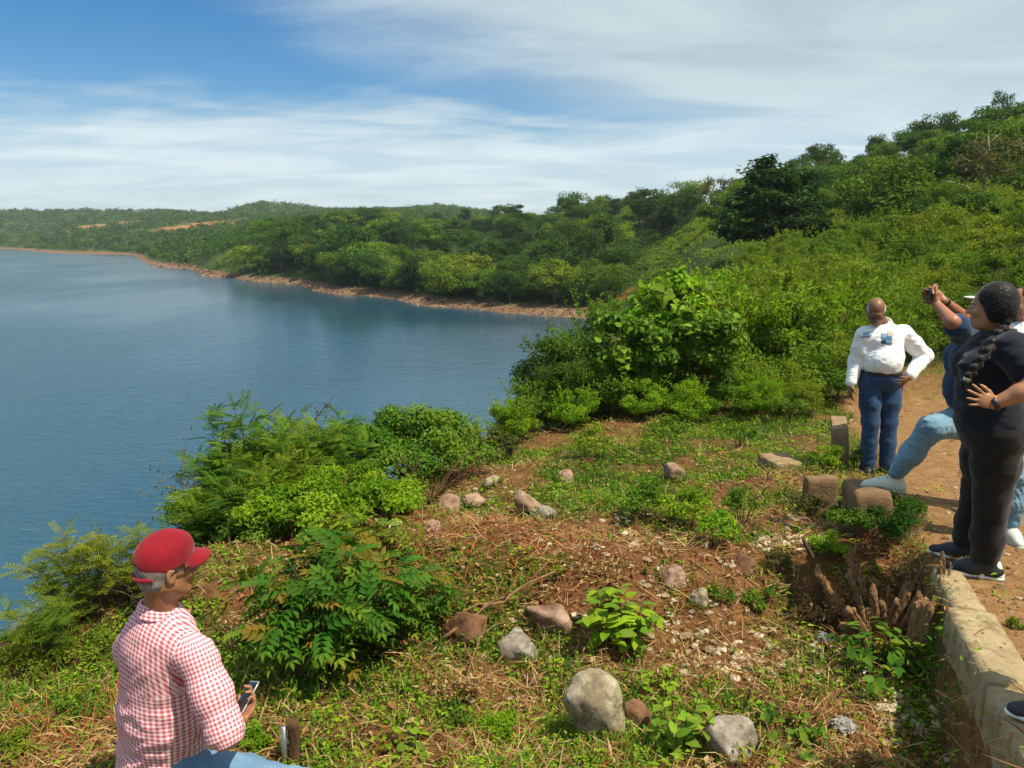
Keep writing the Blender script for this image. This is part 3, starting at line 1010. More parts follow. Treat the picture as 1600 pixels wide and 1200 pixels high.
block('concrete_block', 'square brown concrete block standing left of the white shoe', 1287, 748, 778, 5.75, 50, 0.10, 0.06, mat='concrete_dark', seed=3)
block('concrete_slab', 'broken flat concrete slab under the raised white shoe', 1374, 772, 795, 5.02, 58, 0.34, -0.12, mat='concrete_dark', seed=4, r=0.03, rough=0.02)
block('concrete_slab', 'upright broken slab leaning beside the man in the white shirt', 1333, 668, 700, 7.45, 24, 0.50, -0.35, tilt=(0.05, -0.12), seed=5)
block('concrete_slab', 'flat grey slab lying in the weeds left of the dark jeans', 1228, 722, 730, 7.3, 54, 0.30, 0.30, tilt=(0.10, 0.06), seed=6)
block('concrete_block', 'small tilted concrete lump on the broken wall right of the white shoe', 1428, 800, 822, 5.0, 40, 0.14, 0.5, tilt=(0.2, 0.25), seed=7)


# ---------------------------------------------------------------- boulders
def boulder(name, label, px, py_base, wpx, hpx, mat, seed, depth=1.0, facets=10, sink=0.52, cat='rock', smooth=True):
    g = np.random.default_rng(seed)
    p = G(px, py_base)
    k = p[1] / 1200 / 0.92
    w, h = wpx * k / 2, hpx * k / 2
    V0, F0 = ICO4
    nrm = rdirs(facets, g); hh = g.uniform(0.50, 0.86, facets)
    dots = V0 @ nrm.T
    rr = np.where(dots > 0.05, hh[None] / np.maximum(dots, 0.05), 9)
    rr = -np.log(np.exp(-np.minimum(rr, 1.3) * 30).sum(1) + math.exp(-1.05 * 30)) / 30
    o = g.uniform(0, 50, 3)
    nz = np.array([mnoise.fractal(Vector(v * 1.6 + o), 0.9, 2.0, 5) for v in V0])
    cr_ = np.array([abs(mnoise.noise(Vector(v * 2.6 + o + 7))) for v in V0])
    V = V0 * (rr * (1 + 0.10 * nz - 0.07 * np.clip(0.08 - cr_, 0, 1) / 0.08))[:, None]
    V = V / np.abs(V).max(0)
    V = V * np.array([w, w * depth, h / (1 - sink / 2)])
    mb = MB(); mb.add(V, F0, np.clip(0.5 + 0.3 * nz, 0, 1))
    ob = link(name, mb.mesh(name, [MAT[mat]], smooth=smooth))
    ob.location = (p[0], p[1] + w * depth * 0.6, p[2] + h * (1 - sink))
    ob.rotation_euler = (g.normal(0, .16), g.normal(0, .22), g.uniform(-0.5, 0.5))
    ROCKS.append((p[0], p[1] + w * depth * .6, w, w * depth))
    return tag(ob, label, cat)


ROCKS = []
boulder('boulder', 'largest pale rounded boulder in the grass at bottom centre', 934, 1158, 104, 112, 'stone_pale', 3, facets=7)
boulder('boulder', 'light grey angular boulder at the end of the fallen branch', 812, 1040, 76, 54, 'stone_grey', 8, facets=6)
boulder('boulder', 'pinkish weathered boulder lying left of the bright leafy bush', 862, 990, 94, 48, 'stone_pink', 12)
boulder('boulder', 'brown earth coloured boulder under the fallen branch', 720, 1008, 80, 54, 'stone_brown', 15)
boulder('boulder', 'tan upright stone in the bare soil above the bright leafy bush', 1058, 918, 52, 36, 'stone_pink', 18)
boulder('boulder', 'grey rounded boulder half sunk in the shade at lower right', 1148, 1188, 92, 58, 'stone_grey', 19)
boulder('boulder', 'brown low rock just right of the largest pale boulder', 1006, 1152, 70, 46, 'stone_brown', 23)
boulder('boulder', 'reddish round stone above the green weed patch', 1052, 753, 42, 28, 'stone_pink', 27)
boulder('boulder', 'flat pinkish rock in the middle of the dry slope', 824, 803, 58, 30, 'stone_pink', 29)
boulder('boulder', 'brown mound of earth and rock behind the pink stones', 775, 716, 80, 26, 'stone_brown', 31)
for i, (px, py, w_, h_, lab) in enumerate([
        (742, 796, 34, 22, 'small pink stone right of the bare twigs'), (704, 803, 44, 26, 'wide pink stone below the round shrub'),
        (768, 764, 30, 20, 'pale pink stone at the foot of the earth mound'), (882, 757, 32, 20, 'small pink stone on the slope right of the earth mound'),
        (1165, 896, 56, 30, 'low reddish rock half buried in the bare soil'), (1096, 950, 40, 24, 'small tan stone in the bare soil right of the bright leafy bush'),
        (672, 838, 36, 22, 'pinkish stone beside the rust coloured grass'), (852, 812, 38, 22, 'small stone touching the flat pinkish rock')]):
    boulder('stone', lab, px, py, w_, h_, ['stone_pink', 'stone_pink', 'stone_pale', 'stone_pink', 'stone_brown', 'stone_pale', 'stone_pink', 'stone_grey'][i], 40 + i, facets=8)


# ---------------------------------------------------------------- thicket on the edge of the bank
def thick_kind(key, n, leaf, aspect, nclump, cr):
    TREES[key] = []
    for i in range(4):
        g = np.random.default_rng(300 + i * 7 + len(key))
        c = crown(g, n, (0, 0, 0.46), 0.46, 0.42, nclump, cr, leaf, aspect=aspect, shell=0.3)
        # upright sprays break the outline
        for k in range(16):
            a = g.uniform(0, 6.28); q = g.uniform(0, 0.42)
            basep = np.array([math.cos(a) * q, math.sin(a) * q, 0.6]); ln = g.uniform(0.25, 0.48)
            m_ = 36; t_ = g.uniform(0.1, 1, m_)
            d_ = norm(np.array([math.cos(a) * .45, math.sin(a) * .45, 1.0]) + g.normal(size=3) * .2)
            pos = basep + d_ * (t_ * ln)[:, None]
            ax = norm(rdirs(m_, g) * 1.0 + d_ * 0.6); nn_ = norm(np.cross(ax, rdirs(m_, g)) + np.array([0, 0, .5]))
            L = leaf * g.uniform(.7, 1.3, m_)
            V, F = leaf_quads(pos, ax, nn_, L, L * aspect); c.add(V, F, np.repeat(g.uniform(.4, .9, m_), 4))
        t = limbs(g, 0.7, 0.014, 10, 0.42, 0.02, mb=MB(), forks=3)
        TREES[key].append((c.mesh('foliage', [MAT['leaf_mid']]), t.mesh('stems', [MAT['bark_brown']], smooth=True)))


thick_kind('thicket', 7000, 0.040, 0.48, 46, 0.15)
thick_kind('weedy', 5200, 0.050, 0.26, 40, 0.15)
rng = np.random.default_rng(66)
th = [  # px, Y, top py, width factor, material, kind
    (800, 10.6, 640, 0.9, 'leaf_bright', 'thicket'), (812, 11.0, 625, 0.9, 'leaf_mid', 'thicket'), (838, 11.6, 590, 0.9, 'leaf_mid', 'thicket'), (880, 11.8, 560, 1.0, 'leaf_dark', 'thicket'),
    (935, 12.0, 570, 1.0, 'leaf_mid', 'thicket'), (990, 12.0, 545, 1.0, 'leaf_mid', 'thicket'), (1050, 12.0, 560, 1.0, 'leaf_dark', 'thicket'),
    (1110, 12.2, 545, 1.0, 'leaf_mid', 'thicket'), (1170, 11.8, 560, 1.1, 'leaf_mid', 'thicket'), (1230, 11.8, 555, 1.1, 'leaf_yellow', 'thicket'), (1200, 11.0, 600, 1.0, 'leaf_bright', 'weedy'), (1265, 11.2, 590, 1.0, 'leaf_yellow', 'weedy'), (1010, 11.3, 620, 1.0, 'leaf_bright', 'thicket'), (1090, 11.2, 615, 1.0, 'leaf_bright', 'thicket'), (900, 11.2, 625, 1.0, 'leaf_bright', 'thicket'),
    (1285, 12.3, 530, 1.1, 'leaf_mid', 'thicket'), (1330, 12.8, 520, 1.0, 'leaf_yellow', 'thicket'),
    (870, 13.2, 520, 1.0, 'leaf_dark', 'thicket'), (920, 14.0, 500, 1.0, 'leaf_mid', 'thicket'), (985, 14.0, 470, 1.0, 'leaf_dark', 'thicket'),
    (1110, 14.2, 470, 1.0, 'leaf_mid', 'thicket'), (1180, 14.4, 460, 1.1, 'leaf_bright', 'thicket'), (1245, 14.5, 465, 1.1, 'leaf_mid', 'thicket'), (1310, 14.8, 455, 1.1, 'leaf_bright', 'weedy'),
    (1380, 15.5, 450, 1.0, 'leaf_mid', 'weedy'), (1440, 16.5, 455, 1.0, 'leaf_mid', 'weedy'), (1500, 17, 455, 1.0, 'leaf_mid', 'thicket'), (1565, 17, 450, 1.0, 'leaf_dark', 'thicket'), (1630, 17, 440, 1.0, 'leaf_mid', 'thicket'),
    (955, 17.5, 455, 1.0, 'leaf_mid', 'thicket'), (1140, 18, 425, 1.1, 'leaf_bright', 'thicket'), (1210, 18.5, 420, 1.1, 'leaf_yellow', 'thicket'), (1285, 19, 425, 1.1, 'leaf_yellow', 'weedy'), (1350, 20, 425, 1.1, 'leaf_mid', 'weedy')]
for (px, Y, pt, wf, mat, kd) in th:
    x = X(px, Y); h = max(htop(px, pt, Y), 0.7)
    hk = 1.18 if px > 1090 and Y > 12.5 else 1.06
    put_tree(kd, x, Y, h * hk, min(1.0, 1.6 / h) * wf * 1.10, mat, 'shrub', 'one of the dense green shrubs of the thicket between the lake and the path', 'shrub', 'shrubs of the thicket')
cnt = 0
for tries in range(4000):
    if cnt >= 75: break
    px = rng.uniform(1050, 1680); Y = math.exp(rng.uniform(math.log(20), math.log(56)))
    if px < 1000 + Y * 4: continue
    x = X(px, Y); h = rng.uniform(1.2, 2.3); 
    if px > 1400: h *= 1.25
    if not free(x, Y, h * 0.62): continue
    put_tree('weedy' if rng.random() < .55 else 'thicket', x, Y, h, 1.25, ['leaf_yellow', 'leaf_mid', 'leaf_yellow', 'leaf_mid'][int(rng.integers(0, 4))], 'shrub',
             'one of the yellowish green shrubs filling the ground behind the thicket', 'shrub', 'shrubs behind the thicket')
    cnt += 1


# ---------------------------------------------------------------- leaf templates for near plants
def leaf_template(L, Wd, droop=0.18, fold=0.22, heart=0.0):
    """a leaf with a midrib fold: ten triangles"""
    xs = np.array([0.0, 0.22, 0.5, 0.78, 1.0]); ws = np.array([0.10 + heart, 0.86 + heart * .2, 1.0, 0.62, 0.0]) * Wd / 2
    zc = -droop * L * xs ** 2
    V = []
    for i in range(5):
        V.append([xs[i] * L, 0, zc[i]])
    for s in (1, -1):
        for i in range(1, 4):
            V.append([xs[i] * L - heart * L * 0.25 * (i == 1), s * ws[i], zc[i] + fold * ws[i]])
    F = []
    for s, o in ((1, 5), (-1, 8)):
        tri = [(0, 1, o), (1, 2, o + 1), (1, o + 1, o), (2, 3, o + 2), (2, o + 2, o + 1), (3, 4, o + 2)]
        F += [t if s > 0 else t[::-1] for t in tri]
    return np.array(V), np.array(F)


def frond_template(npair, L, leafL, leafW, droop=0.25, rachis=0.0016, angle=1.05, terminal=True):
    """a pinnate leaf: a rachis with pairs of leaflets"""
    mb = MB()
    xs = np.linspace(0.16, 1.0, npair) * L
    z = lambda x: -droop * L * (x / L) ** 2
    tp = np.array([[t * L, 0, z(t * L)] for t in (0, .33, .66, 1)])
    V, F = tube(tp, [rachis, rachis, rachis * .8, rachis * .5], 3, cap=False); mb.add(V, F, 0.3)
    pos, ax = [], []
    for x in xs:
        for s in (1, -1):
            pos.append([x, 0, z(x)]); ax.append([math.cos(angle), s * math.sin(angle), -0.10 - 0.25 * x / L])
    if terminal:
        pos.append([L, 0, z(L)]); ax.append([1, 0, -2 * droop])
    n = len(pos); tt = np.linspace(0.35, 0.75, n)
    sc = 1 - 0.35 * np.abs(np.array(pos)[:, 0] / L - 0.55)
    V, F = leaf_quads(np.array(pos), np.array(ax), np.tile([0, 0, 1.0], (n, 1)), leafL * sc, leafW * sc, 0.18, 0.15)
    mb.add(V, F, np.repeat(tt, 4))
    Vv = np.concatenate(mb.V); Tt = np.concatenate(mb.T)
    tris, quads = [], []
    for f, _ in mb.F:
        (tris if f.shape[1] == 3 else quads).append(f)
    return Vv, [np.concatenate(quads), np.concatenate(tris)], Tt


def mesh_of(V, F, T, name, mat, smooth=True):
    mb = MB(); mb.add(V, F, T); return mb.mesh(name, [mat], smooth)


def orient(ax, up):
    x = Vector(ax).normalized(); y = Vector(up).cross(x).normalized(); z = x.cross(y)
    return Matrix((x, y, z)).transposed()


def leafy(name, label, cat, base, stems, leaf_meshes, per_stem, mats, g, leaf_name='leaf', size=(0.8, 1.2), out=0.9, up_bias=0.5, start=0.25, stem_r=0.006, stem_mat='bark_brown', limit=290, tuft=0.0):
    """a plant whose leaves are objects: stems is a list of (n,3) paths relative to base"""
    o = empty(name, base, label, cat)
    mb = MB()
    for s in stems:
        V, F = tube(s, np.linspace(stem_r, stem_r * 0.35, len(s)), 5); mb.add(V, F)
    link('stem', mb.mesh('stem', [MAT[stem_mat]], smooth=True), o)
    cnt = 0
    for s in stems:
        seg = np.linspace(0, 1, len(s))
        for k in range(per_stem):
            if cnt >= limit: break
            t = start + (1 - start) * (k + g.random()) / per_stem
            t = t * (1 - tuft) + tuft
            p = np.array([np.interp(t, seg, s[:, i]) for i in range(3)])
            d = norm(s[min(int(t * (len(s) - 1)) + 1, len(s) - 1)] - s[max(int(t * (len(s) - 1)) - 1, 0)] + 1e-6)
            a = g.uniform(0, 6.28)
            side = norm(np.cross(d, rdirs(1, g)[0]))
            ax = norm(side * out + d * (1.1 - out) + np.array([0, 0, 0.12]) + np.array([p[0], p[1], 0]) * 0.5)
            upv = norm(np.array([0, 0, 1.0]) * up_bias + d * 0.5 + rdirs(1, g)[0] * 0.25)
            lo = link(leaf_name, leaf_meshes[int(g.integers(0, len(leaf_meshes)))], o)
            M = orient(ax, upv).to_4x4()
            sc = g.uniform(*size)
            lo.matrix_basis = Matrix.Translation(Vector(p)) @ M @ Matrix.Scale(sc, 4)
            if len(mats) > 1:
                set_mat(lo, MAT[mats[int(g.integers(0, len(mats)))]])
            cnt += 1
    return o


def stems_fan(g, n, height, spread, curve=0.3, m=6, base_r=0.03):
    out = []
    for i in range(n):
        a = 2.4 * i + g.uniform(-.4, .4); r = spread * math.sqrt((i + 0.5) / n) * g.uniform(0.8, 1.1)
        hh = height * g.uniform(0.72, 1.0) * (1 - 0.30 * (r / spread) ** 2)
        t = np.linspace(0, 1, m)
        x = math.cos(a) * (base_r + r * t ** (1 - curve * 0.5)); y = math.sin(a) * (base_r + r * t ** (1 - curve * 0.5))
        z = hh * (t ** 0.9)
        pth = np.stack([x, y, z], 1) + g.normal(0, 0.012 * height, (m, 3)) * t[:, None]
        pth[0, 2] -= 0.05
        out.append(pth)
    return out


# --- bush with dark pinnate leaves right of the seated man
g = np.random.default_rng(71)
fr = [mesh_of(*frond_template(5, 0.125, 0.062, 0.027, dr, angle=.95), 'frond', MAT['leaf_deep']) for dr in (0.25, 0.45, 0.7)]
p0 = G(498, 1075)
SENNA_Y = p0[1]
leafy('pinnate_bush', 'dense dark green bush with long paired leaflets right of the seated man', 'bush', (p0[0], p0[1] + 0.28, p0[2] - .03),
      stems_fan(g, 42, 0.80, 0.50), fr, 7, ['leaf_deep'] * 6 + ['leaf_rust', 'leaf_mid'], g, 'frond', (0.9, 1.45), start=0.30, out=0.7, limit=298)
p0 = G(655, 1000)
leafy('pinnate_bush', 'smaller bush with yellow and rust tinted leaflets beside the brown boulder', 'bush', (p0[0] - 0.08, p0[1] + 0.15, p0[2] - .03),
      stems_fan(g, 14, 0.48, 0.30), fr, 8, ['leaf_deep', 'leaf_rust', 'leaf_mid', 'leaf_deep'], g, 'frond', (0.7, 1.1), start=0.25, out=0.8)
p0 = G(560, 900)
leafy('pinnate_bush', 'rust and yellow tipped bush just behind the dark pinnate bush', 'bush', (p0[0], p0[1] + 0.1, p0[2] - .03),
      stems_fan(g, 16, 0.42, 0.42), fr, 8, ['leaf_rust', 'leaf_mid', 'leaf_rust', 'leaf_yellow'], g, 'frond', (0.7, 1.1), start=0.2, out=0.8)

# --- bright broad leaved bush in the middle
bl = [mesh_of(*leaf_template(0.105, 0.062, d_), 0.5 + 0.15 * k, 'leaf', MAT['leaf_bright']) for k, d_ in enumerate((0.15, 0.3, 0.45))]
g = np.random.default_rng(72)
p0 = G(968, 1030)
leafy('leafy_bush', 'bright yellow green bush with broad leaves beside the largest pale boulder', 'bush', (p0[0], p0[1] + 0.13, p0[2] - .02),
      stems_fan(g, 15, 0.42, 0.21), bl, 9, ['leaf_bright', 'leaf_bright', 'leaf_mid'], g, 'leaf', (0.7, 1.15), out=0.85)
p0 = G(1030, 1085)
leafy('leafy_plant', 'small bright plant between the broad leaved bush and the brown low rock', 'plant', (p0[0], p0[1], p0[2] - .02),
      stems_fan(g, 5, 0.20, 0.09), bl, 6, ['leaf_bright', 'leaf_mid'], g, 'leaf', (0.4, 0.7), out=0.85)
p0 = G(1065, 1185)
leafy('leafy_plant', 'upright bright weed right of the brown low rock at the bottom', 'plant', (p0[0], p0[1] + 0.05, p0[2] - .02),
      stems_fan(g, 8, 0.30, 0.13), bl, 9, ['leaf_bright', 'leaf_mid', 'leaf_mid'], g, 'leaf', (0.45, 0.8), out=0.85)
p0 = G(632, 1180)
leafy('leafy_plant', 'small leafy weed at the bottom edge left of centre', 'plant', (p0[0], p0[1], p0[2] - .02),
      stems_fan(g, 6, 0.15, 0.11), bl, 6, ['leaf_bright', 'leaf_mid'], g, 'leaf', (0.4, 0.7), out=0.85)
p0 = G(1385, 1065)
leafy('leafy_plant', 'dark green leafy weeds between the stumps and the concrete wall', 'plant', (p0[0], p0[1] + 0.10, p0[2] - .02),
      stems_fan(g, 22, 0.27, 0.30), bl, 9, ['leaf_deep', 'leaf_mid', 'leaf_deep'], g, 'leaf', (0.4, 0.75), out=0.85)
p0 = G(1235, 1165)
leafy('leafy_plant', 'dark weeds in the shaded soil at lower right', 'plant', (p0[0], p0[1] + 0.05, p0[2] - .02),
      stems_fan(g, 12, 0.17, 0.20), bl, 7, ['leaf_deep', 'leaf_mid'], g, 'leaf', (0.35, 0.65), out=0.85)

# --- young tree with big leaves in the thicket
g = np.random.default_rng(73)
tl = [mesh_of(*leaf_template(0.20, 0.14, d_, 0.18, 0.25), 0.45 + 0.12 * k, 'leaf', MAT['leaf_bright']) for k, d_ in enumerate((0.2, 0.4, 0.6))]
Y_ = 12.6; x_ = X(1052, Y_); z_ = h1(x_, Y_); ht = htop(1052, 392, Y_)
st = []
for i in range(30):
    a = g.uniform(0, 6.28); f = g.uniform(0.40, 0.95); ln = (1.15 - f) * 1.15 + 0.25
    s0 = np.array([0, 0, ht * f * 0.80]); e0 = s0 + np.array([math.cos(a) * ln, math.sin(a) * ln, ln * g.uniform(.0, .40)])
    t = np.linspace(0, 1, 5)[:, None]; st.append(s0 * (1 - t) + e0 * t + np.array([0, 0, .12]) * np.sin(t * 3.1) * ln)
st.append(np.array([[0, 0, -.1], [.03, 0, ht * .3], [0, .04, ht * .6], [.02, 0, ht * .90]]))
leafy('young_tree', 'young tree with big bright heart shaped leaves rising out of the thicket', 'tree', (x_, Y_, z_), st, tl, 9,
      ['leaf_bright', 'leaf_bright', 'leaf_mid'], g, 'leaf', (0.55, 1.05), out=0.8, start=0.30, stem_r=0.020, stem_mat='bark_grey', limit=280)


def fill(o, c, rx, rz, n, leaf, mat='leaf_bright', seed=1):
    gg = np.random.default_rng(seed)
    link('foliage', crown(gg, n, c, rx, rz, 22, rx * .34, leaf, aspect=.62, shell=.3, zbias=.3).mesh('foliage', [MAT[mat]]), o)


fill([q for q in bpy.data.objects if q.name == 'young_tree'][0], (0, 0, ht * .62), .62, ht * .27, 2600, .13, seed=4)
for (px, Y_, top, lab) in ((1000, 11.9, 470, 'big leaved sapling at the left foot of the young tree'), (1108, 12.1, 440, 'big leaved sapling at the right foot of the young tree')):
    x_ = X(px, Y_); z_ = h1(x_, Y_); ht = htop(px, top, Y_)
    st = stems_fan(g, 18, ht, 0.75)
    so_ = leafy('sapling', lab, 'tree', (x_, Y_, z_), st, tl, 9, ['leaf_bright', 'leaf_mid', 'leaf_mid'], g, 'leaf', (0.40, 0.80), out=0.8, start=0.45, stem_r=0.009, stem_mat='bark_brown', limit=160)
    fill(so_, (0, 0, ht * .58), .62, ht * .34, 3200, .105, 'leaf_mid', seed=int(px))


# ---------------------------------------------------------------- feathery shrubs (fine compound leaves joined per shrub)
def bipinnate_template(L, npin, pinL, pinW, droop=0.2):
    xs = np.linspace(0.25, 1, npin) * L
    pos, ax = [], []
    for x in xs:
        for s in (1, -1):
            pos.append([x, 0, -droop * L * (x / L) ** 2]); ax.append([0.62, s * 0.8, -0.15])
    n = len(pos)
    V, F = leaf_quads(np.array(pos), np.array(ax), np.tile([0, 0, 1.0], (n, 1)), pinL, pinW, 0.1, 0.12)
    tp = np.array([[t * L, 0, -droop * L * t * t] for t in (0, .5, 1)])
    V2, F2 = tube(tp, 0.002, 3, cap=False)
    return np.concatenate([V, V2]), [F, F2[0] + len(V)]


def feathery(name, label, base, g, nst, height, spread, mat, frond=0.24, pin=0.11, perst=26, lean=(0, 0), bark='bark_brown', group=None, start=0.3, thin=0.022):
    o = empty(name, base, label, 'shrub', group)
    tV, tF = bipinnate_template(frond, 6, pin, thin)
    st = stems_fan(g, nst, height, spread, 0.4, 7)
    mb = MB(); fb = MB()
    for s in st:
        t = np.linspace(0, 1, len(s)); s[:, 0] += lean[0] * t ** 1.3 * height; s[:, 1] += lean[1] * t ** 1.3 * height
        V, F = tube(s, np.linspace(0.012, 0.003, len(s)) * (height / 1.6) ** .5, 5); mb.add(V, F)
        tt = start + (1 - start) * g.random(perst) ** 0.8
        pos = np.stack([np.interp(tt, t, s[:, i]) for i in range(3)], 1)
        pos += g.normal(0, 0.035 * height, pos.shape) * np.array([1, 1, .6])
        d = s[-1] - s[len(s) // 2]
        ax = norm(rdirs(perst, g) * np.array([1, 1, .35]) + norm(d) * 0.35 + np.array([0, 0, .12]))
        up = norm(np.tile([0, 0, 1.0], (perst, 1)) + rdirs(perst, g) * 0.35)
        V, F = place(tV, tF, pos, ax, up, g.uniform(0.65, 1.25, perst))
        fb.add(V, F, np.repeat(np.clip(g.uniform(.1, .8) + g.normal(0, .12, perst), 0, 1), len(tV)))
    link('stems', mb.mesh('stems', [MAT[bark]], smooth=True), o)
    link('foliage', fb.mesh('foliage', [MAT[mat]]), o)
    return o


g = np.random.default_rng(81)


def at(px, Y, dz=0.0):
    x = X(px, Y); return (x, Y, h1(x, Y) + dz)


for (px, Y, top, sp, mat, nst, lab) in [
        (345, 7.1, 640, 0.46, 'leaf_mid', 17, 'tall feathery shrub at the left end of the row above the water'),
        (415, 7.6, 645, 0.50, 'leaf_yellow', 17, 'feathery shrub with reddish twigs in the middle of the row above the water'),
        (490, 7.4, 650, 0.46, 'leaf_mid', 17, 'feathery shrub at the right end of the row above the water'),
        (310, 6.4, 735, 0.36, 'leaf_mid', 14, 'low dark feathery shrub leaning out over the water'),
        (395, 6.6, 720, 0.40, 'leaf_yellow', 13, 'yellowish feathery shrub in front of the row above the water')]:
    bpt = at(px, Y); hh = P(px, top, Y)[2] - bpt[2]
    feathery('feathery_shrub', lab, bpt, g, nst, hh * 1.02, sp, mat, frond=0.17, pin=0.075, perst=int(44 * hh), start=0.2, thin=0.016)
for (px, Y, top, sp, nst, ln_, lab) in [
        (150, 4.85, 822, 0.22, 9, (-.05, .05), 'tall yellowish feathery plant behind the red cap'),
        (70, 4.75, 828, 0.26, 10, (-.18, .05), 'yellowish feathery plant arching to the left edge over the water'),
        (15, 4.5, 905, 0.24, 8, (-.1, .05), 'low yellowish feathery plant at the left picture edge'),
        (195, 4.8, 855, 0.16, 6, (.05, .08), 'narrow feathery sprig right behind the red cap')]:
    bpt = at(px, Y); hh = P(px, top, Y)[2] - bpt[2]
    feathery('feathery_plant', lab, bpt, g, nst, hh, sp, 'leaf_lime' if px > 60 else 'leaf_yellow', frond=0.11, pin=0.036, perst=34, lean=ln_, bark='bark_grey', thin=0.0085, start=0.15)


# --- broad bright shrub in front of them, round shrub beside them
def shrub(name, label, px, Y, top, wid_px, mat, g, n=8000, leaf=0.045, aspect=0.5, tint0=0.0, zb=0.45, sq=0.9):
    bpt = at(px, Y); hh = P(px, top, Y)[2] - bpt[2]
    rx = wid_px / 1200 * Y / 2
    o = empty(name, bpt, label, 'shrub')
    c = crown(g, n, (0, 0, hh * 0.52), rx * 0.80, hh * 0.40, 44, min(rx, hh) * 0.26, leaf, aspect=aspect, tint0=tint0, shell=0.3, zbias=zb)
    link('foliage', c.mesh('foliage', [MAT[mat]]), o)
    mb = MB()
    for s in stems_fan(g, 16, hh * 0.85, rx * 0.8):
        V, F = tube(s, np.linspace(0.016, 0.004, len(s)), 5); mb.add(V, F)
    link('stems', mb.mesh('stems', [MAT['bark_brown']], smooth=True), o)
    return o


shrub('shrub', 'bright green small leaved shrub below the feathery row', 500, 6.3, 728, 370, 'leaf_bright', g, 13000, 0.042)
shrub('shrub', 'bright green small leaved shrub behind the red cap', 380, 6.0, 790, 170, 'leaf_mid', g, 4500, 0.042)
shrub('shrub', 'bright green low shrub beside the crumpled white litter', 590, 6.6, 765, 130, 'leaf_bright', g, 3600, 0.040)
shrub('shrub', 'dense rounded shrub against the water left of centre', 635, 8.2, 640, 300, 'leaf_mid', g, 15000, 0.048)
shrub('shrub', 'brownish olive shrub with bare twigs right of the rounded shrub', 745, 9.2, 672, 175, 'leaf_olive', g, 6500, 0.050)
for (px, py, wpx, hpx, mat, leaf, n, lab) in [
        (1012, 822, 90, 85, 'leaf_mid', 0.040, 900, 'left clump of the green weed patch on the dry slope'),
        (1080, 835, 100, 90, 'leaf_bright', 0.040, 1100, 'middle clump of the green weed patch on the dry slope'),
        (1128, 862, 80, 75, 'leaf_bright', 0.036, 900, 'lower right clump of the green weed patch on the dry slope'),
        (1165, 820, 70, 70, 'leaf_mid', 0.036, 700, 'upper right clump of the green weed patch on the dry slope'),
        (1296, 888, 70, 68, 'leaf_bright', 0.026, 1000, 'bright yellow green clump between the cut stumps'),
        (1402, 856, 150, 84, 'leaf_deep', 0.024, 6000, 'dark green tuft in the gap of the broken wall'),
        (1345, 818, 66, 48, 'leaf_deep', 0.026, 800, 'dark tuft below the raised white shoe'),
        (1338, 850, 80, 66, 'leaf_mid', 0.026, 1800, 'green weeds at the foot of the slab under the white shoe'),
        (1268, 812, 60, 50, 'leaf_olive', 0.026, 900, 'dry weeds in front of the square brown block'),
        (1345, 738, 40, 44, 'leaf_mid', 0.03, 600, 'weeds at the foot of the upright slab'),
        (1300, 742, 64, 50, 'leaf_bright', 0.030, 900, 'green tuft left of the dark blue jeans'),
        (1160, 700, 60, 50, 'leaf_mid', 0.045, 500, 'weed clump at the foot of the thicket left of the flat slab'),
        (1050, 705, 80, 60, 'leaf_mid', 0.05, 600, 'weed clump at the foot of the thicket below the young tree'),
        (930, 720, 90, 60, 'leaf_yellow', 0.05, 600, 'yellowish weed clump at the left foot of the thicket'),
        (1240, 665, 70, 60, 'leaf_mid', 0.05, 500, 'weed clump at the right foot of the thicket'),
        (395, 1180, 70, 50, 'leaf_bright', 0.020, 900, 'soft green tuft behind the knee of the seated man'),
        (1128, 945, 50, 40, 'leaf_mid', 0.020, 500, 'small grass tuft in the bare soil'),
        (110, 1135, 90, 60, 'leaf_mid', 0.028, 900, 'green tuft in the dry grass left of the seated man'),
        (20, 1190, 70, 60, 'leaf_yellow', 0.028, 700, 'yellowish tuft in the lower left corner'),
        (30, 1075, 130, 75, 'leaf_lime', 0.022, 2600, 'wide yellow green clump at the left picture edge below the arching plant'),
        (130, 1045, 110, 62, 'leaf_lime', 0.022, 2200, 'yellow green clump beside the back of the seated man'),
        (70, 1020, 110, 55, 'leaf_yellow', 0.022, 1600, 'low clump on the brim of the bank under the feathery plants'),
        (700, 1140, 80, 40, 'leaf_mid', 0.020, 1300, 'fine green weed clump in the grass below the grey boulder'),
        (790, 1170, 110, 46, 'leaf_bright', 0.018, 2000, 'fine bright weed clump left of the largest pale boulder'),
        (860, 905, 100, 34, 'leaf_yellow', 0.024, 900, 'low yellowish weeds in the middle of the dry slope'),
        (1190, 960, 60, 50, 'leaf_mid', 0.022, 800, 'dull green weeds left of the leaning cut trunk'),
        (1220, 900, 50, 50, 'leaf_olive', 0.022, 600, 'dry weeds above the leaning cut trunk'),
        (1350, 960, 60, 60, 'leaf_olive', 0.022, 800, 'dry leafy weeds among the cut stumps'),
        (1520, 890, 30, 26, 'leaf_olive', 0.02, 200, 'tiny dry tuft beside the white heeled shoes'),
        (1590, 985, 26, 26, 'leaf_yellow', 0.02, 200, 'tiny green tuft on the path beyond the wall')]:
    p0 = G(px, py); k = p0[1] / 1200 / 0.94
    rx, hh = wpx * k / 2, hpx * k
    o = empty('weed_clump', (p0[0], p0[1] + rx * .5, p0[2] - .02), lab, 'weed')
    c = crown(g, n, (0, 0, hh * 0.42), rx * 0.85, hh * 0.42, 16, rx * 0.32, leaf, aspect=0.42, zbias=0.7)
    link('foliage', c.mesh('foliage', [MAT[mat]]), o)
    mb = MB()
    for s in stems_fan(g, 8, hh * 0.8, rx * .7):
        V, F = tube(s, np.linspace(0.004, 0.0015, len(s)), 4); mb.add(V, F)
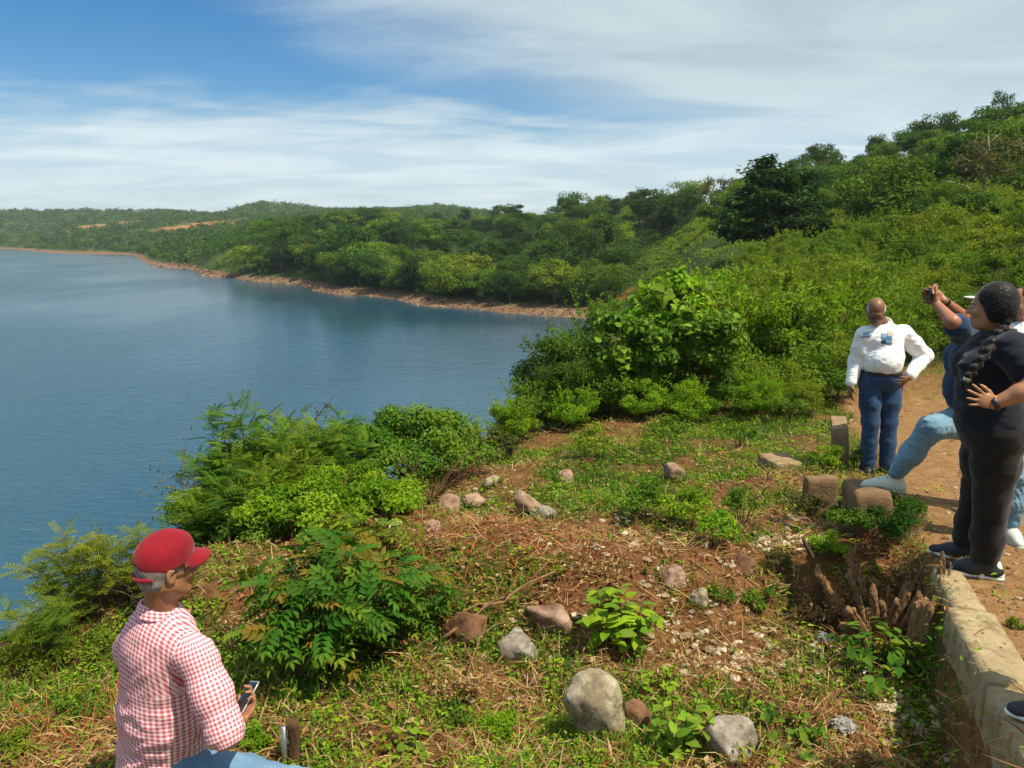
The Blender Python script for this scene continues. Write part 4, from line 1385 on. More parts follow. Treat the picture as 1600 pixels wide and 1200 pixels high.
    link('stems', mb.mesh('stems', [MAT['bark_brown']], smooth=True), o)


# --- sparse branch reaching over the water, bare twigs
def twigs(name, label, base, g, n, height, spread, lean, r0=0.010, bark='bark_grey', leaves=0, mat='leaf_olive', cat='dead branch', leaf=0.05):
    o = empty(name, base, label, cat)
    mb = MB(); fb = MB()
    for i in range(n):
        a = g.uniform(0, 6.28)
        t = np.linspace(0, 1, 7)[:, None]
        e = np.array([lean[0] * height + math.cos(a) * spread, lean[1] * height + math.sin(a) * spread, height * g.uniform(.6, 1)])
        s = e * t + g.normal(0, .03 * height, (7, 3)) * t + np.array([0, 0, .1 * height]) * np.sin(t * 3.1)
        V, F = tube(s, np.linspace(r0, r0 * .2, 7), 5); mb.add(V, F)
        for j in range(6):
            k = int(g.integers(2, 7)) - 1
            e2 = s[k] + g.normal(0, .16 * height, 3) + np.array([lean[0], lean[1], .5]) * .15 * height
            V, F = tube(np.array([s[k], (s[k] + e2) / 2 + g.normal(0, .02 * height, 3), e2]), [r0 * .4, r0 * .3, r0 * .1], 4); mb.add(V, F)
            if leaves:
                m = leaves; q = g.random(m)[:, None]
                pos = s[k] * (1 - q) + e2 * q + g.normal(0, .03, (m, 3)); nn_ = norm(rdirs(m, g) + [0, 0, .8])
                V, F = leaf_quads(pos, np.cross(nn_, rdirs(m, g)), nn_, leaf * g.uniform(.6, 1.2, m), leaf * .4); fb.add(V, F, np.repeat(g.random(m), 4))
    link('branch', mb.mesh('branch', [MAT[bark]], smooth=True), o)
    if leaves: link('foliage', fb.mesh('foliage', [MAT[mat]]), o)
    return o


bpt = at(300, 6.5); twigs('sparse_branch', 'thin branch with few brownish leaves reaching left over the water', bpt, g, 5, P(300, 690, 6.5)[2] - bpt[2], .14, (-.33, .05), leaves=9)
bpt = at(450, 7.3); twigs('bare_branch', 'reddish bare twigs poking above the feathery shrubs', bpt, g, 5, P(450, 630, 7.3)[2] - bpt[2], .22, (.02, 0), bark='bark_brown', leaves=3)
bpt = at(180, 4.7); twigs('dead_twigs', 'grey dead twigs between the feathery plants and the seated man', bpt, g, 16, .40, .22, (0.05, 0), .004)
p0 = G(670, 790); twigs('dead_twigs', 'bare brown twigs at the foot of the rounded shrub', p0, g, 14, .55, .45, (0.25, .15), .007, 'bark_brown')
p0 = G(765, 640, 8, 40); bpt = at(760, 10.2); twigs('bare_stalk', 'thin white dead stalk standing against the water', bpt, g, 1, P(760, 612, 10.2)[2] - bpt[2], .02, (0, 0), .006, 'bark_pale')


# ---------------------------------------------------------------- stumps, sticks, post
g = np.random.default_rng(91)


def stick(name, label, a, b2, r, mat, sag=0.02, forks=0, g=None, cat='branch'):
    a, b2 = np.array(a), np.array(b2); g = g or np.random.default_rng(1)
    t = np.linspace(0, 1, 9)[:, None]
    s = a * (1 - t) + b2 * t + g.normal(0, r * .9, (9, 3))
    s[:, 2] += sag * np.sin(t[:, 0] * 3.1)
    mb = MB(); V, F = tube(s, np.linspace(r, r * .5, 9), 7); mb.add(V - a, F)
    for k in range(forks):
        i = 2 + k * 2; e = s[i] + (b2 - a) * .25 + g.normal(0, .06, 3) + np.array([0, 0, .05])
        V, F = tube(np.array([s[i], (s[i] + e) / 2 + g.normal(0, .01, 3), e]), [r * .5, r * .4, r * .15], 5); mb.add(V - a, F)
    o = link(name, mb.mesh(name, [MAT[mat]], smooth=True)); o.location = a
    return tag(o, label, cat)


def lift(p, z): return p + np.array([0, 0, z])


stick('leaning_trunk', 'leaning cut trunk at the left end of the stumps', lift(G(1292, 965), -.03), P(1253, 842, G(1285, 955)[1] + .02), 0.024, 'bark_brown', 0.03, 1, g, 'stump')
stick('cut_branch', 'straight cut stem standing right of the yellow green clump', lift(G(1345, 960), -.03), P(1337, 855, G(1345, 960)[1]), 0.014, 'wood_dead', 0.01, 0, g, 'stump')
stick('cut_branch', 'forked cut stem rising from the split stump', lift(G(1420, 975), -.03), P(1448, 862, G(1420, 975)[1] + .05), 0.016, 'wood_dead', 0.02, 2, g, 'stump')
stick('fallen_branch', 'long pale fallen branch resting on the brown boulder', lift(G(695, 1012), .05), lift(G(866, 930), .14), 0.013, 'wood_dead', 0.05, 3, g)
stick('fallen_branch', 'thin stick lying below the long fallen branch', lift(G(690, 985), .03), lift(G(800, 958), .10), 0.008, 'wood_dead', 0.03, 1, g)
stick('fallen_branch', 'thin straight stick pointing down the grass right of the pinnate bush', lift(G(720, 1100), .02), lift(G(765, 985), .10), 0.005, 'wood_dead', 0.02, 0, g)
stick('pale_stick', 'short pale stick standing in the soil left of the concrete block', lift(G(1190, 782), -.02), P(1203, 738, G(1190, 782)[1]), 0.012, 'bark_pale', 0.0, 0, g)
pp = G(462, 1190)
post = P(462, 1124, pp[1])
o = empty('wooden_post', (pp[0], pp[1], pp[2]), 'dark wooden post with a metal pipe beside it near the seated man', 'post')
mb = MB(); V, F = round_box(0.024, 0.024, (post[2] - pp[2]) / 2 + .1, 0.006, (4, 4, 12), 0.003, 9, 12); mb.add(V + [0, 0, (post[2] - pp[2]) / 2 - .1], F)
link('post', weld(mb.mesh('post', [MAT['bark_brown']], smooth=True)), o)


def plain_mat(name, c, rough=0.6, metal=0.0, spec=0.5, bump=0.0, scale=60.0, var=0.25, trans=0.0):
    m = bpy.data.materials.new(name); m.use_nodes = True
    t = NG(m.node_tree); bs = m.node_tree.nodes['Principled BSDF']
    tco = t.n('ShaderNodeTexCoord').outputs['Object']
    nz = t.noise(tco, scale, 5, 0.6)
    a = tuple(v * (1 - var) for v in c); b2 = tuple(min(1, v * (1 + var)) for v in c)
    t.link(t.ramp(nz, [(0.3, a), (0.7, b2)]), bs.inputs['Base Color'])
    bs.inputs['Roughness'].default_value = rough; bs.inputs['Metallic'].default_value = metal
    bs.inputs['Specular IOR Level'].default_value = spec; bs.inputs['Transmission Weight'].default_value = trans
    if bump:
        bp = t.n('ShaderNodeBump'); bp.inputs['Strength'].default_value = bump; bp.inputs['Distance'].default_value = 0.004
        t.link(nz, bp.inputs['Height']); t.link(bp.outputs[0], bs.inputs['Normal'])
    MAT[name] = m
    return m


plain_mat('galvanised', (0.45, 0.46, 0.46), 0.35, 0.8)
plain_mat('white_plastic', (0.70, 0.72, 0.74), 0.35)
plain_mat('grey_wrap', (0.22, 0.22, 0.20), 0.5)
plain_mat('clear_plastic', (0.80, 0.82, 0.85), 0.08, trans=0.75)
V, F = tube(np.array([[-.045, -.01, -.1], [-.045, -.01, .05], [-.043, -.01, post[2] - pp[2] - .03]]), 0.014, 12)
mb = MB(); mb.add(V, F); link('metal_pipe', mb.mesh('metal_pipe', [MAT['galvanised']], smooth=True), o)


# ---------------------------------------------------------------- litter
def crumple(name, label, px, py, wpx, mat, seed, flat=0.45, sub=ICO4):
    g = np.random.default_rng(seed); p0 = G(px, py); r = wpx / 2 * p0[1] / 1200 / .93
    V0, F0 = sub; o = Vector(g.uniform(0, 30, 3))
    nz = np.array([abs(mnoise.noise(Vector(v) * 2.2 + o)) + .5 * abs(mnoise.noise(Vector(v) * 5 + o)) for v in V0])
    V = V0 * (0.55 + 0.75 * nz)[:, None] * r * np.array([1, .8, flat])
    mb = MB(); mb.add(V, F0)
    ob = link(name, mb.mesh(name, [MAT[mat]], smooth=False)); ob.location = (p0[0], p0[1], p0[2] + r * flat * .5); ob.rotation_euler = (.2, .1, g.uniform(0, 3))
    return tag(ob, label, 'litter')


crumple('crumpled_bag', 'crumpled white litter beside the low bright shrub', 618, 832, 40, 'white_plastic', 1)
crumple('crumpled_bag', 'crumpled grey wrapper in the shaded soil at lower right', 1318, 1140, 48, 'grey_wrap', 2)
crumple('plastic_scrap', 'shiny clear plastic scrap below the leaning cut trunk', 1287, 1005, 30, 'clear_plastic', 3, .8)
crumple('paper_scrap', 'flat pale scrap near the sunken grey boulder', 1350, 1045, 36, 'white_plastic', 4, .18)

g = np.random.default_rng(95)
rub = []
for (cx, cy, sx, sy, n) in ((1400, 1115, 60, 40, 60), (1395, 1050, 50, 18, 16), (1165, 1035, 60, 22, 40), (1215, 848, 32, 16, 46), (1290, 1040, 80, 40, 30), (640, 830, 40, 25, 24), (1060, 1000, 80, 60, 26), (1000, 900, 200, 120, 80), (740, 785, 60, 30, 60), (1120, 990, 120, 70, 50), (1260, 830, 60, 30, 40), (900, 830, 200, 80, 60)):
    for i in range(n):
        p = G(cx + g.normal() * sx * .5, min(1199, cy + g.normal() * sy * .5)); rub.append(p)
rub = np.array(rub)
stones('rubble', 'pale broken limestone and mortar fragments scattered on the soil', 'lime', rub, g.uniform(0.008, 0.030, len(rub)), 7, 0.5, ICO2)


# ---------------------------------------------------------------- grass, weeds, straw, fallen leaves (uncountable)
def near_scatter(g, n, Y0=2.0, Y1=17, px0=-420, px1=1800):
    n = int(n * 1.12)
    px = g.uniform(px0, px1, n); Y = np.exp(g.uniform(math.log(Y0), math.log(Y1), n))
    x = (px - 800) / 1200 * Y / 0.95
    return x, Y


def gmask(x, y):
    z = np.full_like(x, 7.5)
    return ground_masks(x, y, z)[:2]


g = np.random.default_rng(101)
pd1, pd2 = G(850, 880), G(1170, 970)
dry = lambda x, y: 1 - .62 * np.maximum(sstep(1.1, .5, np.hypot((x - pd1[0]) / 1.5, (y - pd1[1]) / 1.5)), sstep(1.1, .5, np.hypot((x - pd2[0]) / 1.0, (y - pd2[1]) / 1.0)))
# green blades
x, y = near_scatter(g, 330000)
pm, gm = gmask(x, y); db = brow_dist(x, y)
dens = np.clip(gm * 0.80 + 0.03, 0, 1) * (1 - 0.99 * pm) * sstep(3.4, 2.4, db)
dens = dens * dry(x, y)
# lush strip at the bottom, left bank
dens = np.maximum(dens, 0.9 * sstep(0.55, .15, np.hypot((x - 0.05) / 1.0, (y - 2.95) / 0.7)) * (vnoise(x * 3, y * 3, 9) > .35))
dens = np.maximum(dens, 0.9 * sstep(1.0, .5, np.hypot((x + 2.6) / 0.9, (y - 3.9) / 0.55)))
k = g.random(len(x)) < dens * 0.42
x, y = x[k], y[k]
ex = np.concatenate([[np.array([rx_, ry_]) + np.array([math.cos(t) * a_, math.sin(t) * b_]) * g.uniform(.85, 1.25) for t in g.uniform(math.pi * .9, math.pi * 2.1, 46)] for rx_, ry_, a_, b_ in ROCKS])
x = np.concatenate([x, ex[:, 0]]); y = np.concatenate([y, ex[:, 1]]); n = len(x)
z = H(x, y)
hgt = g.uniform(0.025, 0.075, n) * (0.7 + 0.9 * vnoise(x * 1.3, y * 1.3, 77)) * (1 + 0.05 * y)
a = g.uniform(0, 6.28, n); bend = g.uniform(0.1, 0.8, n) * hgt; wdt = g.uniform(0.0022, 0.0045, n) * (1 + .06 * y)
d = np.stack([np.cos(a), np.sin(a), np.zeros(n)], 1); sd = np.stack([-np.sin(a), np.cos(a), np.zeros(n)], 1)
p = np.stack([x, y, z - 0.01], 1); upv = np.array([0, 0, 1.0])
m1 = p + upv * (hgt * .6)[:, None] + d * (bend * .35)[:, None]
tp = p + upv * hgt[:, None] + d * bend[:, None]
V = np.stack([p + sd * wdt[:, None], p - sd * wdt[:, None], m1 + sd * (wdt * .8)[:, None], m1 - sd * (wdt * .8)[:, None], tp], 1).reshape(-1, 3)
b0 = np.arange(n)[:, None] * 5
mb = MB(); mb.add(V, np.concatenate([b0 + [[0, 1, 2]], b0 + [[1, 3, 2]], b0 + [[2, 3, 4]]]), np.repeat(np.clip(vnoise(x * 1.7, y * 1.7, 5) * .6 + g.normal(0.12, .2, n), 0, 1), 5))
tag(link('grass', mb.mesh('grass', [MAT['grass_blade']])), 'short green grass growing in patches on the bank', kind='stuff')
print('blades', n)
# low broad weeds
x, y = near_scatter(g, 60000, 2.0, 15)
pm, gm = gmask(x, y); db = brow_dist(x, y)
dens = np.clip(0.16 + gm * 0.8, 0, 1) * dry(x, y) * (1 - 0.97 * pm) * sstep(3.2, 2.0, db)
k = g.random(len(x)) < dens * 0.55
x, y = x[k], y[k]; n = len(x); per = 9
idx = np.repeat(np.arange(n), per)
hh = g.uniform(0.02, 0.13, n) * (0.5 + vnoise(x * 1.6, y * 1.6, 91)) * (1 + .03 * y)
c = np.stack([x, y, H(x, y)], 1)[idx]
e = rdirs(n * per, g); e[:, 2] = np.abs(e[:, 2])
pos = c + e * (hh[idx] * g.uniform(.3, 1, n * per))[:, None] * np.array([.8, .8, 1])
nn_ = norm(e * .4 + np.array([0, 0, .9]) + g.normal(0, .3, e.shape)); ax = norm(np.cross(nn_, rdirs(len(pos), g)) + e * np.array([.6, .6, 0]))
L = g.uniform(0.012, 0.034, n)[idx] * g.uniform(.7, 1.2, n * per) * (1 + .03 * y[idx])
V, F = leaf_quads(pos, ax, nn_, L, L * .55)
mb = MB(); mb.add(V, F, np.repeat(np.clip(g.uniform(.1, .9, n)[idx] + g.normal(0, .1, n * per), 0, 1), 4))
tag(link('ground_weeds', mb.mesh('ground_weeds', [MAT['leaf_bright']])), 'small leafy weeds covering the bank between the stones', kind='stuff')
# straw and thin dead stems lying about
def straw(n0, name, label, mat, dfun, Lr, Wr, seed, lift_=0.02, tilt=0.18):
    g = np.random.default_rng(seed)
    x, y = near_scatter(g, n0, 2.0, 13)
    pm, gm = gmask(x, y); db = brow_dist(x, y)
    k = g.random(len(x)) < np.clip(dfun(x, y, pm, gm), 0, 1) * sstep(2.0, 1.2, db)
    x, y = x[k], y[k]; n = len(x)
    a = g.uniform(0, 6.28, n); L = g.uniform(*Lr, n) * (1 + .02 * y)
    d = norm(np.stack([np.cos(a), np.sin(a), g.normal(0.05, tilt, n)], 1)); sd = norm(np.cross(d, np.array([0, 0, 1.0]) + g.normal(0, .4, (n, 3))))
    p = np.stack([x, y, H(x, y) + g.uniform(0, lift_, n)], 1); w = (g.uniform(*Wr, n) * (1 + .05 * y))[:, None]
    e = p + d * L[:, None]; m = (p + e) / 2 + np.array([0, 0, 1]) * (L * g.uniform(-.05, .15, n))[:, None]
    V = np.stack([p + sd * w, p - sd * w, m + sd * w, m - sd * w, e], 1).reshape(-1, 3)
    b0 = np.arange(n)[:, None] * 5
    mb = MB(); mb.add(V, np.concatenate([b0 + [[0, 1, 2]], b0 + [[1, 3, 2]], b0 + [[2, 3, 4]]]), np.repeat(g.random(n), 5))
    tag(link(name, mb.mesh(name, [MAT[mat]])), label, kind='stuff')


patch = lambda x, y, c, rx_, ry_: sstep(1.1, .5, np.hypot((x - c[0]) / rx_, (y - c[1]) / ry_))
pa, pb, pc = G(90, 1150), G(660, 860), G(760, 870)
rusty = lambda x, y: np.maximum(np.maximum(patch(x, y, pb, .55, 1.1), patch(x, y, pc, .9, .7)), patch(x, y, pa, .55, .5))
straw(80000, 'dry_straw', 'thin dry straw and dead stems lying on the soil', 'straw', lambda x, y, pm, gm: (0.50 - .25 * gm) * (1.7 - .7 * dry(x, y)) * (1 - .93 * pm) + .5 * patch(x, y, pa, .6, .6), (0.04, 0.20), (0.0012, 0.0026), 103, 0.03, .25)
straw(50000, 'rust_grass', 'rust coloured dead grass in dry patches', 'russet', lambda x, y, pm, gm: 0.95 * rusty(x, y) + .05 * (1 - pm), (0.04, 0.15), (0.0015, 0.003), 104, 0.05, .55)
x, y = near_scatter(g, 26000, 2.0, 12)
pm, gm = gmask(x, y); db = brow_dist(x, y)
k = g.random(len(x)) < (0.34 * (1 - .85 * pm) + .3 * rusty(x, y)) * sstep(2.0, 1.0, db)
x, y = x[k], y[k]; n = len(x)
nn_ = norm(np.array([0, 0, 1.0]) + g.normal(0, .45, (n, 3)))
L = g.uniform(.015, .055, n) * (1 + .03 * y)
V, F = leaf_quads(np.stack([x, y, H(x, y) + g.uniform(.002, .03, n)], 1), np.cross(nn_, rdirs(n, g)), nn_, L, L * .55, .3, .2)
mb = MB(); mb.add(V, F, np.repeat(g.random(n), 4))
tag(link('leaf_litter', mb.mesh('leaf_litter', [MAT['straw']])), 'curled dead leaves scattered over the soil', kind='stuff')
x, y = near_scatter(g, 5200, 2.0, 13)
pm, gm = gmask(x, y); k = (brow_dist(x, y) < 1) & (g.random(len(x)) < .5 + .3 * pm - .3 * gm)
x, y = x[k], y[k]
stones('pebbles', 'small brown pebbles and clods on the soil and path', 'stone_pink', np.stack([x, y, H(x, y)], 1), g.uniform(.004, .020, len(x)) * (1 + .04 * y), 11, .6, ICO1)
# ---------------------------------------------------------------- figures: smooth solids turned into one surface
class Solid:
    def __init__(self, vox=0.008):
        self.v = vox; self.p = []

    def cap(self, a, b2, ra, rb, k=0.02, flat=None, sub=False):
        a = np.asarray(a, float); b2 = np.asarray(b2, float); r = max(ra, rb)
        self.p.append(('c', a, b2, ra, rb, flat, k, sub, np.minimum(a, b2) - r, np.maximum(a, b2) + r)); return self

    def chain(self, pts, rs, k=0.02, flat=None):
        for i in range(len(pts) - 1):
            self.cap(pts[i], pts[i + 1], rs[i], rs[i + 1], k, flat)
        return self

    def ell(self, c, rad_, fr=None, k=0.02, sub=False):
        c = np.asarray(c, float); rad_ = np.asarray(rad_, float); fr = np.eye(3) if fr is None else np.asarray(fr, float)
        ext = np.sqrt(((fr * rad_[:, None]) ** 2).sum(0))
        self.p.append(('e', c, rad_, fr, k, sub, c - ext, c + ext)); return self

    def plane(self, c, n):
        """cut away everything on the side the normal points to"""
        self.p.append(('p', np.asarray(c, float), norm(n))); return self

    def build(self):
        v = self.v
        lo = np.min([q[-2] for q in self.p if q[0] != 'p' and not q[-3]], 0) - 4 * v
        hi = np.max([q[-1] for q in self.p if q[0] != 'p' and not q[-3]], 0) + 4 * v
        n = np.ceil((hi - lo) / v).astype(int) + 1
        big = 0.12
        D = np.full(n, big, np.float32)
        ax = [lo[i] + np.arange(n[i]) * v for i in range(3)]
        for q in self.p:
            if q[0] == 'p':
                d = (ax[0][:, None, None] - q[1][0]) * q[2][0] + (ax[1][None, :, None] - q[1][1]) * q[2][1] + (ax[2][None, None, :] - q[1][2]) * q[2][2]
                D = np.maximum(D, d.astype(np.float32)); continue
            k, sub = (q[6], q[7]) if q[0] == 'c' else (q[4], q[5])
            pad = k * 1.2 + 3 * v
            s = [slice(max(0, int((q[-2][i] - pad - lo[i]) / v)), min(n[i], int((q[-1][i] + pad - lo[i]) / v) + 2)) for i in range(3)]
            if any(t.stop <= t.start for t in s): continue
            px_, py_, pz_ = np.meshgrid(ax[0][s[0]], ax[1][s[1]], ax[2][s[2]], indexing='ij')
            pt = np.stack([px_, py_, pz_], -1)
            if q[0] == 'c':
                a, b2, ra, rb, flat = q[1:6]
                ba = b2 - a; pa = pt - a
                if flat is not None:
                    fn, fs = norm(flat[0]), flat[1]
                    pa = pa + (pa @ fn)[..., None] * fn * (fs - 1); ba = ba + (ba @ fn) * fn * (fs - 1)
                h = np.clip(pa @ ba / max(ba @ ba, 1e-9), 0, 1)
                d = np.linalg.norm(pa - h[..., None] * ba, axis=-1) - (ra + (rb - ra) * h)
                if flat is not None: d = d / (1 + (fs - 1) * 0.4)
            else:
                c, rad_, fr = q[1:4]
                l = (pt - c) @ fr.T
                k0 = np.linalg.norm(l / rad_, axis=-1); k1 = np.linalg.norm(l / rad_ ** 2, axis=-1)
                d = k0 * (k0 - 1) / np.maximum(k1, 1e-6)
            cur = D[s[0], s[1], s[2]]
            if sub:
                d = -d; h = np.clip(0.5 - 0.5 * (d - cur) / -k if False else 0.5 + 0.5 * (d - cur) / k, 0, 1)
                D[s[0], s[1], s[2]] = cur * (1 - h) + d * h + k * h * (1 - h)
            else:
                h = np.clip(0.5 + 0.5 * (cur - d) / k, 0, 1)
                D[s[0], s[1], s[2]] = np.minimum(big, cur * (1 - h) + d * h - k * h * (1 - h))
        return surface_nets(D, lo, v)


def surface_nets(D, lo, v):
    ins = D < 0
    sh = [(0, 0, 0), (1, 0, 0), (0, 1, 0), (1, 1, 0), (0, 0, 1), (1, 0, 1), (0, 1, 1), (1, 1, 1)]
    n = np.array(D.shape) - 1
    sm = np.zeros(n, np.int8)
    for a, b2, c in sh:
        sm += ins[a:a + n[0], b2:b2 + n[1], c:c + n[2]]
    act = (sm > 0) & (sm < 8)
    idx = np.argwhere(act)
    ids = np.full(n, -1, np.int64); ids[act] = np.arange(len(idx))
    cv = np.stack([D[idx[:, 0] + a, idx[:, 1] + b2, idx[:, 2] + c] for a, b2, c in sh], 1)
    pos = np.zeros((len(idx), 3)); cnt = np.zeros(len(idx))
    S8 = np.array(sh, float)
    for i in range(8):
        for j in range(i + 1, 8):
            if abs(S8[i] - S8[j]).sum() != 1: continue
            m = (cv[:, i] < 0) != (cv[:, j] < 0)
            t = cv[m, i] / (cv[m, i] - cv[m, j])
            pos[m] += S8[i] + t[:, None] * (S8[j] - S8[i]); cnt[m] += 1
    V = lo + (idx + pos / cnt[:, None]) * v
    Q = []
    for axn in range(3):
        u, w = [(1, 2), (2, 0), (0, 1)][axn]
        a = np.take(ins, range(D.shape[axn] - 1), axn); b2 = np.take(ins, range(1, D.shape[axn]), axn)
        ch = np.argwhere(a != b2)
        ch = ch[(ch[:, u] > 0) & (ch[:, w] > 0) & (ch[:, u] < n[u]) & (ch[:, w] < n[w])]
        if not len(ch): continue
        flip = ins[tuple(ch.T)]
        du = np.zeros(3, int); du[u] = 1; dw = np.zeros(3, int); dw[w] = 1
        q = np.stack([ids[tuple((ch - du - dw).T)], ids[tuple((ch - dw).T)], ids[tuple(ch.T)], ids[tuple((ch - du).T)]], 1)
        q[~flip] = q[~flip][:, ::-1]
        Q.append(q)
    return V, np.concatenate(Q)


def vnormals(V, F):
    N = np.zeros_like(V)
    fn = np.cross(V[F[:, 2]] - V[F[:, 0]], V[F[:, 3]] - V[F[:, 1]])
    for i in range(4):
        np.add.at(N, F[:, i], fn)
    return norm(N)


def relax(V, F, it=2, f=0.5):
    e = np.concatenate([F[:, [0, 1]], F[:, [1, 2]], F[:, [2, 3]], F[:, [3, 0]]])
    for _ in range(it):
        A = np.zeros_like(V); c = np.zeros(len(V))
        np.add.at(A, e[:, 0], V[e[:, 1]]); np.add.at(c, e[:, 0], 1)
        np.add.at(A, e[:, 1], V[e[:, 0]]); np.add.at(c, e[:, 1], 1)
        V = V * (1 - f) + f * A / np.maximum(c, 1)[:, None]
    return V


def folds(V, F, amp, freq, axis=(0, 0, 1), along=2.5, across=0.7, seed=0.0, where=None):
    """cloth creases: ridged noise, denser along the given axis"""
    N = vnormals(V, F); a = norm(axis)
    x = norm(np.cross(a, [0.3, 0.9, 0.1])); y = np.cross(a, x)
    Q = np.stack([V @ x * across, V @ y * across, V @ a * along + (V @ x) * 0.8], 1) * freq
    d = np.array([(1 - 2.2 * abs(mnoise.noise(Vector(q) + Vector((seed, seed * .7, 0))))) * .7 + .45 * mnoise.noise(Vector(q) * 2.3 + Vector((3 + seed, 0, 0))) for q in Q])
    if where is not None: d = d * where
    return V + N * (amp * d)[:, None]


def frame(f, u=(0, 0, 1)):
    f = norm(f); r = norm(np.cross(f, u)); u2 = np.cross(r, f)
    return np.stack([r, f, u2])      # rows: right, forward, up


def head(S, c, fr, s=1.0, nose=1.0):
    T = lambda x, y, z: np.asarray(c) + s * (x * fr[0] + y * fr[1] + z * fr[2])
    E = lambda p, rr, k=.012, sub=False: S.ell(T(*p), np.array(rr) * s, fr, k, sub)
    E((0, -.014, .034), (.073, .094, .086), .02)
    E((0, .026, -.030), (.060, .068, .078), .03)
    E((0, .050, -.092), (.036, .036, .026), .025)
    for q in (-1, 1):
        S.cap(T(q * .052, -.01, -.055), T(q * .022, .055, -.096), .020 * s, .018 * s, .025)
        E((q * .042, .066, -.028), (.020, .018, .017), .02)
        E((q * .031, .100, .002), (.016, .014, .011), .012, True)
        E((q * .0765, -.012, -.012), (.010, .020, .033), .008)
        E((q * .0865, -.008, -.010), (.007, .010, .018), .006, True)
        E((q * .012, .100, -.034), (.009, .011, .008), .008)
    E((0, .078, .022), (.048, .018, .011), .014)
    S.cap(T(0, .086, .010), T(0, .109 * (0.9 + .1 * nose), -.030), .008 * s, .0125 * s, .010)
    S.cap(T(-.020, .085, -.062), T(.020, .085, -.062), .008 * s, .008 * s, .008)
    S.cap(T(-.018, .084, -.073), T(.018, .084, -.073), .0085 * s, .0085 * s, .008)
    E((0, .104, -.0675), (.022, .010, .0022), .003, True)
    return T


def hand(S, wrist, d, nrm, thumb, curl=0.35, spread=0.12, s=1.0, thumb_out=0.8, thumb_curl=0.2):
    """d: wrist to knuckles, nrm: the way the palm faces, thumb: the thumb's side"""
    d = norm(d); t = norm(np.asarray(thumb) - np.dot(thumb, d) * d); n = np.cross(d, t)
    if np.dot(n, nrm) < 0: n = -n
    w = np.asarray(wrist, float)
    fr = np.stack([t, d, n])
    S.ell(w + d * .050 * s, np.array([.040, .052, .0145]) * s, fr, .012)
    S.ell(w + d * .030 * s + t * .022 * s + n * .006 * s, np.array([.018, .030, .016]) * s, fr, .012)
    for i, (o, L, r) in enumerate(((.029, .078, .0086), (.0095, .086, .0090), (-.010, .079, .0086), (-.028, .062, .0076))):
        p = w + d * (.082 - .004 * i * (i > 1)) * s + t * o * s
        dd = norm(d + t * spread * (1.2 - i * .8))
        a = curl * (0.9 + .12 * i)
        q = [p - dd * .02 * s, p]
        for j, f in enumerate((.46, .30, .24)):
            ang = a * (j + .6)
            q.append(q[-1] + (dd * math.cos(ang) + n * math.sin(ang)) * L * f * s)
        S.chain(q, np.array([1.0, 1.0, .94, .86, .74]) * r * s, .005)
    p = w + d * .022 * s + t * .030 * s
    d1 = norm(t * thumb_out + d * .75 + n * .25); d2 = norm(d1 * .8 + d * .6 + n * thumb_curl)
    S.chain([p, p + d1 * .034 * s, p + d1 * .034 * s + d2 * .030 * s, p + d1 * .034 * s + d2 * .030 * s + norm(d2 + n * thumb_curl) * .024 * s], np.array([.0125, .0108, .0098, .0078]) * s, .007)


def skin_mat(name, c, dark=0.72):
    m = bpy.data.materials.new(name); m.use_nodes = True
    t = NG(m.node_tree); bs = m.node_tree.nodes['Principled BSDF']
    tco = t.n('ShaderNodeTexCoord').outputs['Object']
    a = t.noise(tco, 14, 5, 0.6); b2 = t.noise(tco, 160, 3, 0.6)
    t.link(t.mix(a, rgb(*[v * dark for v in c]), rgb(c[0] * 1.12, c[1] * 1.1, c[2] * 1.08)), bs.inputs['Base Color'])
    bs.inputs['Roughness'].default_value = 0.48
    bs.inputs['Subsurface Weight'].default_value = 0.06
    bs.inputs['Subsurface Radius'].default_value = (0.01, 0.004, 0.002)
    bp = t.n('ShaderNodeBump'); bp.inputs['Strength'].default_value = 0.25; bp.inputs['Distance'].default_value = 0.002
    t.link(b2, bp.inputs['Height']); t.link(bp.outputs[0], bs.inputs['Normal'])
    MAT[name] = m
    return m


def cloth_mat(name, a, b2, scale=35, weave=900, rough=0.85, c3=None):
    m = bpy.data.materials.new(name); m.use_nodes = True
    t = NG(m.node_tree); bs = m.node_tree.nodes['Principled BSDF']
    tco = t.n('ShaderNodeTexCoord').outputs['Object']
    n1_ = t.noise(tco, scale * .2, 5, 0.6); n2_ = t.noise(t.mapping(tco, scale=(1, 1, .35)), weave * .35, 3, 0.6)
    f = t.math('ADD', t.math('MULTIPLY', n1_, .7), t.math('MULTIPLY', n2_, .3))
    st = [(0.34, a), (0.62, b2)] + ([(0.72, c3)] if c3 else [])
    t.link(t.ramp(f, st), bs.inputs['Base Color'])
    bs.inputs['Roughness'].default_value = rough; bs.inputs['Specular IOR Level'].default_value = 0.15
    bs.inputs['Sheen Weight'].default_value = 0.15
    n3_ = t.noise(tco, 22, 5, 0.55)
    bp = t.n('ShaderNodeBump'); bp.inputs['Strength'].default_value = 0.5; bp.inputs['Distance'].default_value = 0.006
    t.link(t.math('ADD', n3_, t.math('MULTIPLY', n2_, .12)), bp.inputs['Height']); t.link(bp.outputs[0], bs.inputs['Normal'])
    MAT[name] = m
    return m


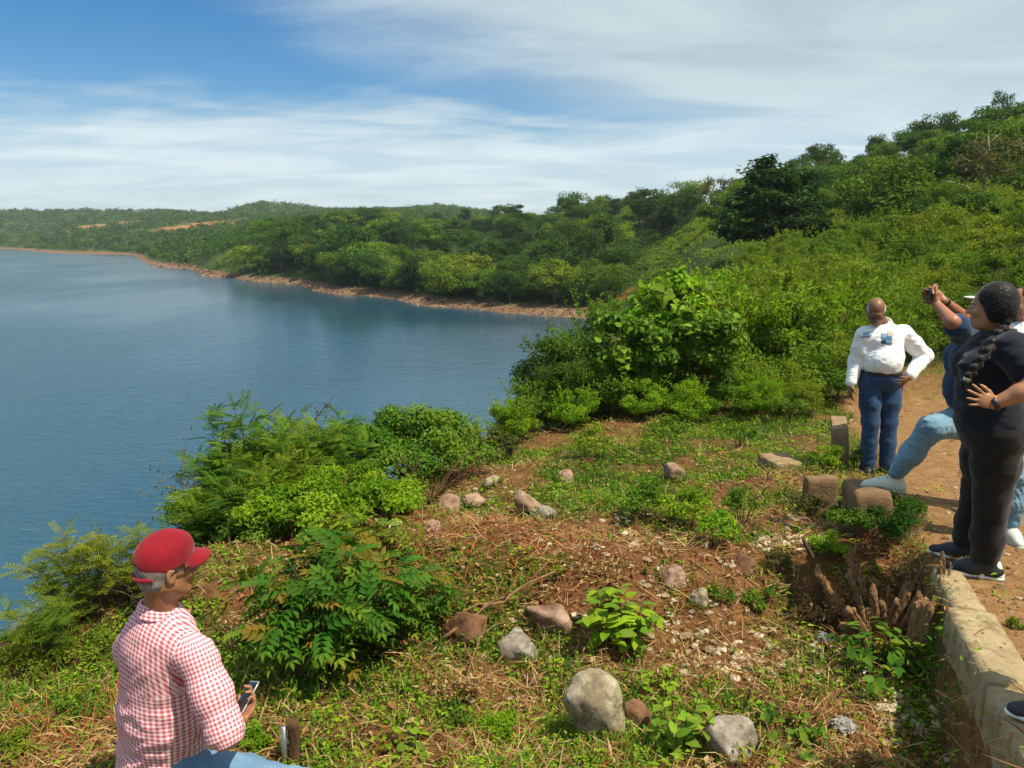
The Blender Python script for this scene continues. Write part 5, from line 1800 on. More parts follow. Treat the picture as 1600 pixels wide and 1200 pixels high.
skin_mat('skin_tan', (0.33, 0.155, 0.080)); skin_mat('skin_brown', (0.23, 0.105, 0.058)); skin_mat('skin_warm', (0.40, 0.195, 0.105)); skin_mat('skin_red', (0.36, 0.15, 0.085))
cloth_mat('white_cotton', (0.74, 0.78, 0.86), (0.86, 0.88, 0.91))
cloth_mat('denim_dark', (0.012, 0.032, 0.085), (0.030, 0.075, 0.165), c3=(0.05, 0.11, 0.21))
cloth_mat('denim_light', (0.10, 0.20, 0.30), (0.20, 0.34, 0.45), c3=(0.28, 0.43, 0.54))
cloth_mat('denim_mid', (0.075, 0.155, 0.27), (0.15, 0.27, 0.40), c3=(0.22, 0.36, 0.48))
cloth_mat('black_cotton', (0.006, 0.008, 0.014), (0.013, 0.018, 0.030))
cloth_mat('black_leggings', (0.008, 0.008, 0.009), (0.018, 0.017, 0.017))
cloth_mat('navy_cotton', (0.008, 0.026, 0.070), (0.018, 0.055, 0.125))
cloth_mat('cap_red', (0.19, 0.006, 0.014), (0.27, 0.010, 0.020))
cloth_mat('cap_white', (0.60, 0.60, 0.56), (0.74, 0.74, 0.70))
cloth_mat('hair_grey', (0.10, 0.085, 0.075), (0.30, 0.27, 0.25), scale=300, rough=0.7)
cloth_mat('hair_black', (0.004, 0.004, 0.005), (0.016, 0.014, 0.014), scale=300, rough=0.5)
cloth_mat('hair_silver', (0.24, 0.20, 0.17), (0.50, 0.46, 0.42), scale=300, rough=0.7)
plain_mat('shoe_white', (0.60, 0.64, 0.57), 0.6, bump=.3, scale=200); plain_mat('shoe_black', (0.015, 0.017, 0.022), 0.5); plain_mat('sole_white', (0.72, 0.72, 0.70), 0.6)
plain_mat('sole_grey', (0.42, 0.45, 0.40), 0.6); plain_mat('leather_black', (0.012, 0.011, 0.011), 0.4); plain_mat('dark_gloss', (0.008, 0.008, 0.010), 0.08); plain_mat('phone_edge', (0.55, 0.55, 0.56), 0.3, 0.6)
plain_mat('eye_white', (0.42, 0.38, 0.35), 0.3); plain_mat('eye_dark', (0.015, 0.010, 0.008), 0.1); plain_mat('lens_dark', (0.012, 0.010, 0.010), 0.08)
plain_mat('metal', (0.55, 0.52, 0.45), 0.3, 0.9)
plain_mat('print_blue', (0.075, 0.19, 0.35), 0.8); plain_mat('print_light', (0.22, 0.45, 0.60), 0.8); plain_mat('print_navy', (0.02, 0.03, 0.08), 0.8); plain_mat('print_tan', (0.48, 0.40, 0.30), 0.8); plain_mat('seam_grey', (0.50, 0.52, 0.57), 0.9)


def solid_obj(name, S, mat, parent=None, base=(0, 0, 0), it=1, fold=None, post=None):
    V, F = S.build()
    V = relax(V, F, it, 0.5)
    for fd in (fold or []):
        V = folds(V, F, **fd)
    if post: V = post(V, F)
    mb = MB(); mb.add(V - np.asarray(base), F)
    o = link(name, mb.mesh(name, [MAT[mat]], smooth=True), parent)
    o['_v'] = 0; del o['_v']
    return o, V, F


def eyes(o, T, base, fr, s=1.0):
    for q in (-1, 1):
        mb = MB(); V, F = ICO2; mb.add(V * .0105 * s + T(q * .031, .083, .001) - base, F)
        e = link('eye', mb.mesh('eye', [MAT['eye_white']], True), o)
        mb = MB(); mb.add(V * .0066 * s + T(q * .031, .0885, .001) - base, F); link('iris', mb.mesh('iris', [MAT['eye_dark']], True), e)


def tube_obj(name, pts, r, mat, parent, base, n=6):
    mb = MB(); V, F = tube(np.asarray(pts) - base, r, n); mb.add(V, F)
    return link(name, mb.mesh(name, [MAT[mat]], True), parent)


def glasses(o, T, base, mat='dark_gloss', lens=True):
    mb = MB()
    for q in (-1, 1):
        V, F = tube(np.array([T(q * .079, -.018, -.010), T(q * .082, 0, .006), T(q * .076, .055, .008), T(q * .062, .098, .006)]) - base, .0026, 6); mb.add(V, F)
        a = np.linspace(0, 2 * math.pi, 17)
        ring = np.array([T(q * .033 + .025 * math.cos(t), .107 - .010 * abs(math.cos(t)) * (1 if math.cos(t) * q > 0 else -.3), -.001 + .018 * math.sin(t)) for t in a])
        V, F = tube(ring - base, .0022, 5, cap=False); mb.add(V, F)
        if lens:
            c = ring[:-1].mean(0); mb.add(np.concatenate([ring[:-1], [c]]) - base, np.array([[i, (i + 1) % 16, 16] for i in range(16)]), 0.5, 1)
    V, F = tube(np.array([T(-.010, .108, .004), T(0, .112, .007), T(.010, .108, .004)]) - base, .0024, 5); mb.add(V, F)
    return link('glasses', mb.mesh('glasses', [MAT[mat], MAT['lens_dark']], True), o)


def shoe(o, base, ankle, toe_dir, sole_z, mat_up, mat_sole, s=1.0, up=(0, 0, 1), laces=True, heel=False):
    """upper and sole; the sole rests at sole_z under the ankle"""
    f = norm(toe_dir); fr = frame(f, up); f = fr[1]; r_, u_ = fr[0], fr[2]
    c = np.asarray(ankle, float).copy(); c[2] = sole_z
    S = Solid(.006)
    S.cap(c - f * .055 * s + u_ * .045, c + f * .060 * s + u_ * .045, .040 * s, .042 * s, .02)
    S.cap(c + f * .06 * s + u_ * .038, c + f * .155 * s + u_ * .030, .042 * s, .032 * s, .03)
    S.cap(c - f * .035 * s + u_ * .06, c - f * .018 * s + u_ * .108 * s, .040 * s, .041 * s, .02); S.cap(c + f * .02 * s + u_ * .07 * s, c + f * .09 * s + u_ * .052, .034 * s, .030 * s, .03)
    S.plane(c + u_ * .020, -u_)
    so, _, _ = solid_obj('shoe', S, mat_up, o, base)
    S = Solid(.006)
    S.chain([c - f * .062 * s + u_ * .014, c + f * .03 * s + u_ * .014, c + f * .10 * s + u_ * .014, c + f * .165 * s + u_ * .020], np.array([.040, .038, .044, .030]) * s, .02, (u_, 2.4))
    S.plane(c + u_ * .034, u_); S.plane(c, -u_)
    solid_obj('sole', S, mat_sole, so, base)
    if heel:
        S = Solid(.005); S.cap(c - f * .062 * s + u_ * .03, c - f * .050 * s + u_ * .085, .036 * s, .030 * s, .02); S.cap(c + f * .01 * s + u_ * .035, c + f * .07 * s + u_ * .050, .041 * s, .036 * s, .01); S.plane(c + u_ * .022, -u_)
        solid_obj('heel_panel', S, mat_sole, so, base)
    if laces:
        mb = MB()
        for i in range(4):
            q = c + f * (.030 + i * .022) * s + u_ * (.106 - i * .0085) * s
            V, F = tube(np.array([q - r_ * .022 * s - u_ * .006, q + u_ * .002, q + r_ * .022 * s - u_ * .006]) - base, .0035, 5); mb.add(V, F)
        link('laces', mb.mesh('laces', [MAT['print_tan' if mat_up == 'shoe_white' else mat_sole]], True), so)
    if mat_up == 'shoe_white':
        for q in (-1, 1):
            mb = MB(); w0 = c + r_ * q * .040 * s
            for k in range(3):
                a_ = w0 + f * (.000 + .024 * k) * s + u_ * .040; b_ = a_ + f * .026 * s + u_ * .034 - r_ * q * .012
                V, F = tube(np.array([a_, (a_ + b_) / 2 + r_ * q * .003, b_]) - base, .0042, 5); mb.add(V, F)
            link('side_stripe', mb.mesh('side_stripe', [MAT['print_tan']], True), so)
    return so


def collar(o, base, c, fr, r, hgt, mat, gap=0.35, wing=0.0, uvs=False, thick=0.004, tilt=0.25, name='collar'):
    """a turned-up band round the neck, open at the throat"""
    a = np.linspace(gap, 2 * math.pi - gap, 33) + math.pi / 2
    rows = []
    for t, rr, hh in ((0, 1.0, 0), (.5, .97, .55), (1, .93, 1.0), (1.0, 1.0, 1.06), (.5, 1.16, .55), (0, 1.28, -.08)):
        rows.append([c + fr[0] * math.cos(x) * r * rr + fr[1] * math.sin(x) * r * rr * 1.05 + fr[2] * (hh * hgt - tilt * r * math.sin(x) - wing * hgt * max(0, math.sin(x)) ** 4 * (rr > 1)) for x in a])
    V = np.array(rows).reshape(-1, 3); m = len(a)
    F = [[i * m + j, i * m + j + 1, (i + 1) * m + j + 1, (i + 1) * m + j] for i in range(5) for j in range(m - 1)]
    mb = MB(); mb.add(V - base, np.array(F))
    me = mb.mesh(name, [MAT[mat]], True)
    if uvs:
        uv = np.array([[(x - math.pi / 2) * r, i * hgt * .8 + .003] for i in range(6) for x in a])
        L = me.uv_layers.new(name='weave'); li = np.zeros(len(me.loops), np.int32); me.loops.foreach_get('vertex_index', li)
        L.data.foreach_set('uv', uv[li].astype(np.float32).ravel())
    ob = link(name, me, o)
    return ob


# checked shirt cloth, driven by the cloth's own UV (metres along warp and weft)
def gingham():
    m = bpy.data.materials.new('gingham'); m.use_nodes = True
    t = NG(m.node_tree); bs = m.node_tree.nodes['Principled BSDF']
    uv = t.n('ShaderNodeUVMap', uv_map='weave').outputs[0]
    sp = t.n('ShaderNodeSeparateXYZ'); t.link(uv, sp.inputs[0])
    per = 0.0162

    def band(x):
        fr_ = t.math('FRACT', t.math('DIVIDE', x, per))
        return t.smooth(t.math('ABSOLUTE', t.math('SUBTRACT', fr_, 0.5)), 0.21, 0.29)
    su, sv = band(sp.outputs[0]), band(sp.outputs[1])
    f = t.math('MULTIPLY', t.math('ADD', su, sv), 0.5)
    t.link(t.ramp(f, [(0.0, (0.80, 0.72, 0.72)), (0.5, (0.72, 0.36, 0.40)), (1.0, (0.50, 0.090, 0.150))]), bs.inputs['Base Color'])
    bs.inputs['Roughness'].default_value = 0.85; bs.inputs['Specular IOR Level'].default_value = 0.15
    tco = t.n('ShaderNodeTexCoord').outputs['Object']
    bp = t.n('ShaderNodeBump'); bp.inputs['Strength'].default_value = 0.45; bp.inputs['Distance'].default_value = 0.006
    t.link(t.noise(tco, 24, 5, 0.55), bp.inputs['Height']); t.link(bp.outputs[0], bs.inputs['Normal'])
    MAT['gingham'] = m


gingham()


def box_obj(name, c, fr, half, mat, parent=None, base=(0, 0, 0), r=0.004):
    V, F = round_box(half[0], half[1], half[2], r, (6, 6, 4), 0)
    V = np.asarray(c) + V[:, :1] * fr[0] + V[:, 1:2] * fr[1] + V[:, 2:] * fr[2] - np.asarray(base)
    mb = MB(); mb.add(V, F)
    return link(name, weld(mb.mesh(name, [MAT[mat]], True)), parent)


def band_obj(name, parent, base, c, n, r, w, mat, sx=1.0, axis=None):
    """a strap round a limb"""
    n = norm(n); x = norm(np.cross(n, [.2, .3, .9])) if axis is None else norm(axis); y = np.cross(n, x)
    a = np.linspace(0, 2 * math.pi, 21)
    mb = MB()
    rows = []
    for rr, h in ((1, -1), (1.10, -.8), (1.10, .8), (1, 1)):
        rows.append([c + x * math.cos(t) * r * rr * sx + y * math.sin(t) * r * rr + n * h * w / 2 for t in a[:-1]])
    V = np.array(rows).reshape(-1, 3)
    F = [[i * 20 + j, i * 20 + (j + 1) % 20, (i + 1) * 20 + (j + 1) % 20, (i + 1) * 20 + j] for i in range(3) for j in range(20)]
    mb.add(V - base, np.array(F))
    return link(name, mb.mesh(name, [MAT[mat]], True), parent)


from mathutils.bvhtree import BVHTree


def decal(name, polys, V, F, parent, base, lift_=0.003):
    """flat print or stitching laid on cloth; polys: (material, [(px,py)...] quads in photo pixels used to find the place on the cloth)"""
    bvh = BVHTree.FromPolygons([Vector(v) for v in V], [tuple(f) for f in F])
    mats = []; mb = MB()
    for mt, q in polys:
        if mt not in mats: mats.append(mt)
        q = np.array(q, float); n = 5
        gu, gv = np.meshgrid(np.linspace(0, 1, n), np.linspace(0, 1, n), indexing='ij')
        pp_ = (q[0] * ((1 - gu) * (1 - gv))[..., None] + q[1] * (gu * (1 - gv))[..., None] + q[2] * (gu * gv)[..., None] + q[3] * ((1 - gu) * gv)[..., None]).reshape(-1, 2)
        out = []
        for x, y in pp_:
            hit = bvh.ray_cast(Vector((0, 0, CAM_Z)), Vector(ray(x, y)).normalized())
            if hit[0] is None: break
            out.append(np.array(hit[0] + hit[1] * lift_ * (1 + .3 * mats.index(mt))))
        if len(out) < n * n: continue
        k = np.arange(n * n).reshape(n, n)
        mb.add(np.array(out) - base, np.stack([k[:-1, :-1], k[1:, :-1], k[1:, 1:], k[:-1, 1:]], -1).reshape(-1, 4), 0.5, mats.index(mt))
    if mb.nv == 0: return None
    return link(name, mb.mesh(name, [MAT[m] for m in mats], True), parent)
# ---------------------------------------------------------------- the seated man in the red cap
def seated_man():
    Y0 = 2.66
    hc = P(259, 886, Y0); hf = frame((.70, .71, -.04))
    nb = P(252, 958, Y0 + .02)
    tf = frame((.62, .78, 0))
    r_, f_, u_ = tf
    pel = P(259, 1192, 2.76); chest = P(250, 1012, 2.70)
    shR, shL = P(311, 1024, 2.58), P(207, 1008, 2.81)
    elR, elL = P(350, 1140, 2.50), P(240, 1120, 3.02)
    e1 = norm([.33, .72, .60]); hh = norm([-.45, -.1, .85]); pn = norm(hh - hh @ e1 * e1); es = np.cross(e1, pn)
    ph = P(383, 1092, 2.78)
    wrR = ph - e1 * .085 - pn * .022 + es * .020
    wrL = P(318, 1106, 2.92)
    hipR, hipL = P(290, 1205, 2.66), P(238, 1205, 2.86)
    knR, knL = P(468, 1232, 2.84), P(440, 1246, 2.98)
    gz = h1(knR[0] + .05, knR[1])
    anR = np.array([knR[0] - .02, knR[1] - .16, h1(knR[0] - .02, knR[1] - .16) + .09]); anL = np.array([knL[0] - .05, knL[1] - .22, h1(knL[0] - .05, knL[1] - .22) + .09])
    base = np.array([pel[0], pel[1], h1(pel[0], pel[1])])
    S = Solid(.006)
    T = head(S, hc, hf)
    S.cap(T(0, -.02, -.06), nb, .056, .062, .03)
    S.cap(pel, chest, .135, .150, .04, (f_, 1.4)); S.cap(shL, shR, .05, .05, .05)
    for a, e, w in ((shR, elR, wrR), (shL, elL, wrL)):
        S.chain([a, e], [.048, .042], .02); S.chain([e, e * .55 + w * .45, w], [.042, .040, .028], .02)
    hand(S, wrR, e1 + es * .10, pn, -es, curl=.75, spread=.06, thumb_out=.9)
    hand(S, wrL, ph - wrL + np.array([0, .02, .0]), pn, np.array([-.15, -.55, .75]), curl=.55, thumb_out=.5, thumb_curl=.1)
    for a, k, n in ((hipR, knR, anR), (hipL, knL, anL)):
        S.chain([a, k, n], [.075, .055, .04], .03)
    o, V, F = solid_obj('person', S, 'skin_tan', None, base)
    o.location = base
    tag(o, 'seated man in a red cap and red checked shirt looking at a phone', 'person', 'people on the bank')
    eyes(o, T, base, hf)
    glasses(o, T, base)
    # hair and beard
    S = Solid(.005)
    S.ell(T(0, -.018, .022), np.array([.0775, .092, .092]), hf, .01)
    S.ell(T(0, -.050, -.040), np.array([.060, .046, .040]), hf, .02)
    S.ell(T(0, .125, -.02), np.array([.12, .118, .12]), hf, .02, True)
    S.ell(T(.09, .040, -.065), np.array([.05, .06, .05]), hf, .02, True); S.ell(T(-.09, .040, -.065), np.array([.05, .06, .05]), hf, .02, True)
    S.ell(T(.080, -.012, -.022), np.array([.02, .022, .034]), hf, .006, True); S.ell(T(-.080, -.012, -.022), np.array([.02, .022, .034]), hf, .006, True)
    solid_obj('hair', S, 'hair_grey', o, base)
    S = Solid(.005)
    S.ell(T(0, .056, -.094), np.array([.038, .034, .024]), hf, .01)
    for q in (-1, 1): S.cap(T(q * .054, .012, -.058), T(q * .028, .056, -.090), .013, .015, .02)
    solid_obj('beard', S, 'hair_grey', o, base)
    # cap
    S = Solid(.004)
    S.ell(T(0, -.008, .040), np.array([.083, .104, .096]), hf, .01)
    S.ell(T(0, .014, .070), np.array([.068, .088, .070]), hf, .02)
    S.plane(T(0, 0, .014), -hf[2] + hf[1] * .30)
    S.ell(T(0, -.118, .008), np.array([.038, .045, .028]), hf, .004, True)
    capo, _V_cap, _F_cap = solid_obj('cap', S, 'cap_red', o, base, fold=[dict(amp=.0022, freq=11, axis=(0, 0, 1), along=1., across=1., seed=3.)])
    Vc, Fc = _V_cap, _F_cap
    bv = BVHTree.FromPolygons([Vector(q) for q in Vc], [tuple(q) for q in Fc]); mb = MB(); cc = T(0, -.005, .045)
    for k in range(6):
        th = k * math.pi / 3 + math.pi / 6; pts_ = []
        for phd in range(2, 86, 6):
            ph_ = math.radians(phd); d_ = hf[0] * math.sin(ph_) * math.cos(th) + hf[1] * math.sin(ph_) * math.sin(th) + hf[2] * math.cos(ph_)
            hit = bv.ray_cast(Vector(cc), Vector(d_), .2)
            if hit[0] is not None and hit[0].z > (cc[2] - .03): pts_.append(np.array(hit[0]))
        if len(pts_) > 3: Vt, Ft = tube(np.array(pts_) - base, .0016, 5); mb.add(Vt, Ft)
    link('seam', mb.mesh('seam', [MAT['cap_red']], True), capo)
    # bill: a curved plate
    us = np.linspace(-1, 1, 17); vs = np.linspace(0, 1, 9); rows = []
    for s_ in (0.0025, -0.0025):
        for v in vs:
            for u in us:
                ang = u * 1.05
                x0 = .080 * math.sin(ang); y0 = .094 * math.cos(ang) - .006
                ext = .078 * v * math.cos(u * 1.25) ** .6 if abs(u) < 1 else 0
                x = x0 * (1 + .12 * v); y = y0 + ext
                z = .052 - .026 * v - 3.6 * x * x * (.6 + .6 * v) + s_
                rows.append(T(x, y, z))
    V2 = np.array(rows); n = 17 * 9; Fq = []
    for i in range(8):
        for j in range(16):
            a = i * 17 + j; Fq.append([a, a + 1, a + 18, a + 17]); Fq.append([n + a, n + a + 17, n + a + 18, n + a + 1])
    for j in range(16): a = 8 * 17 + j; Fq.append([a, a + 1, n + a + 1, n + a])
    for i in range(8):
        for j in (0, 16):
            a = i * 17 + j; Fq.append([a, a + 17, n + a + 17, n + a])
    mb = MB(); mb.add(V2 - base, np.array(Fq)); link('bill', mb.mesh('bill', [MAT['cap_red']], True), capo)
    a = np.linspace(-.9, .9, 13)
    tb = [T(.083 * math.sin(t) * .95, -.008 - .102 * math.cos(t), -.006 - .010 * math.cos(t)) for t in a]
    mb = MB(); Vt, Ft = tube(np.array(tb) - base, .0075, 6); mb.add(Vt, Ft); link('strap', mb.mesh('strap', [MAT['cap_red']], True), capo)
    mb = MB(); Vt, Ft = ICO2; mb.add(Vt * np.array([.009, .009, .006]) + T(0, -.008, .141) - base, Ft); link('cap_button', mb.mesh('cap_button', [MAT['cap_red']], True), capo)
    # shirt
    S = Solid(.007)
    mid = (pel + chest) / 2
    S.cap(pel - u_ * .03, mid, .188, .182, .04, (f_, 1.25)); S.cap(mid, chest, .182, .168, .04, (f_, 1.28))
    S.cap(shL - u_ * .01, nb - u_ * .06, .058, .066, .06); S.cap(shR - u_ * .01, nb - u_ * .06, .058, .066, .06); S.cap(nb - u_ * .045 - r_ * .03, nb - u_ * .045 + r_ * .03, .068, .068, .06)
    S.ell(pel - f_ * .06 + u_ * .05, np.array([.16, .10, .10]), tf, .05)
    S.ell(mid + f_ * .08 - u_ * .03, np.array([.15, .11, .14]), tf, .05)
    S.chain([shR - r_ * .020 - u_ * .01, (shR + elR) / 2, elR], [.064, .066, .062], .04)
    fw = norm(wrR - elR); S.cap(elR, elR + fw * .05, .060, .055, .02); S.cap(elR + fw * .035, elR + fw * .055, .058, .058, .006)
    S.chain([shL - u_ * .01, (shL + elL) / 2, elL], [.064, .066, .062], .04); fwl = norm(wrL - elL); S.cap(elL, elL + fwl * .10, .066, .056, .02)
    arm_ax = norm(elR - shR)
    V, F = S.build(); V = relax(V, F, 1)
    hgt = (V - pel) @ u_
    V = folds(V, F, .012, 9, axis=norm([.35, .1, 1.0]), along=1.6, across=1.0, seed=2.0, where=sstep(.52, .15, hgt))
    V = folds(V, F, .005, 16, axis=norm([-.3, .2, 1.0]), along=1.3, across=.5, seed=7.0)
    V = folds(V, F, .007, 14, axis=arm_ax, along=2.4, across=.5, seed=4.0, where=sstep(.20, .02, np.linalg.norm(V - elR, axis=1)))
    mb = MB(); mb.add(V - base, F)
    me = mb.mesh('shirt', [MAT['gingham']], True)
    # UV: metres round and along torso, sleeve or yoke
    fc = V[F].mean(1)

    def segd(p, a, b2, r):
        ba = b2 - a; h = np.clip((p - a) @ ba / (ba @ ba), 0, 1); return np.linalg.norm(p - a - h[:, None] * ba, axis=1) - r
    dt = segd(fc, pel, chest, .155); dR = segd(fc, shR + arm_ax * .03, elR + fw * .07, .055); dL = segd(fc, shL + norm(elL - shL) * .03, elL, .055)
    which = np.argmin(np.stack([dt, dR, dL]), 0)
    N = vnormals(V, F)[F].mean(1)
    yoke = (which == 0) & (((fc - pel) @ u_) > .425)
    Q = V[F]   # faces x 4 x 3
    uv = np.zeros(Q.shape[:2] + (2,), np.float32)

    def cyl(Qm, a, axd, x, y, rr):
        d = Qm - a; X_, Y_ = d @ x, d @ y
        th = np.arctan2(X_, -Y_)
        ref = th[:, :1]; th = ref + (th - ref + math.pi) % (2 * math.pi) - math.pi
        return np.stack([th * rr, d @ axd], -1)
    m = which == 0; uv[m] = cyl(Q[m], pel, norm(chest - pel), r_, f_, .168)
    ax_ = arm_ax; x_ = norm(np.cross(ax_, f_)); y_ = np.cross(ax_, x_)
    m = which == 1; uv[m] = cyl(Q[m], shR, ax_, x_, y_, .070)
    ax_ = norm(elL - shL); x_ = norm(np.cross(ax_, f_)); y_ = np.cross(ax_, x_)
    m = which == 2; uv[m] = cyl(Q[m], shL, ax_, x_, y_, .070)
    m = yoke; d = Q[m] - nb
    uv[m] = np.stack([d @ r_, (d @ u_) * .75 + (d @ f_) * .9], -1)
    Lr = me.uv_layers.new(name='weave'); Lr.data.foreach_set('uv', uv.reshape(-1, 2).ravel())
    so = link('shirt', me, o)
    cf = frame(hf[1] * .5 + f_ * .6 + np.array([0, 0, .0]))
    collar(so, base, nb + u_ * .000, cf, .068, .040, 'gingham', uvs=True, tilt=.30)
    # jeans
    S = Solid(.008)
    S.cap(pel - u_ * .07 - r_ * .06, pel - u_ * .07 + r_ * .06, .125, .125, .04); S.cap(pel - r_ * .08, pel + r_ * .08, .115, .115, .04)
    for a, k, n in ((hipR, knR, anR), (hipL, knL, anL)):
        kd = norm(k - a); S.chain([a, a * .5 + k * .5, k, k * .45 + n * .55, n + np.array([0, 0, .02])], [.098, .090, .074, .062, .056], .03)
    solid_obj('jeans', S, 'denim_mid', o, base, fold=[dict(amp=.007, freq=11, axis=norm(knR - hipR), along=1.8, across=.6, seed=1.)])
    for a in (anR, anL):
        shoe(o, base, a, [.8, .6, 0], h1(a[0], a[1]) + .005, 'leather_black', 'shoe_black')
    # phone (held: a thing of its own)
    pho = link('phone', None); pho.empty_display_size = .05
    pho.location = ph; tag(pho, 'black mobile phone held by the seated man in the red cap', 'phone')
    fr = np.stack([es, e1, pn])
    box_obj('phone_case', ph, fr, (.037, .074, .0045), 'phone_edge', pho, ph, .004)
    box_obj('screen', ph + pn * .0042, fr, (.034, .070, .0012), 'dark_gloss', pho, ph, .001)
    # what he sits on: only just below the picture's edge
    b0 = np.array([pel[0] - .02, pel[1] + .02, pel[2] - .20])
    hz = (b0[2] - base[2] + .25) / 2
    Vb, Fb = round_box(.27, .24, hz, .02, (12, 12, 8), .01, 5); mb = MB(); mb.add(Vb, Fb)
    blk = link('concrete_block', weld(mb.mesh('concrete_block', [MAT['concrete_old']], True))); blk.location = (b0[0], b0[1], b0[2] - hz)
    blk.rotation_euler.z = .5
    tag(blk, 'low concrete block under the seated man in the red cap', 'concrete block')
    return o


seated_man()


# ---------------------------------------------------------------- the man in the white shirt
def white_shirt_man():
    Y0 = 7.2
    hc = P(1369, 486, Y0 - .05); hf = frame((-.34, -.84, -.58))
    nb = P(1379, 510, Y0 + .03)
    tf = frame((-.18, -.98, 0)); r_, f_, u_ = tf      # r_: his right = the left of the picture
    pel = P(1376, 592, Y0); chest = P(1380, 535, Y0)
    shR, shL = P(1351, 523, Y0), P(1411, 521, Y0 + .02)
    elR, wrR = P(1338, 565, Y0 + .05), P(1329, 601, Y0 - .02)
    elL, wrL = P(1444, 556, Y0 + .12), P(1420, 590, Y0 - .08)
    hipR, hipL = P(1359, 598, Y0), P(1393, 598, Y0)
    knR, knL = P(1360, 660, Y0 - .02), P(1389, 660, Y0 - .02)
    anR, anL = P(1357, 717, Y0), P(1387, 717, Y0 - .04)
    gR, gL = h1(anR[0], anR[1]), h1(anL[0], anL[1])
    for a, g_ in ((anR, gR), (anL, gL)): a[2] = g_ + .09
    base = np.array([pel[0], pel[1], h1(pel[0], pel[1])])
    S = Solid(.0065)
    T = head(S, hc, hf)
    S.cap(T(0, -.02, -.05), nb, .060, .066, .03)
    S.cap(pel, chest, .13, .14, .04, (f_, 1.3)); S.cap(shL, shR, .05, .05, .05)
    S.chain([shR, elR, wrR], [.05, .042, .029], .02); S.chain([shL, elL, wrL], [.05, .042, .029], .02)
    hand(S, wrR, np.array([-.10, -.15, -1]), np.array([.9, .1, -.1]), np.array([.1, -1, 0]), curl=.45)
    hand(S, wrL, P(1400, 600, Y0 - .17) - wrL, np.array([-.2, .95, .0]), np.array([.1, -.3, 1.]) * -1, curl=.18, spread=.28, thumb_out=1.)
    for a, k, n in ((hipR, knR, anR), (hipL, knL, anL)): S.chain([a, k, n], [.075, .055, .04], .03)
    o, V, F = solid_obj('person', S, 'skin_brown', None, base); o.location = base
    tag(o, 'balding man in a white long sleeved shirt and dark jeans looking down', 'person', 'people on the bank')
    eyes(o, T, base, hf); glasses(o, T, base, lens=False)
    S = Solid(.005)
    S.ell(T(0, -.020, .012), np.array([.083, .094, .088]), hf, .01)
    S.ell(T(0, .150, -.01), np.array([.14, .125, .16]), hf, .008, True)
    S.ell(T(0, .03, .112), np.array([.050, .115, .050]), hf, .008, True)
    solid_obj('hair', S, 'hair_silver', o, base)
    # shirt
    S = Solid(.007); mid = (pel + chest) / 2
    S.cap(pel + u_ * .055, mid + u_ * .02, .150, .178, .05, (f_, 1.12)); S.cap(mid, chest, .178, .172, .05, (f_, 1.25))
    S.ell(mid + f_ * .070 + u_ * .005, np.array([.150, .115, .120]), tf, .05)
    S.cap(shL, shR, .066, .066, .06); S.cap(nb - u_ * .04 - r_ * .03, nb - u_ * .04 + r_ * .03, .074, .074, .06)
    S.chain([shR, (shR + elR) / 2, elR, wrR + (elR - wrR) * .12], [.078, .074, .066, .048], .035)
    S.chain([shL, (shL + elL) / 2, elL, wrL + (elL - wrL) * .12], [.078, .076, .070, .050], .035)
    so, V, F = solid_obj('shirt', S, 'white_cotton', o, base, fold=[dict(amp=.0075, freq=6, axis=norm([.5, .1, 1]), along=1.0, across=1.4, seed=3.), dict(amp=.0045, freq=13, axis=norm(wrL - elL), along=1.6, across=.8, seed=5.)])
    collar(so, base, nb + u_ * .004, frame(hf[1] + f_ * 1.5 + np.array([0, 0, .3])), .080, .046, 'white_cotton', gap=.45, wing=.5, tilt=.35)
    for wr, el in ((wrR, elR), (wrL, elL)):
        d = norm(wr - el); band_obj('cuff', so, base, wr - d * .055, d, .046, .055, 'white_cotton')
    decal('pocket_print', [('print_blue', [(1377, 521), (1394, 522), (1393, 539), (1377, 537)]), ('print_light', [(1378, 522), (1386, 522), (1385, 528), (1378, 528)]), ('print_tan', [(1386, 518), (1396, 519), (1396, 526), (1387, 525)]),
                           ('print_light', [(1385, 531), (1393, 532), (1392, 536), (1385, 536)]), ('print_navy', [(1378, 532), (1384, 533), (1384, 537), (1378, 536)])], V, F, so, base)
    decal('name_stripe', [('print_navy', [(1345, 526), (1360, 525.2), (1360, 526.8), (1345, 527.6)]), ('print_light', [(1349, 519), (1361, 518), (1361, 523), (1349, 524)])], V, F, so, base)
    decal('placket', [('seam_grey', [(1369, 520), (1370, 520), (1366, 579), (1365, 579)])], V, F, so, base, .002)
    for yb in (528, 541, 554, 567):
        decal('button', [('seam_grey', [(1367.2 - (yb - 520) * .06, yb), (1369 - (yb - 520) * .06, yb), (1369 - (yb - 520) * .06, yb + 1.8), (1367.2 - (yb - 520) * .06, yb + 1.8)])], V, F, so, base, .004)
    # jeans and belt
    S = Solid(.007)
    S.cap(pel - r_ * .045, pel + r_ * .045, .130, .130, .04, (f_, 1.02)); S.cap(pel + u_ * .05 - r_ * .035, pel + u_ * .05 + r_ * .035, .148, .148, .04, (f_, .98)); S.plane(pel + u_ * .070, u_)
    for a, k, n in ((hipR, knR, anR), (hipL, knL, anL)): S.chain([a, a * .5 + k * .5, k, k * .5 + n * .5, n - u_ * .02], [.100, .092, .076, .070, .070], .03)
    solid_obj('jeans', S, 'denim_dark', o, base, fold=[dict(amp=.006, freq=7, axis=(0.6, 0, 1), along=1.1, across=1.2, seed=6.), dict(amp=.004, freq=12, axis=(-.4, 0, 1), along=1.6, across=.9, seed=8.)])
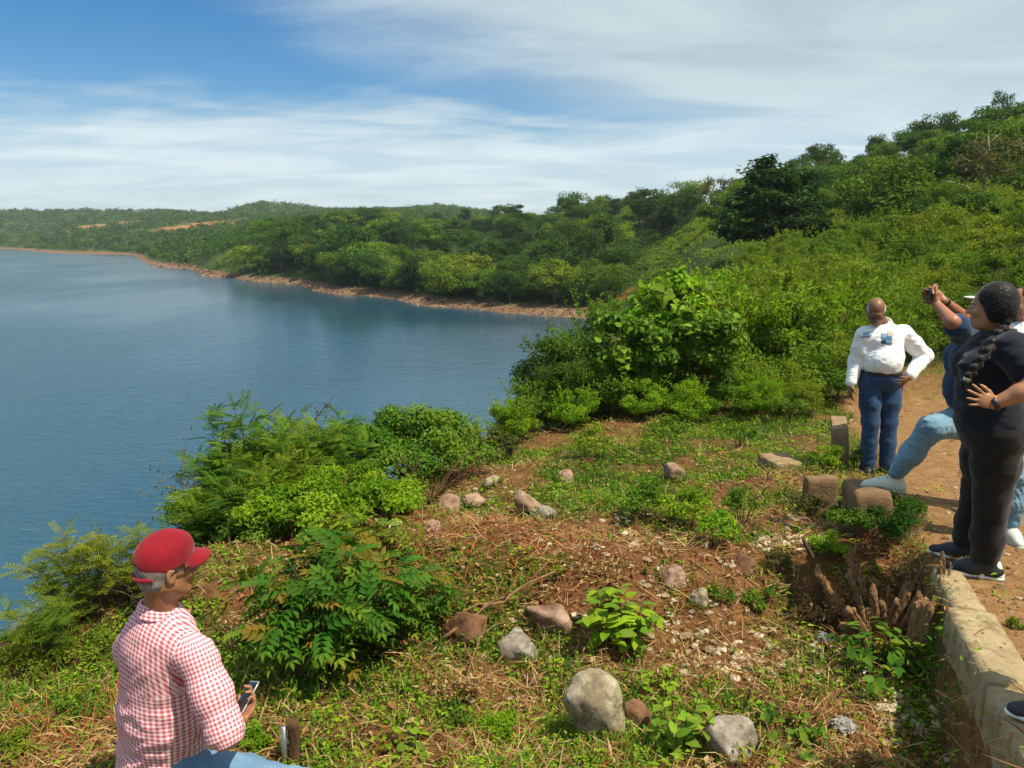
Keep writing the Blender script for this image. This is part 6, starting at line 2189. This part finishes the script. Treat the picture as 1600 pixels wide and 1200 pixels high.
    S = Solid(.006); S.cap(pel + u_ * .062 - r_ * .035, pel + u_ * .062 + r_ * .035, .154, .154, .02, (f_, .97)); S.plane(pel + u_ * .084, u_); S.plane(pel + u_ * .046, -u_)
    solid_obj('belt', S, 'leather_black', o, base)
    band_obj('watch', o, base, wrL - norm(wrL - elL) * .018, wrL - elL, .034, .026, 'leather_black')
    shoe(o, base, anR, [-.35, -.9, 0], gR, 'leather_black', 'shoe_black'); shoe(o, base, anL, [.05, -1, 0], gL, 'leather_black', 'shoe_black')


white_shirt_man()


# ---------------------------------------------------------------- the woman in black
def black_woman():
    Y0 = 4.2
    hc = P(1547, 479, Y0); hf = frame((-.84, .54, -.05))
    nb = P(1562, 524, Y0 + .02)
    tf = frame((-.95, .30, 0)); r_, f_, u_ = tf       # r_: away from the viewer
    pel = P(1548, 660, Y0); chest = P(1552, 562, Y0); belly = P(1543, 612, Y0)
    shL, shR = P(1580, 545, Y0 - .19), P(1552, 545, Y0 + .18)
    elL, wrL = P(1622, 602, Y0 - .36), P(1553, 631, Y0 - .30)
    elR, wrR = P(1552, 610, Y0 + .34), P(1545, 655, Y0 + .26)
    hipL, hipR = P(1560, 676, Y0 - .09), P(1543, 672, Y0 + .10)
    knL, knR = P(1550, 776, Y0 - .04), P(1532, 762, Y0 + .18)
    anL, anR = P(1540, 866, Y0), P(1510, 838, Y0 + .30)
    gL, gR = h1(anL[0], anL[1]), h1(anR[0], anR[1])
    anL[2] = gL + .09; anR[2] = gR + .09
    base = np.array([pel[0], pel[1], h1(pel[0], pel[1])])
    S = Solid(.006)
    T = head(S, hc, hf, .97)
    S.cap(T(0, -.02, -.06), nb, .058, .066, .03)
    S.ell(T(0, .02, -.105), np.array([.045, .05, .025]), hf, .03)
    S.cap(pel, chest, .15, .15, .04); S.cap(shL, shR, .055, .055, .05)
    S.chain([shL, elL], [.064, .052], .02); S.chain([elL, elL * .6 + wrL * .4, wrL], [.050, .047, .031], .025)
    S.chain([shR, elR, wrR], [.07, .055, .033], .02)
    hand(S, wrL, P(1516, 617, Y0 - .32) - wrL, np.array([.25, .95, -.1]), np.array([.1, 0, -1.]) * -1, curl=.12, spread=.30, thumb_out=.6, s=1.0)
    hand(S, wrR, np.array([-.3, -.1, -1]), np.array([0, -1, 0]), np.array([-1, 0, 0]), curl=.4)
    for a, k, n in ((hipL, knL, anL), (hipR, knR, anR)): S.chain([a, k, n], [.10, .07, .042], .03)
    o, V, F = solid_obj('person', S, 'skin_warm', None, base); o.location = base
    tag(o, 'woman in black with a long dark braid standing with a hand on her hip', 'person', 'people on the bank')
    eyes(o, T, base, hf, .97)
    # hair with side braid
    S = Solid(.005)
    S.ell(T(0, -.034, .040), np.array([.090, .100, .098]), hf, .02); S.ell(T(0, -.075, -.015), np.array([.082, .062, .080]), hf, .03); S.ell(T(-.070, -.028, -.025), np.array([.022, .042, .058]), hf, .03); S.ell(T(.070, -.028, -.025), np.array([.022, .042, .058]), hf, .03)
    path = [T(-.02, -.10, -.055), P(1560, 524, Y0 - .14), P(1546, 545, Y0 - .215), P(1530, 566, Y0 - .235), P(1515, 586, Y0 - .235), P(1503, 604, Y0 - .22)]
    path = np.array(path); tt = np.linspace(0, 1, 17)
    seg = np.linspace(0, 1, len(path)); pts = np.stack([np.interp(tt, seg, path[:, i]) for i in range(3)], 1)
    for i, p in enumerate(pts):
        off = norm(np.cross(pts[min(i + 1, 16)] - pts[max(i - 1, 0)], [.2, -1, .1])) * (.008 if i % 2 else -.008)
        S.ell(p + off, np.array([.023, .021, .021]) * (1.15 - .45 * i / 16), None, .012)
    V_, F_ = S.build(); V_ = relax(V_, F_, 1); V_ = folds(V_, F_, .0035, 30, axis=hf[1] - .6 * hf[2], along=.35, across=2.6, seed=1.)
    mb = MB(); mb.add(V_ - base, F_); ho_ = link('hair', mb.mesh('hair', [MAT['hair_black']], True), o)
    gs = np.random.default_rng(8); mb = MB()
    for k in range(150):     # loose strands
        th = gs.uniform(.4, 2 * math.pi - .4) + math.pi / 2; z_ = gs.uniform(-.02, .13); rr_ = math.sqrt(max(.05, 1 - (z_ - .04) ** 2 / .0105))
        a_ = T(.092 * rr_ * math.cos(th), -.02 + .112 * rr_ * math.sin(th), z_); b_ = T(gs.normal(0, .04), -.125 + gs.normal(0, .012), -.03 + gs.normal(0, .03))
        m_ = (a_ + b_) / 2; m_ = hc + norm(m_ - hc) * (np.linalg.norm(m_ - hc) + gs.uniform(.012, .035))
        t_ = np.linspace(0, 1, 7)[:, None]; c_ = a_ * (1 - t_) ** 2 + m_ * 2 * t_ * (1 - t_) + b_ * t_ ** 2 + gs.normal(0, .0015, (7, 3))
        Vt, Ft = tube(c_ - base, .0011, 3, cap=False); mb.add(Vt, Ft)
    link('hair_strands', mb.mesh('hair_strands', [MAT['hair_black']], True), ho_)
    band_obj('hair_tie', o, base, pts[14], pts[15] - pts[13], .017, .02, 'metal')
    # T-shirt
    S = Solid(.008)
    S.ell(chest, np.array([.180, .148, .17]), tf, .06); S.ell(belly, np.array([.185, .155, .20]), tf, .08); S.ell(pel + u_ * .02, np.array([.205, .180, .16]), tf, .06)
    for q in (-1, 1): S.ell(P(1517, 572, Y0) + r_ * q * .080, np.array([.078, .078, .082]), tf, .05)
    S.cap(shL, nb - u_ * .07, .070, .078, .06); S.cap(shR, nb - u_ * .07, .070, .078, .06); S.cap(nb - u_ * .055, nb - u_ * .03, .085, .072, .05)
    S.chain([shL, shL + (elL - shL) * .52], [.084, .082], .04); S.chain([shR, shR + (elR - shR) * .5], [.096, .09], .04)
    S.plane(shL + (elL - shL) * .56, elL - shL) if False else None
    S.plane(pel - u_ * .075, -u_ + f_ * .1)
    so, V, F = solid_obj('shirt', S, 'black_cotton', o, base, fold=[dict(amp=.010, freq=6, axis=(.6, 0, .8), along=1.6, across=.8, seed=4.), dict(amp=.005, freq=14, axis=(0, 0, 1), along=1.6, across=.8, seed=9.)])
    a = [nb + np.array([0, 0, .012]) + .071 * (math.cos(t) * r_ + math.sin(t) * f_) + u_ * -.02 * math.sin(t) for t in np.linspace(0, 2 * math.pi, 25)]
    tube_obj('neckband', a, .009, 'black_cotton', so, base)
    # trousers, wide at the hem
    S = Solid(.008)
    S.ell(pel - u_ * .03, np.array([.190, .162, .16]), tf, .06); S.ell(pel - f_ * .075 - u_ * .04, np.array([.17, .115, .13]), tf, .06)
    for a_, k_, n_2 in ((hipL, knL, anL), (hipR, knR, anR)): S.chain([a_, a_ * .5 + k_ * .5, k_, k_ * .4 + n_2 * .6, n_2 + u_ * .055], [.130, .116, .092, .082, .076], .04)
    solid_obj('trousers', S, 'black_leggings', o, base, fold=[dict(amp=.007, freq=8, axis=(.2, 0, 1), along=1.2, across=1.2, seed=2.)])
    band_obj('watch', o, base, wrL - norm(wrL - elL) * .004, wrL - elL, .038, .026, 'leather_black')
    S2 = P(1517, 612, Y0 - .33)
    shoe(o, base, anL, [-.86, .45, 0], gL, 'shoe_black', 'sole_white', 1.08, heel=True); shoe(o, base, anR, [-.80, .55, 0], gR, 'shoe_black', 'sole_white', 1.05, heel=True)


black_woman()


# ---------------------------------------------------------------- the woman in pale jeans taking a picture
def jeans_woman():
    Y0 = 5.1
    hc = P(1556, 474, Y0 + .02); hf = frame((-.97, .20, .05))
    nb = P(1552, 510, Y0)
    tf = frame((-.95, .25, 0)); r_, f_, u_ = tf
    pel = P(1545, 640, Y0 + .02); chest = P(1519, 560, Y0); belly = P(1519, 606, Y0)
    shL, shR = P(1512, 527, Y0 - .17), P(1528, 522, Y0 + .17)
    elL, wrL = P(1488, 503, Y0 - .33), P(1464, 476, Y0 - .16)
    elR, wrR = P(1508, 497, Y0 + .02), P(1474, 470, Y0 - .10)
    hipL, hipR = P(1540, 652, Y0 + .10), P(1560, 652, Y0 - .05)
    knL, knR = P(1456, 668, 5.02), P(1586, 742, 4.92)
    anL, anR = P(1395, 746, 5.22), P(1580, 820, 4.90)
    gR = h1(anR[0], anR[1]); anR[2] = gR + .09
    base = np.array([anR[0], anR[1], gR])
    S = Solid(.007)
    T = head(S, hc, hf, .96)
    S.cap(T(0, -.02, -.06), nb, .054, .06, .03); S.cap(pel, chest, .13, .13, .04); S.cap(shL, shR, .05, .05, .05)
    S.chain([shL, elL, wrL], [.052, .044, .028], .02); S.chain([shR, elR, wrR], [.052, .044, .028], .02)
    ph = P(1450, 460, Y0 - .08)
    hand(S, wrL, ph - wrL + np.array([.02, -.02, -.01]), np.array([.2, .9, .4]), np.array([-.3, 0, 1]), curl=.55); hand(S, wrR, ph - wrR + np.array([.02, .02, .02]), np.array([-.3, -.9, -.2]), np.array([-.3, 0, -1]), curl=.55)
    for a, k, n in ((hipL, knL, anL), (hipR, knR, anR)): S.chain([a, k, n], [.085, .058, .038], .03)
    o, V, F = solid_obj('person', S, 'skin_red', None, base); o.location = base
    tag(o, 'woman in pale blue jeans with one foot raised on the slab taking a picture', 'person', 'people on the bank')
    eyes(o, T, base, hf, .96)
    S = Solid(.006); S.ell(T(0, -.024, .030), np.array([.080, .098, .090]), hf, .02); S.ell(T(0, -.10, -.03), np.array([.04, .045, .09]), hf, .03); S.ell(T(0, .125, -.03), np.array([.11, .10, .10]), hf, .01, True)
    solid_obj('hair', S, 'hair_black', o, base)
    S = Solid(.005); S.ell(T(0, -.004, .050), np.array([.088, .106, .085]), hf, .01); S.plane(T(0, 0, .022), -hf[2]); S.ell(T(0, .125, .030), np.array([.072, .080, .010]), hf, .01)
    solid_obj('cap', S, 'cap_white', o, base)
    S = Solid(.008)
    S.ell(chest, np.array([.18, .15, .16]), tf, .06); S.ell(belly, np.array([.19, .175, .19]), tf, .08); S.ell(pel + u_ * .03, np.array([.185, .165, .13]), tf, .06)
    for q in (-1, 1): S.ell(P(1498, 560, Y0) + r_ * q * .075, np.array([.07, .07, .075]), tf, .05)
    S.cap(shL, shR, .07, .07, .06); S.chain([shL, shL + (elL - shL) * .75], [.080, .074], .03); S.chain([shR, shR + (elR - shR) * .75], [.080, .074], .03)
    solid_obj('shirt', S, 'navy_cotton', o, base, fold=[dict(amp=.009, freq=7, axis=(.5, 0, .8), along=1.6, across=.8, seed=5.)])
    S = Solid(.007)
    S.ell(pel - u_ * .03, np.array([.18, .165, .14]), tf, .06)
    S.chain([hipL, hipL * .5 + knL * .5, knL, knL * .5 + anL * .5, anL + (knL - anL) * .12], [.118, .105, .078, .072, .050], .035)
    S.chain([hipR, hipR * .5 + knR * .5, knR, knR * .5 + anR * .5, anR + (knR - anR) * .12], [.118, .102, .074, .068, .050], .035)
    solid_obj('jeans', S, 'denim_light', o, base, fold=[dict(amp=.005, freq=12, axis=norm(anL - knL), along=2.0, across=.6, seed=3.), dict(amp=.007, freq=18, axis=norm(knL - hipL), along=2.0, across=.5, seed=6., where=None)])
    band_obj('watch', o, base, wrR - norm(wrR - elR) * .02, wrR - elR, .032, .026, 'leather_black')
    shoe(o, base, anL + np.array([-.01, 0, 0]), [-1, -.05, .14], anL[2] - .105, 'shoe_white', 'sole_grey', 1.15, up=(.14, 0, 1)); shoe(o, base, anR, [-.2, -1, 0], gR, 'shoe_white', 'sole_grey', 1.0)
    pho = link('phone', None); pho.empty_display_size = .05; pho.location = ph
    tag(pho, 'dark phone held up by the woman in pale blue jeans', 'phone')
    fr = np.stack([norm([.25, .97, 0]), norm([.1, 0, 1]), norm([-.97, .25, 0.1])])
    box_obj('phone_case', ph, fr, (.074, .037, .0045), 'leather_black', pho, ph); box_obj('screen', ph - fr[2] * .0042, fr, (.070, .034, .001), 'dark_gloss', pho, ph, .0008)


jeans_woman()


# ---------------------------------------------------------------- two standing figures at and beyond the right edge
def standing(name_label, x, y, f, skin, shirt, trousers, hair, up_, sole, height=1.72, step=None, vox=.008, arm=0.1):
    f = norm(f); tf = frame(f); r_, f_, u_ = tf
    g = h1(x, y); base = np.array([x, y, g]); s = height / 1.72
    L = lambda a, b2, c: base + (r_ * a + f_ * b2 + u_ * c) * s
    S = Solid(vox)
    T = head(S, L(0, .03, 1.605), tf, s)
    S.cap(T(0, -.02, -.06), L(0, -.01, 1.43), .056, .062, .03); S.cap(L(0, 0, .95), L(0, 0, 1.30), .13, .14, .04, (f_, 1.3)); S.cap(L(-.17, 0, 1.38), L(.17, 0, 1.38), .05, .05, .05)
    legs = []
    for q in (-1, 1):
        el, wr = L(q * .25, -.03, 1.11), L(q * (.24 + arm), .08, .87)
        S.chain([L(q * .18, 0, 1.38), el, wr], [.05, .042, .028], .02)
        hand(S, wr, -u_ + f_ * .2, -r_ * q, f_, curl=.4)
        hp = L(q * .09, 0, .90)
        if step is not None and q == step[0]:
            an = np.array(step[1]) + np.array([0, 0, .09]); kn = (hp + an) / 2 + f_ * .10 + u_ * .05
        else:
            an = L(q * .10, -.02, .09); an[2] = h1(an[0], an[1]) + .09; kn = L(q * .095, .02, .50)
        legs.append((hp, kn, an)); S.chain([hp, kn, an], [.075, .055, .04], .03)
    o, _, _ = solid_obj('person', S, skin, None, base); o.location = base
    tag(o, name_label, 'person', 'people on the bank')
    eyes(o, T, base, tf, s)
    S = Solid(.006); S.ell(T(0, -.020, .032), np.array([.079, .098, .090]) * s, tf, .02); S.ell(T(0, .125, -.02), np.array([.13, .115, .11]) * s, tf, .01, True)
    solid_obj('hair', S, hair, o, base)
    S = Solid(vox); S.cap(L(0, 0, .95), L(0, 0, 1.15), .165, .17, .04, (f_, 1.25)); S.cap(L(0, 0, 1.15), L(0, 0, 1.32), .17, .17, .04, (f_, 1.3)); S.cap(L(-.18, 0, 1.37), L(.18, 0, 1.37), .066, .066, .06)
    for q in (-1, 1): S.chain([L(q * .18, 0, 1.38), L(q * .235, -.02, 1.17)], [.078, .070], .03)
    so, _, _ = solid_obj('shirt', S, shirt, o, base, fold=[dict(amp=.009, freq=7, axis=(.3, 0, 1), along=1.4, across=1., seed=x)])
    collar(so, base, L(0, -.005, 1.435), tf, .070, .038, shirt, tilt=.3)
    S = Solid(vox); S.cap(L(-.05, 0, .92), L(.05, 0, .92), .13, .13, .04)
    for hp, kn, an in legs: S.chain([hp, kn, an], [.10, .075, .065], .03)
    solid_obj('jeans', S, trousers, o, base, fold=[dict(amp=.007, freq=10, axis=(.2, 0, 1), along=1.6, across=.8, seed=y)])
    for hp, kn, an in legs: shoe(o, base, an, f_, an[2] - .09, up_, sole)


standing('person in a white shirt at the right edge behind the woman in black', X(1616, 5.75), 5.75, (-.95, -.2, 0), 'skin_red', 'white_cotton', 'denim_dark', 'hair_black', 'shoe_black', 'sole_white', 1.73)
fx = P(1607, 1158, 2.50)
standing('person just outside the right edge with one black shoe on the wall', 2.36, 2.28, (-.9, .25, 0), 'skin_tan', 'navy_cotton', 'denim_dark', 'hair_black', 'shoe_black', 'sole_white', 1.72,
         step=(-1 if False else 1, (fx[0] + .12, fx[1], 8.45 - .10 * fx[1] + .05)))
# ---------------------------------------------------------------- cut and split stumps
def stump(name, label, px, py, hpx, wpx, g, n=12, mat='wood_dead', splay=0.3, lean=(0, 0), grain=.006, r=0.30, jag=0.5):
    p0 = G(px, py); k = p0[1] / 1200 / 0.93
    hh, ww = hpx * k, wpx * k / 2
    S = Solid(.006)
    for i in range(n):
        a = g.uniform(0, 6.28); q = ww * 0.72 * math.sqrt(g.random())
        b0 = p0 + np.array([math.cos(a) * q, math.sin(a) * q, -0.06])
        ht_ = hh * g.uniform(1 - jag, 1.0)
        e = b0 + np.array([math.cos(a) * q * splay + lean[0] * ht_, math.sin(a) * q * splay + lean[1] * ht_, ht_])
        rr = ww * r * g.uniform(.7, 1.15)
        S.cap(b0, e, rr, rr * g.uniform(.35, .9), .008, (np.array([math.cos(a), math.sin(a), 0]), g.uniform(1.0, 1.6)))
    V, F = S.build()
    V = folds(V, F, grain, 26, axis=(0, 0, 1), along=.25, across=2.4, seed=px * .1)
    top_ = sstep(.35, 1.0, (V[:, 2] - p0[2]) / hh)
    V = V + np.array([0, 0, 1.0]) * (top_ * hh * .16 * np.array([mnoise.noise(Vector((v[0] * 55, v[1] * 55, v[2] * 4))) for v in V]))[:, None]
    V = folds(V, F, grain * 1.3, 12, axis=(0.2, 0, 1), along=.8, across=1.4, seed=py * .1)
    nz = np.array([mnoise.noise(Vector(v) * 30) for v in V])
    mb = MB(); mb.add(V - p0, F, np.clip(.5 + nz * .5, 0, 1))
    o = link(name, mb.mesh(name, [MAT[mat]], smooth=False)); o.location = p0
    return tag(o, label, 'stump')


g = np.random.default_rng(91)
stump('split_stump', 'wide split fibrous stump in the middle of the cut stumps', 1385, 985, 105, 120, g, 30, r=.10, splay=1.6, jag=.8)
stump('cut_stump', 'short thick round stump next to the concrete wall', 1452, 990, 66, 62, g, 9, 'wood_dead', splay=.1, r=.42, jag=.35)
stump('split_stump', 'pale frayed stump sticking out of the dark pinnate bush', 525, 985, 95, 58, g, 12, splay=.5, r=.18, jag=.7)
stump('split_stump', 'thin upright cut stems at the far end of the concrete wall', 1472, 915, 70, 40, g, 8, splay=.5, r=.12, jag=.6)
stump('cut_stump', 'dark gnarled stump below the leaning cut trunk', 1312, 992, 66, 70, g, 12, 'bark_brown', splay=1.0, r=.20, jag=.7)

for (px, py, hh_, sp_, lab) in ((1345, 965, .22, .20, 'tangle of dry brown stems over the middle of the cut stumps'), (1420, 930, .20, .14, 'dry brown stems between the split stump and the concrete wall'),
                               (1275, 975, .16, .16, 'dry stems at the foot of the leaning cut trunk'), (700, 1080, .14, .22, 'dry bent stems beside the dark pinnate bush'), (930, 900, .12, .25, 'thin dry stems in the middle of the slope'), (640, 860, .16, .30, 'tangle of dry rust coloured stems between the bushes and the stony slope'), (385, 1000, .22, .18, 'dry orange stems between the seated man and the dark pinnate bush')):
    twigs('dead_twigs', lab, G(px, py), g, 16, hh_, sp_, (0.1, 0), .0035, 'wood_dead', leaves=4, mat='straw', leaf=.035)

# ---------------------------------------------------------------- air
hz_m = bpy.data.materials.new('haze_air'); hz_m.use_nodes = True
hn = hz_m.node_tree; hn.nodes.clear()
hv = hn.nodes.new('ShaderNodeVolumePrincipled'); ho = hn.nodes.new('ShaderNodeOutputMaterial')
hv.inputs['Color'].default_value = (0.80, 0.90, 1.0, 1); hv.inputs['Density'].default_value = 0.00020; hv.inputs['Anisotropy'].default_value = 0.2
hn.links.new(hv.outputs[0], ho.inputs['Volume'])
mb = MB()
hx = 2700.0; z0, z1 = -4.0, 75.0
V = np.array([[x, y, z] for z in (z0, z1) for y in (-hx, hx) for x in (-hx, hx)])
mb.add(V, np.array([[0, 2, 3, 1], [4, 5, 7, 6], [0, 1, 5, 4], [2, 6, 7, 3], [0, 4, 6, 2], [1, 3, 7, 5]]))
tag(link('haze', mb.mesh('haze', [hz_m])), 'faint pale haze over the lake and hills', kind='stuff')
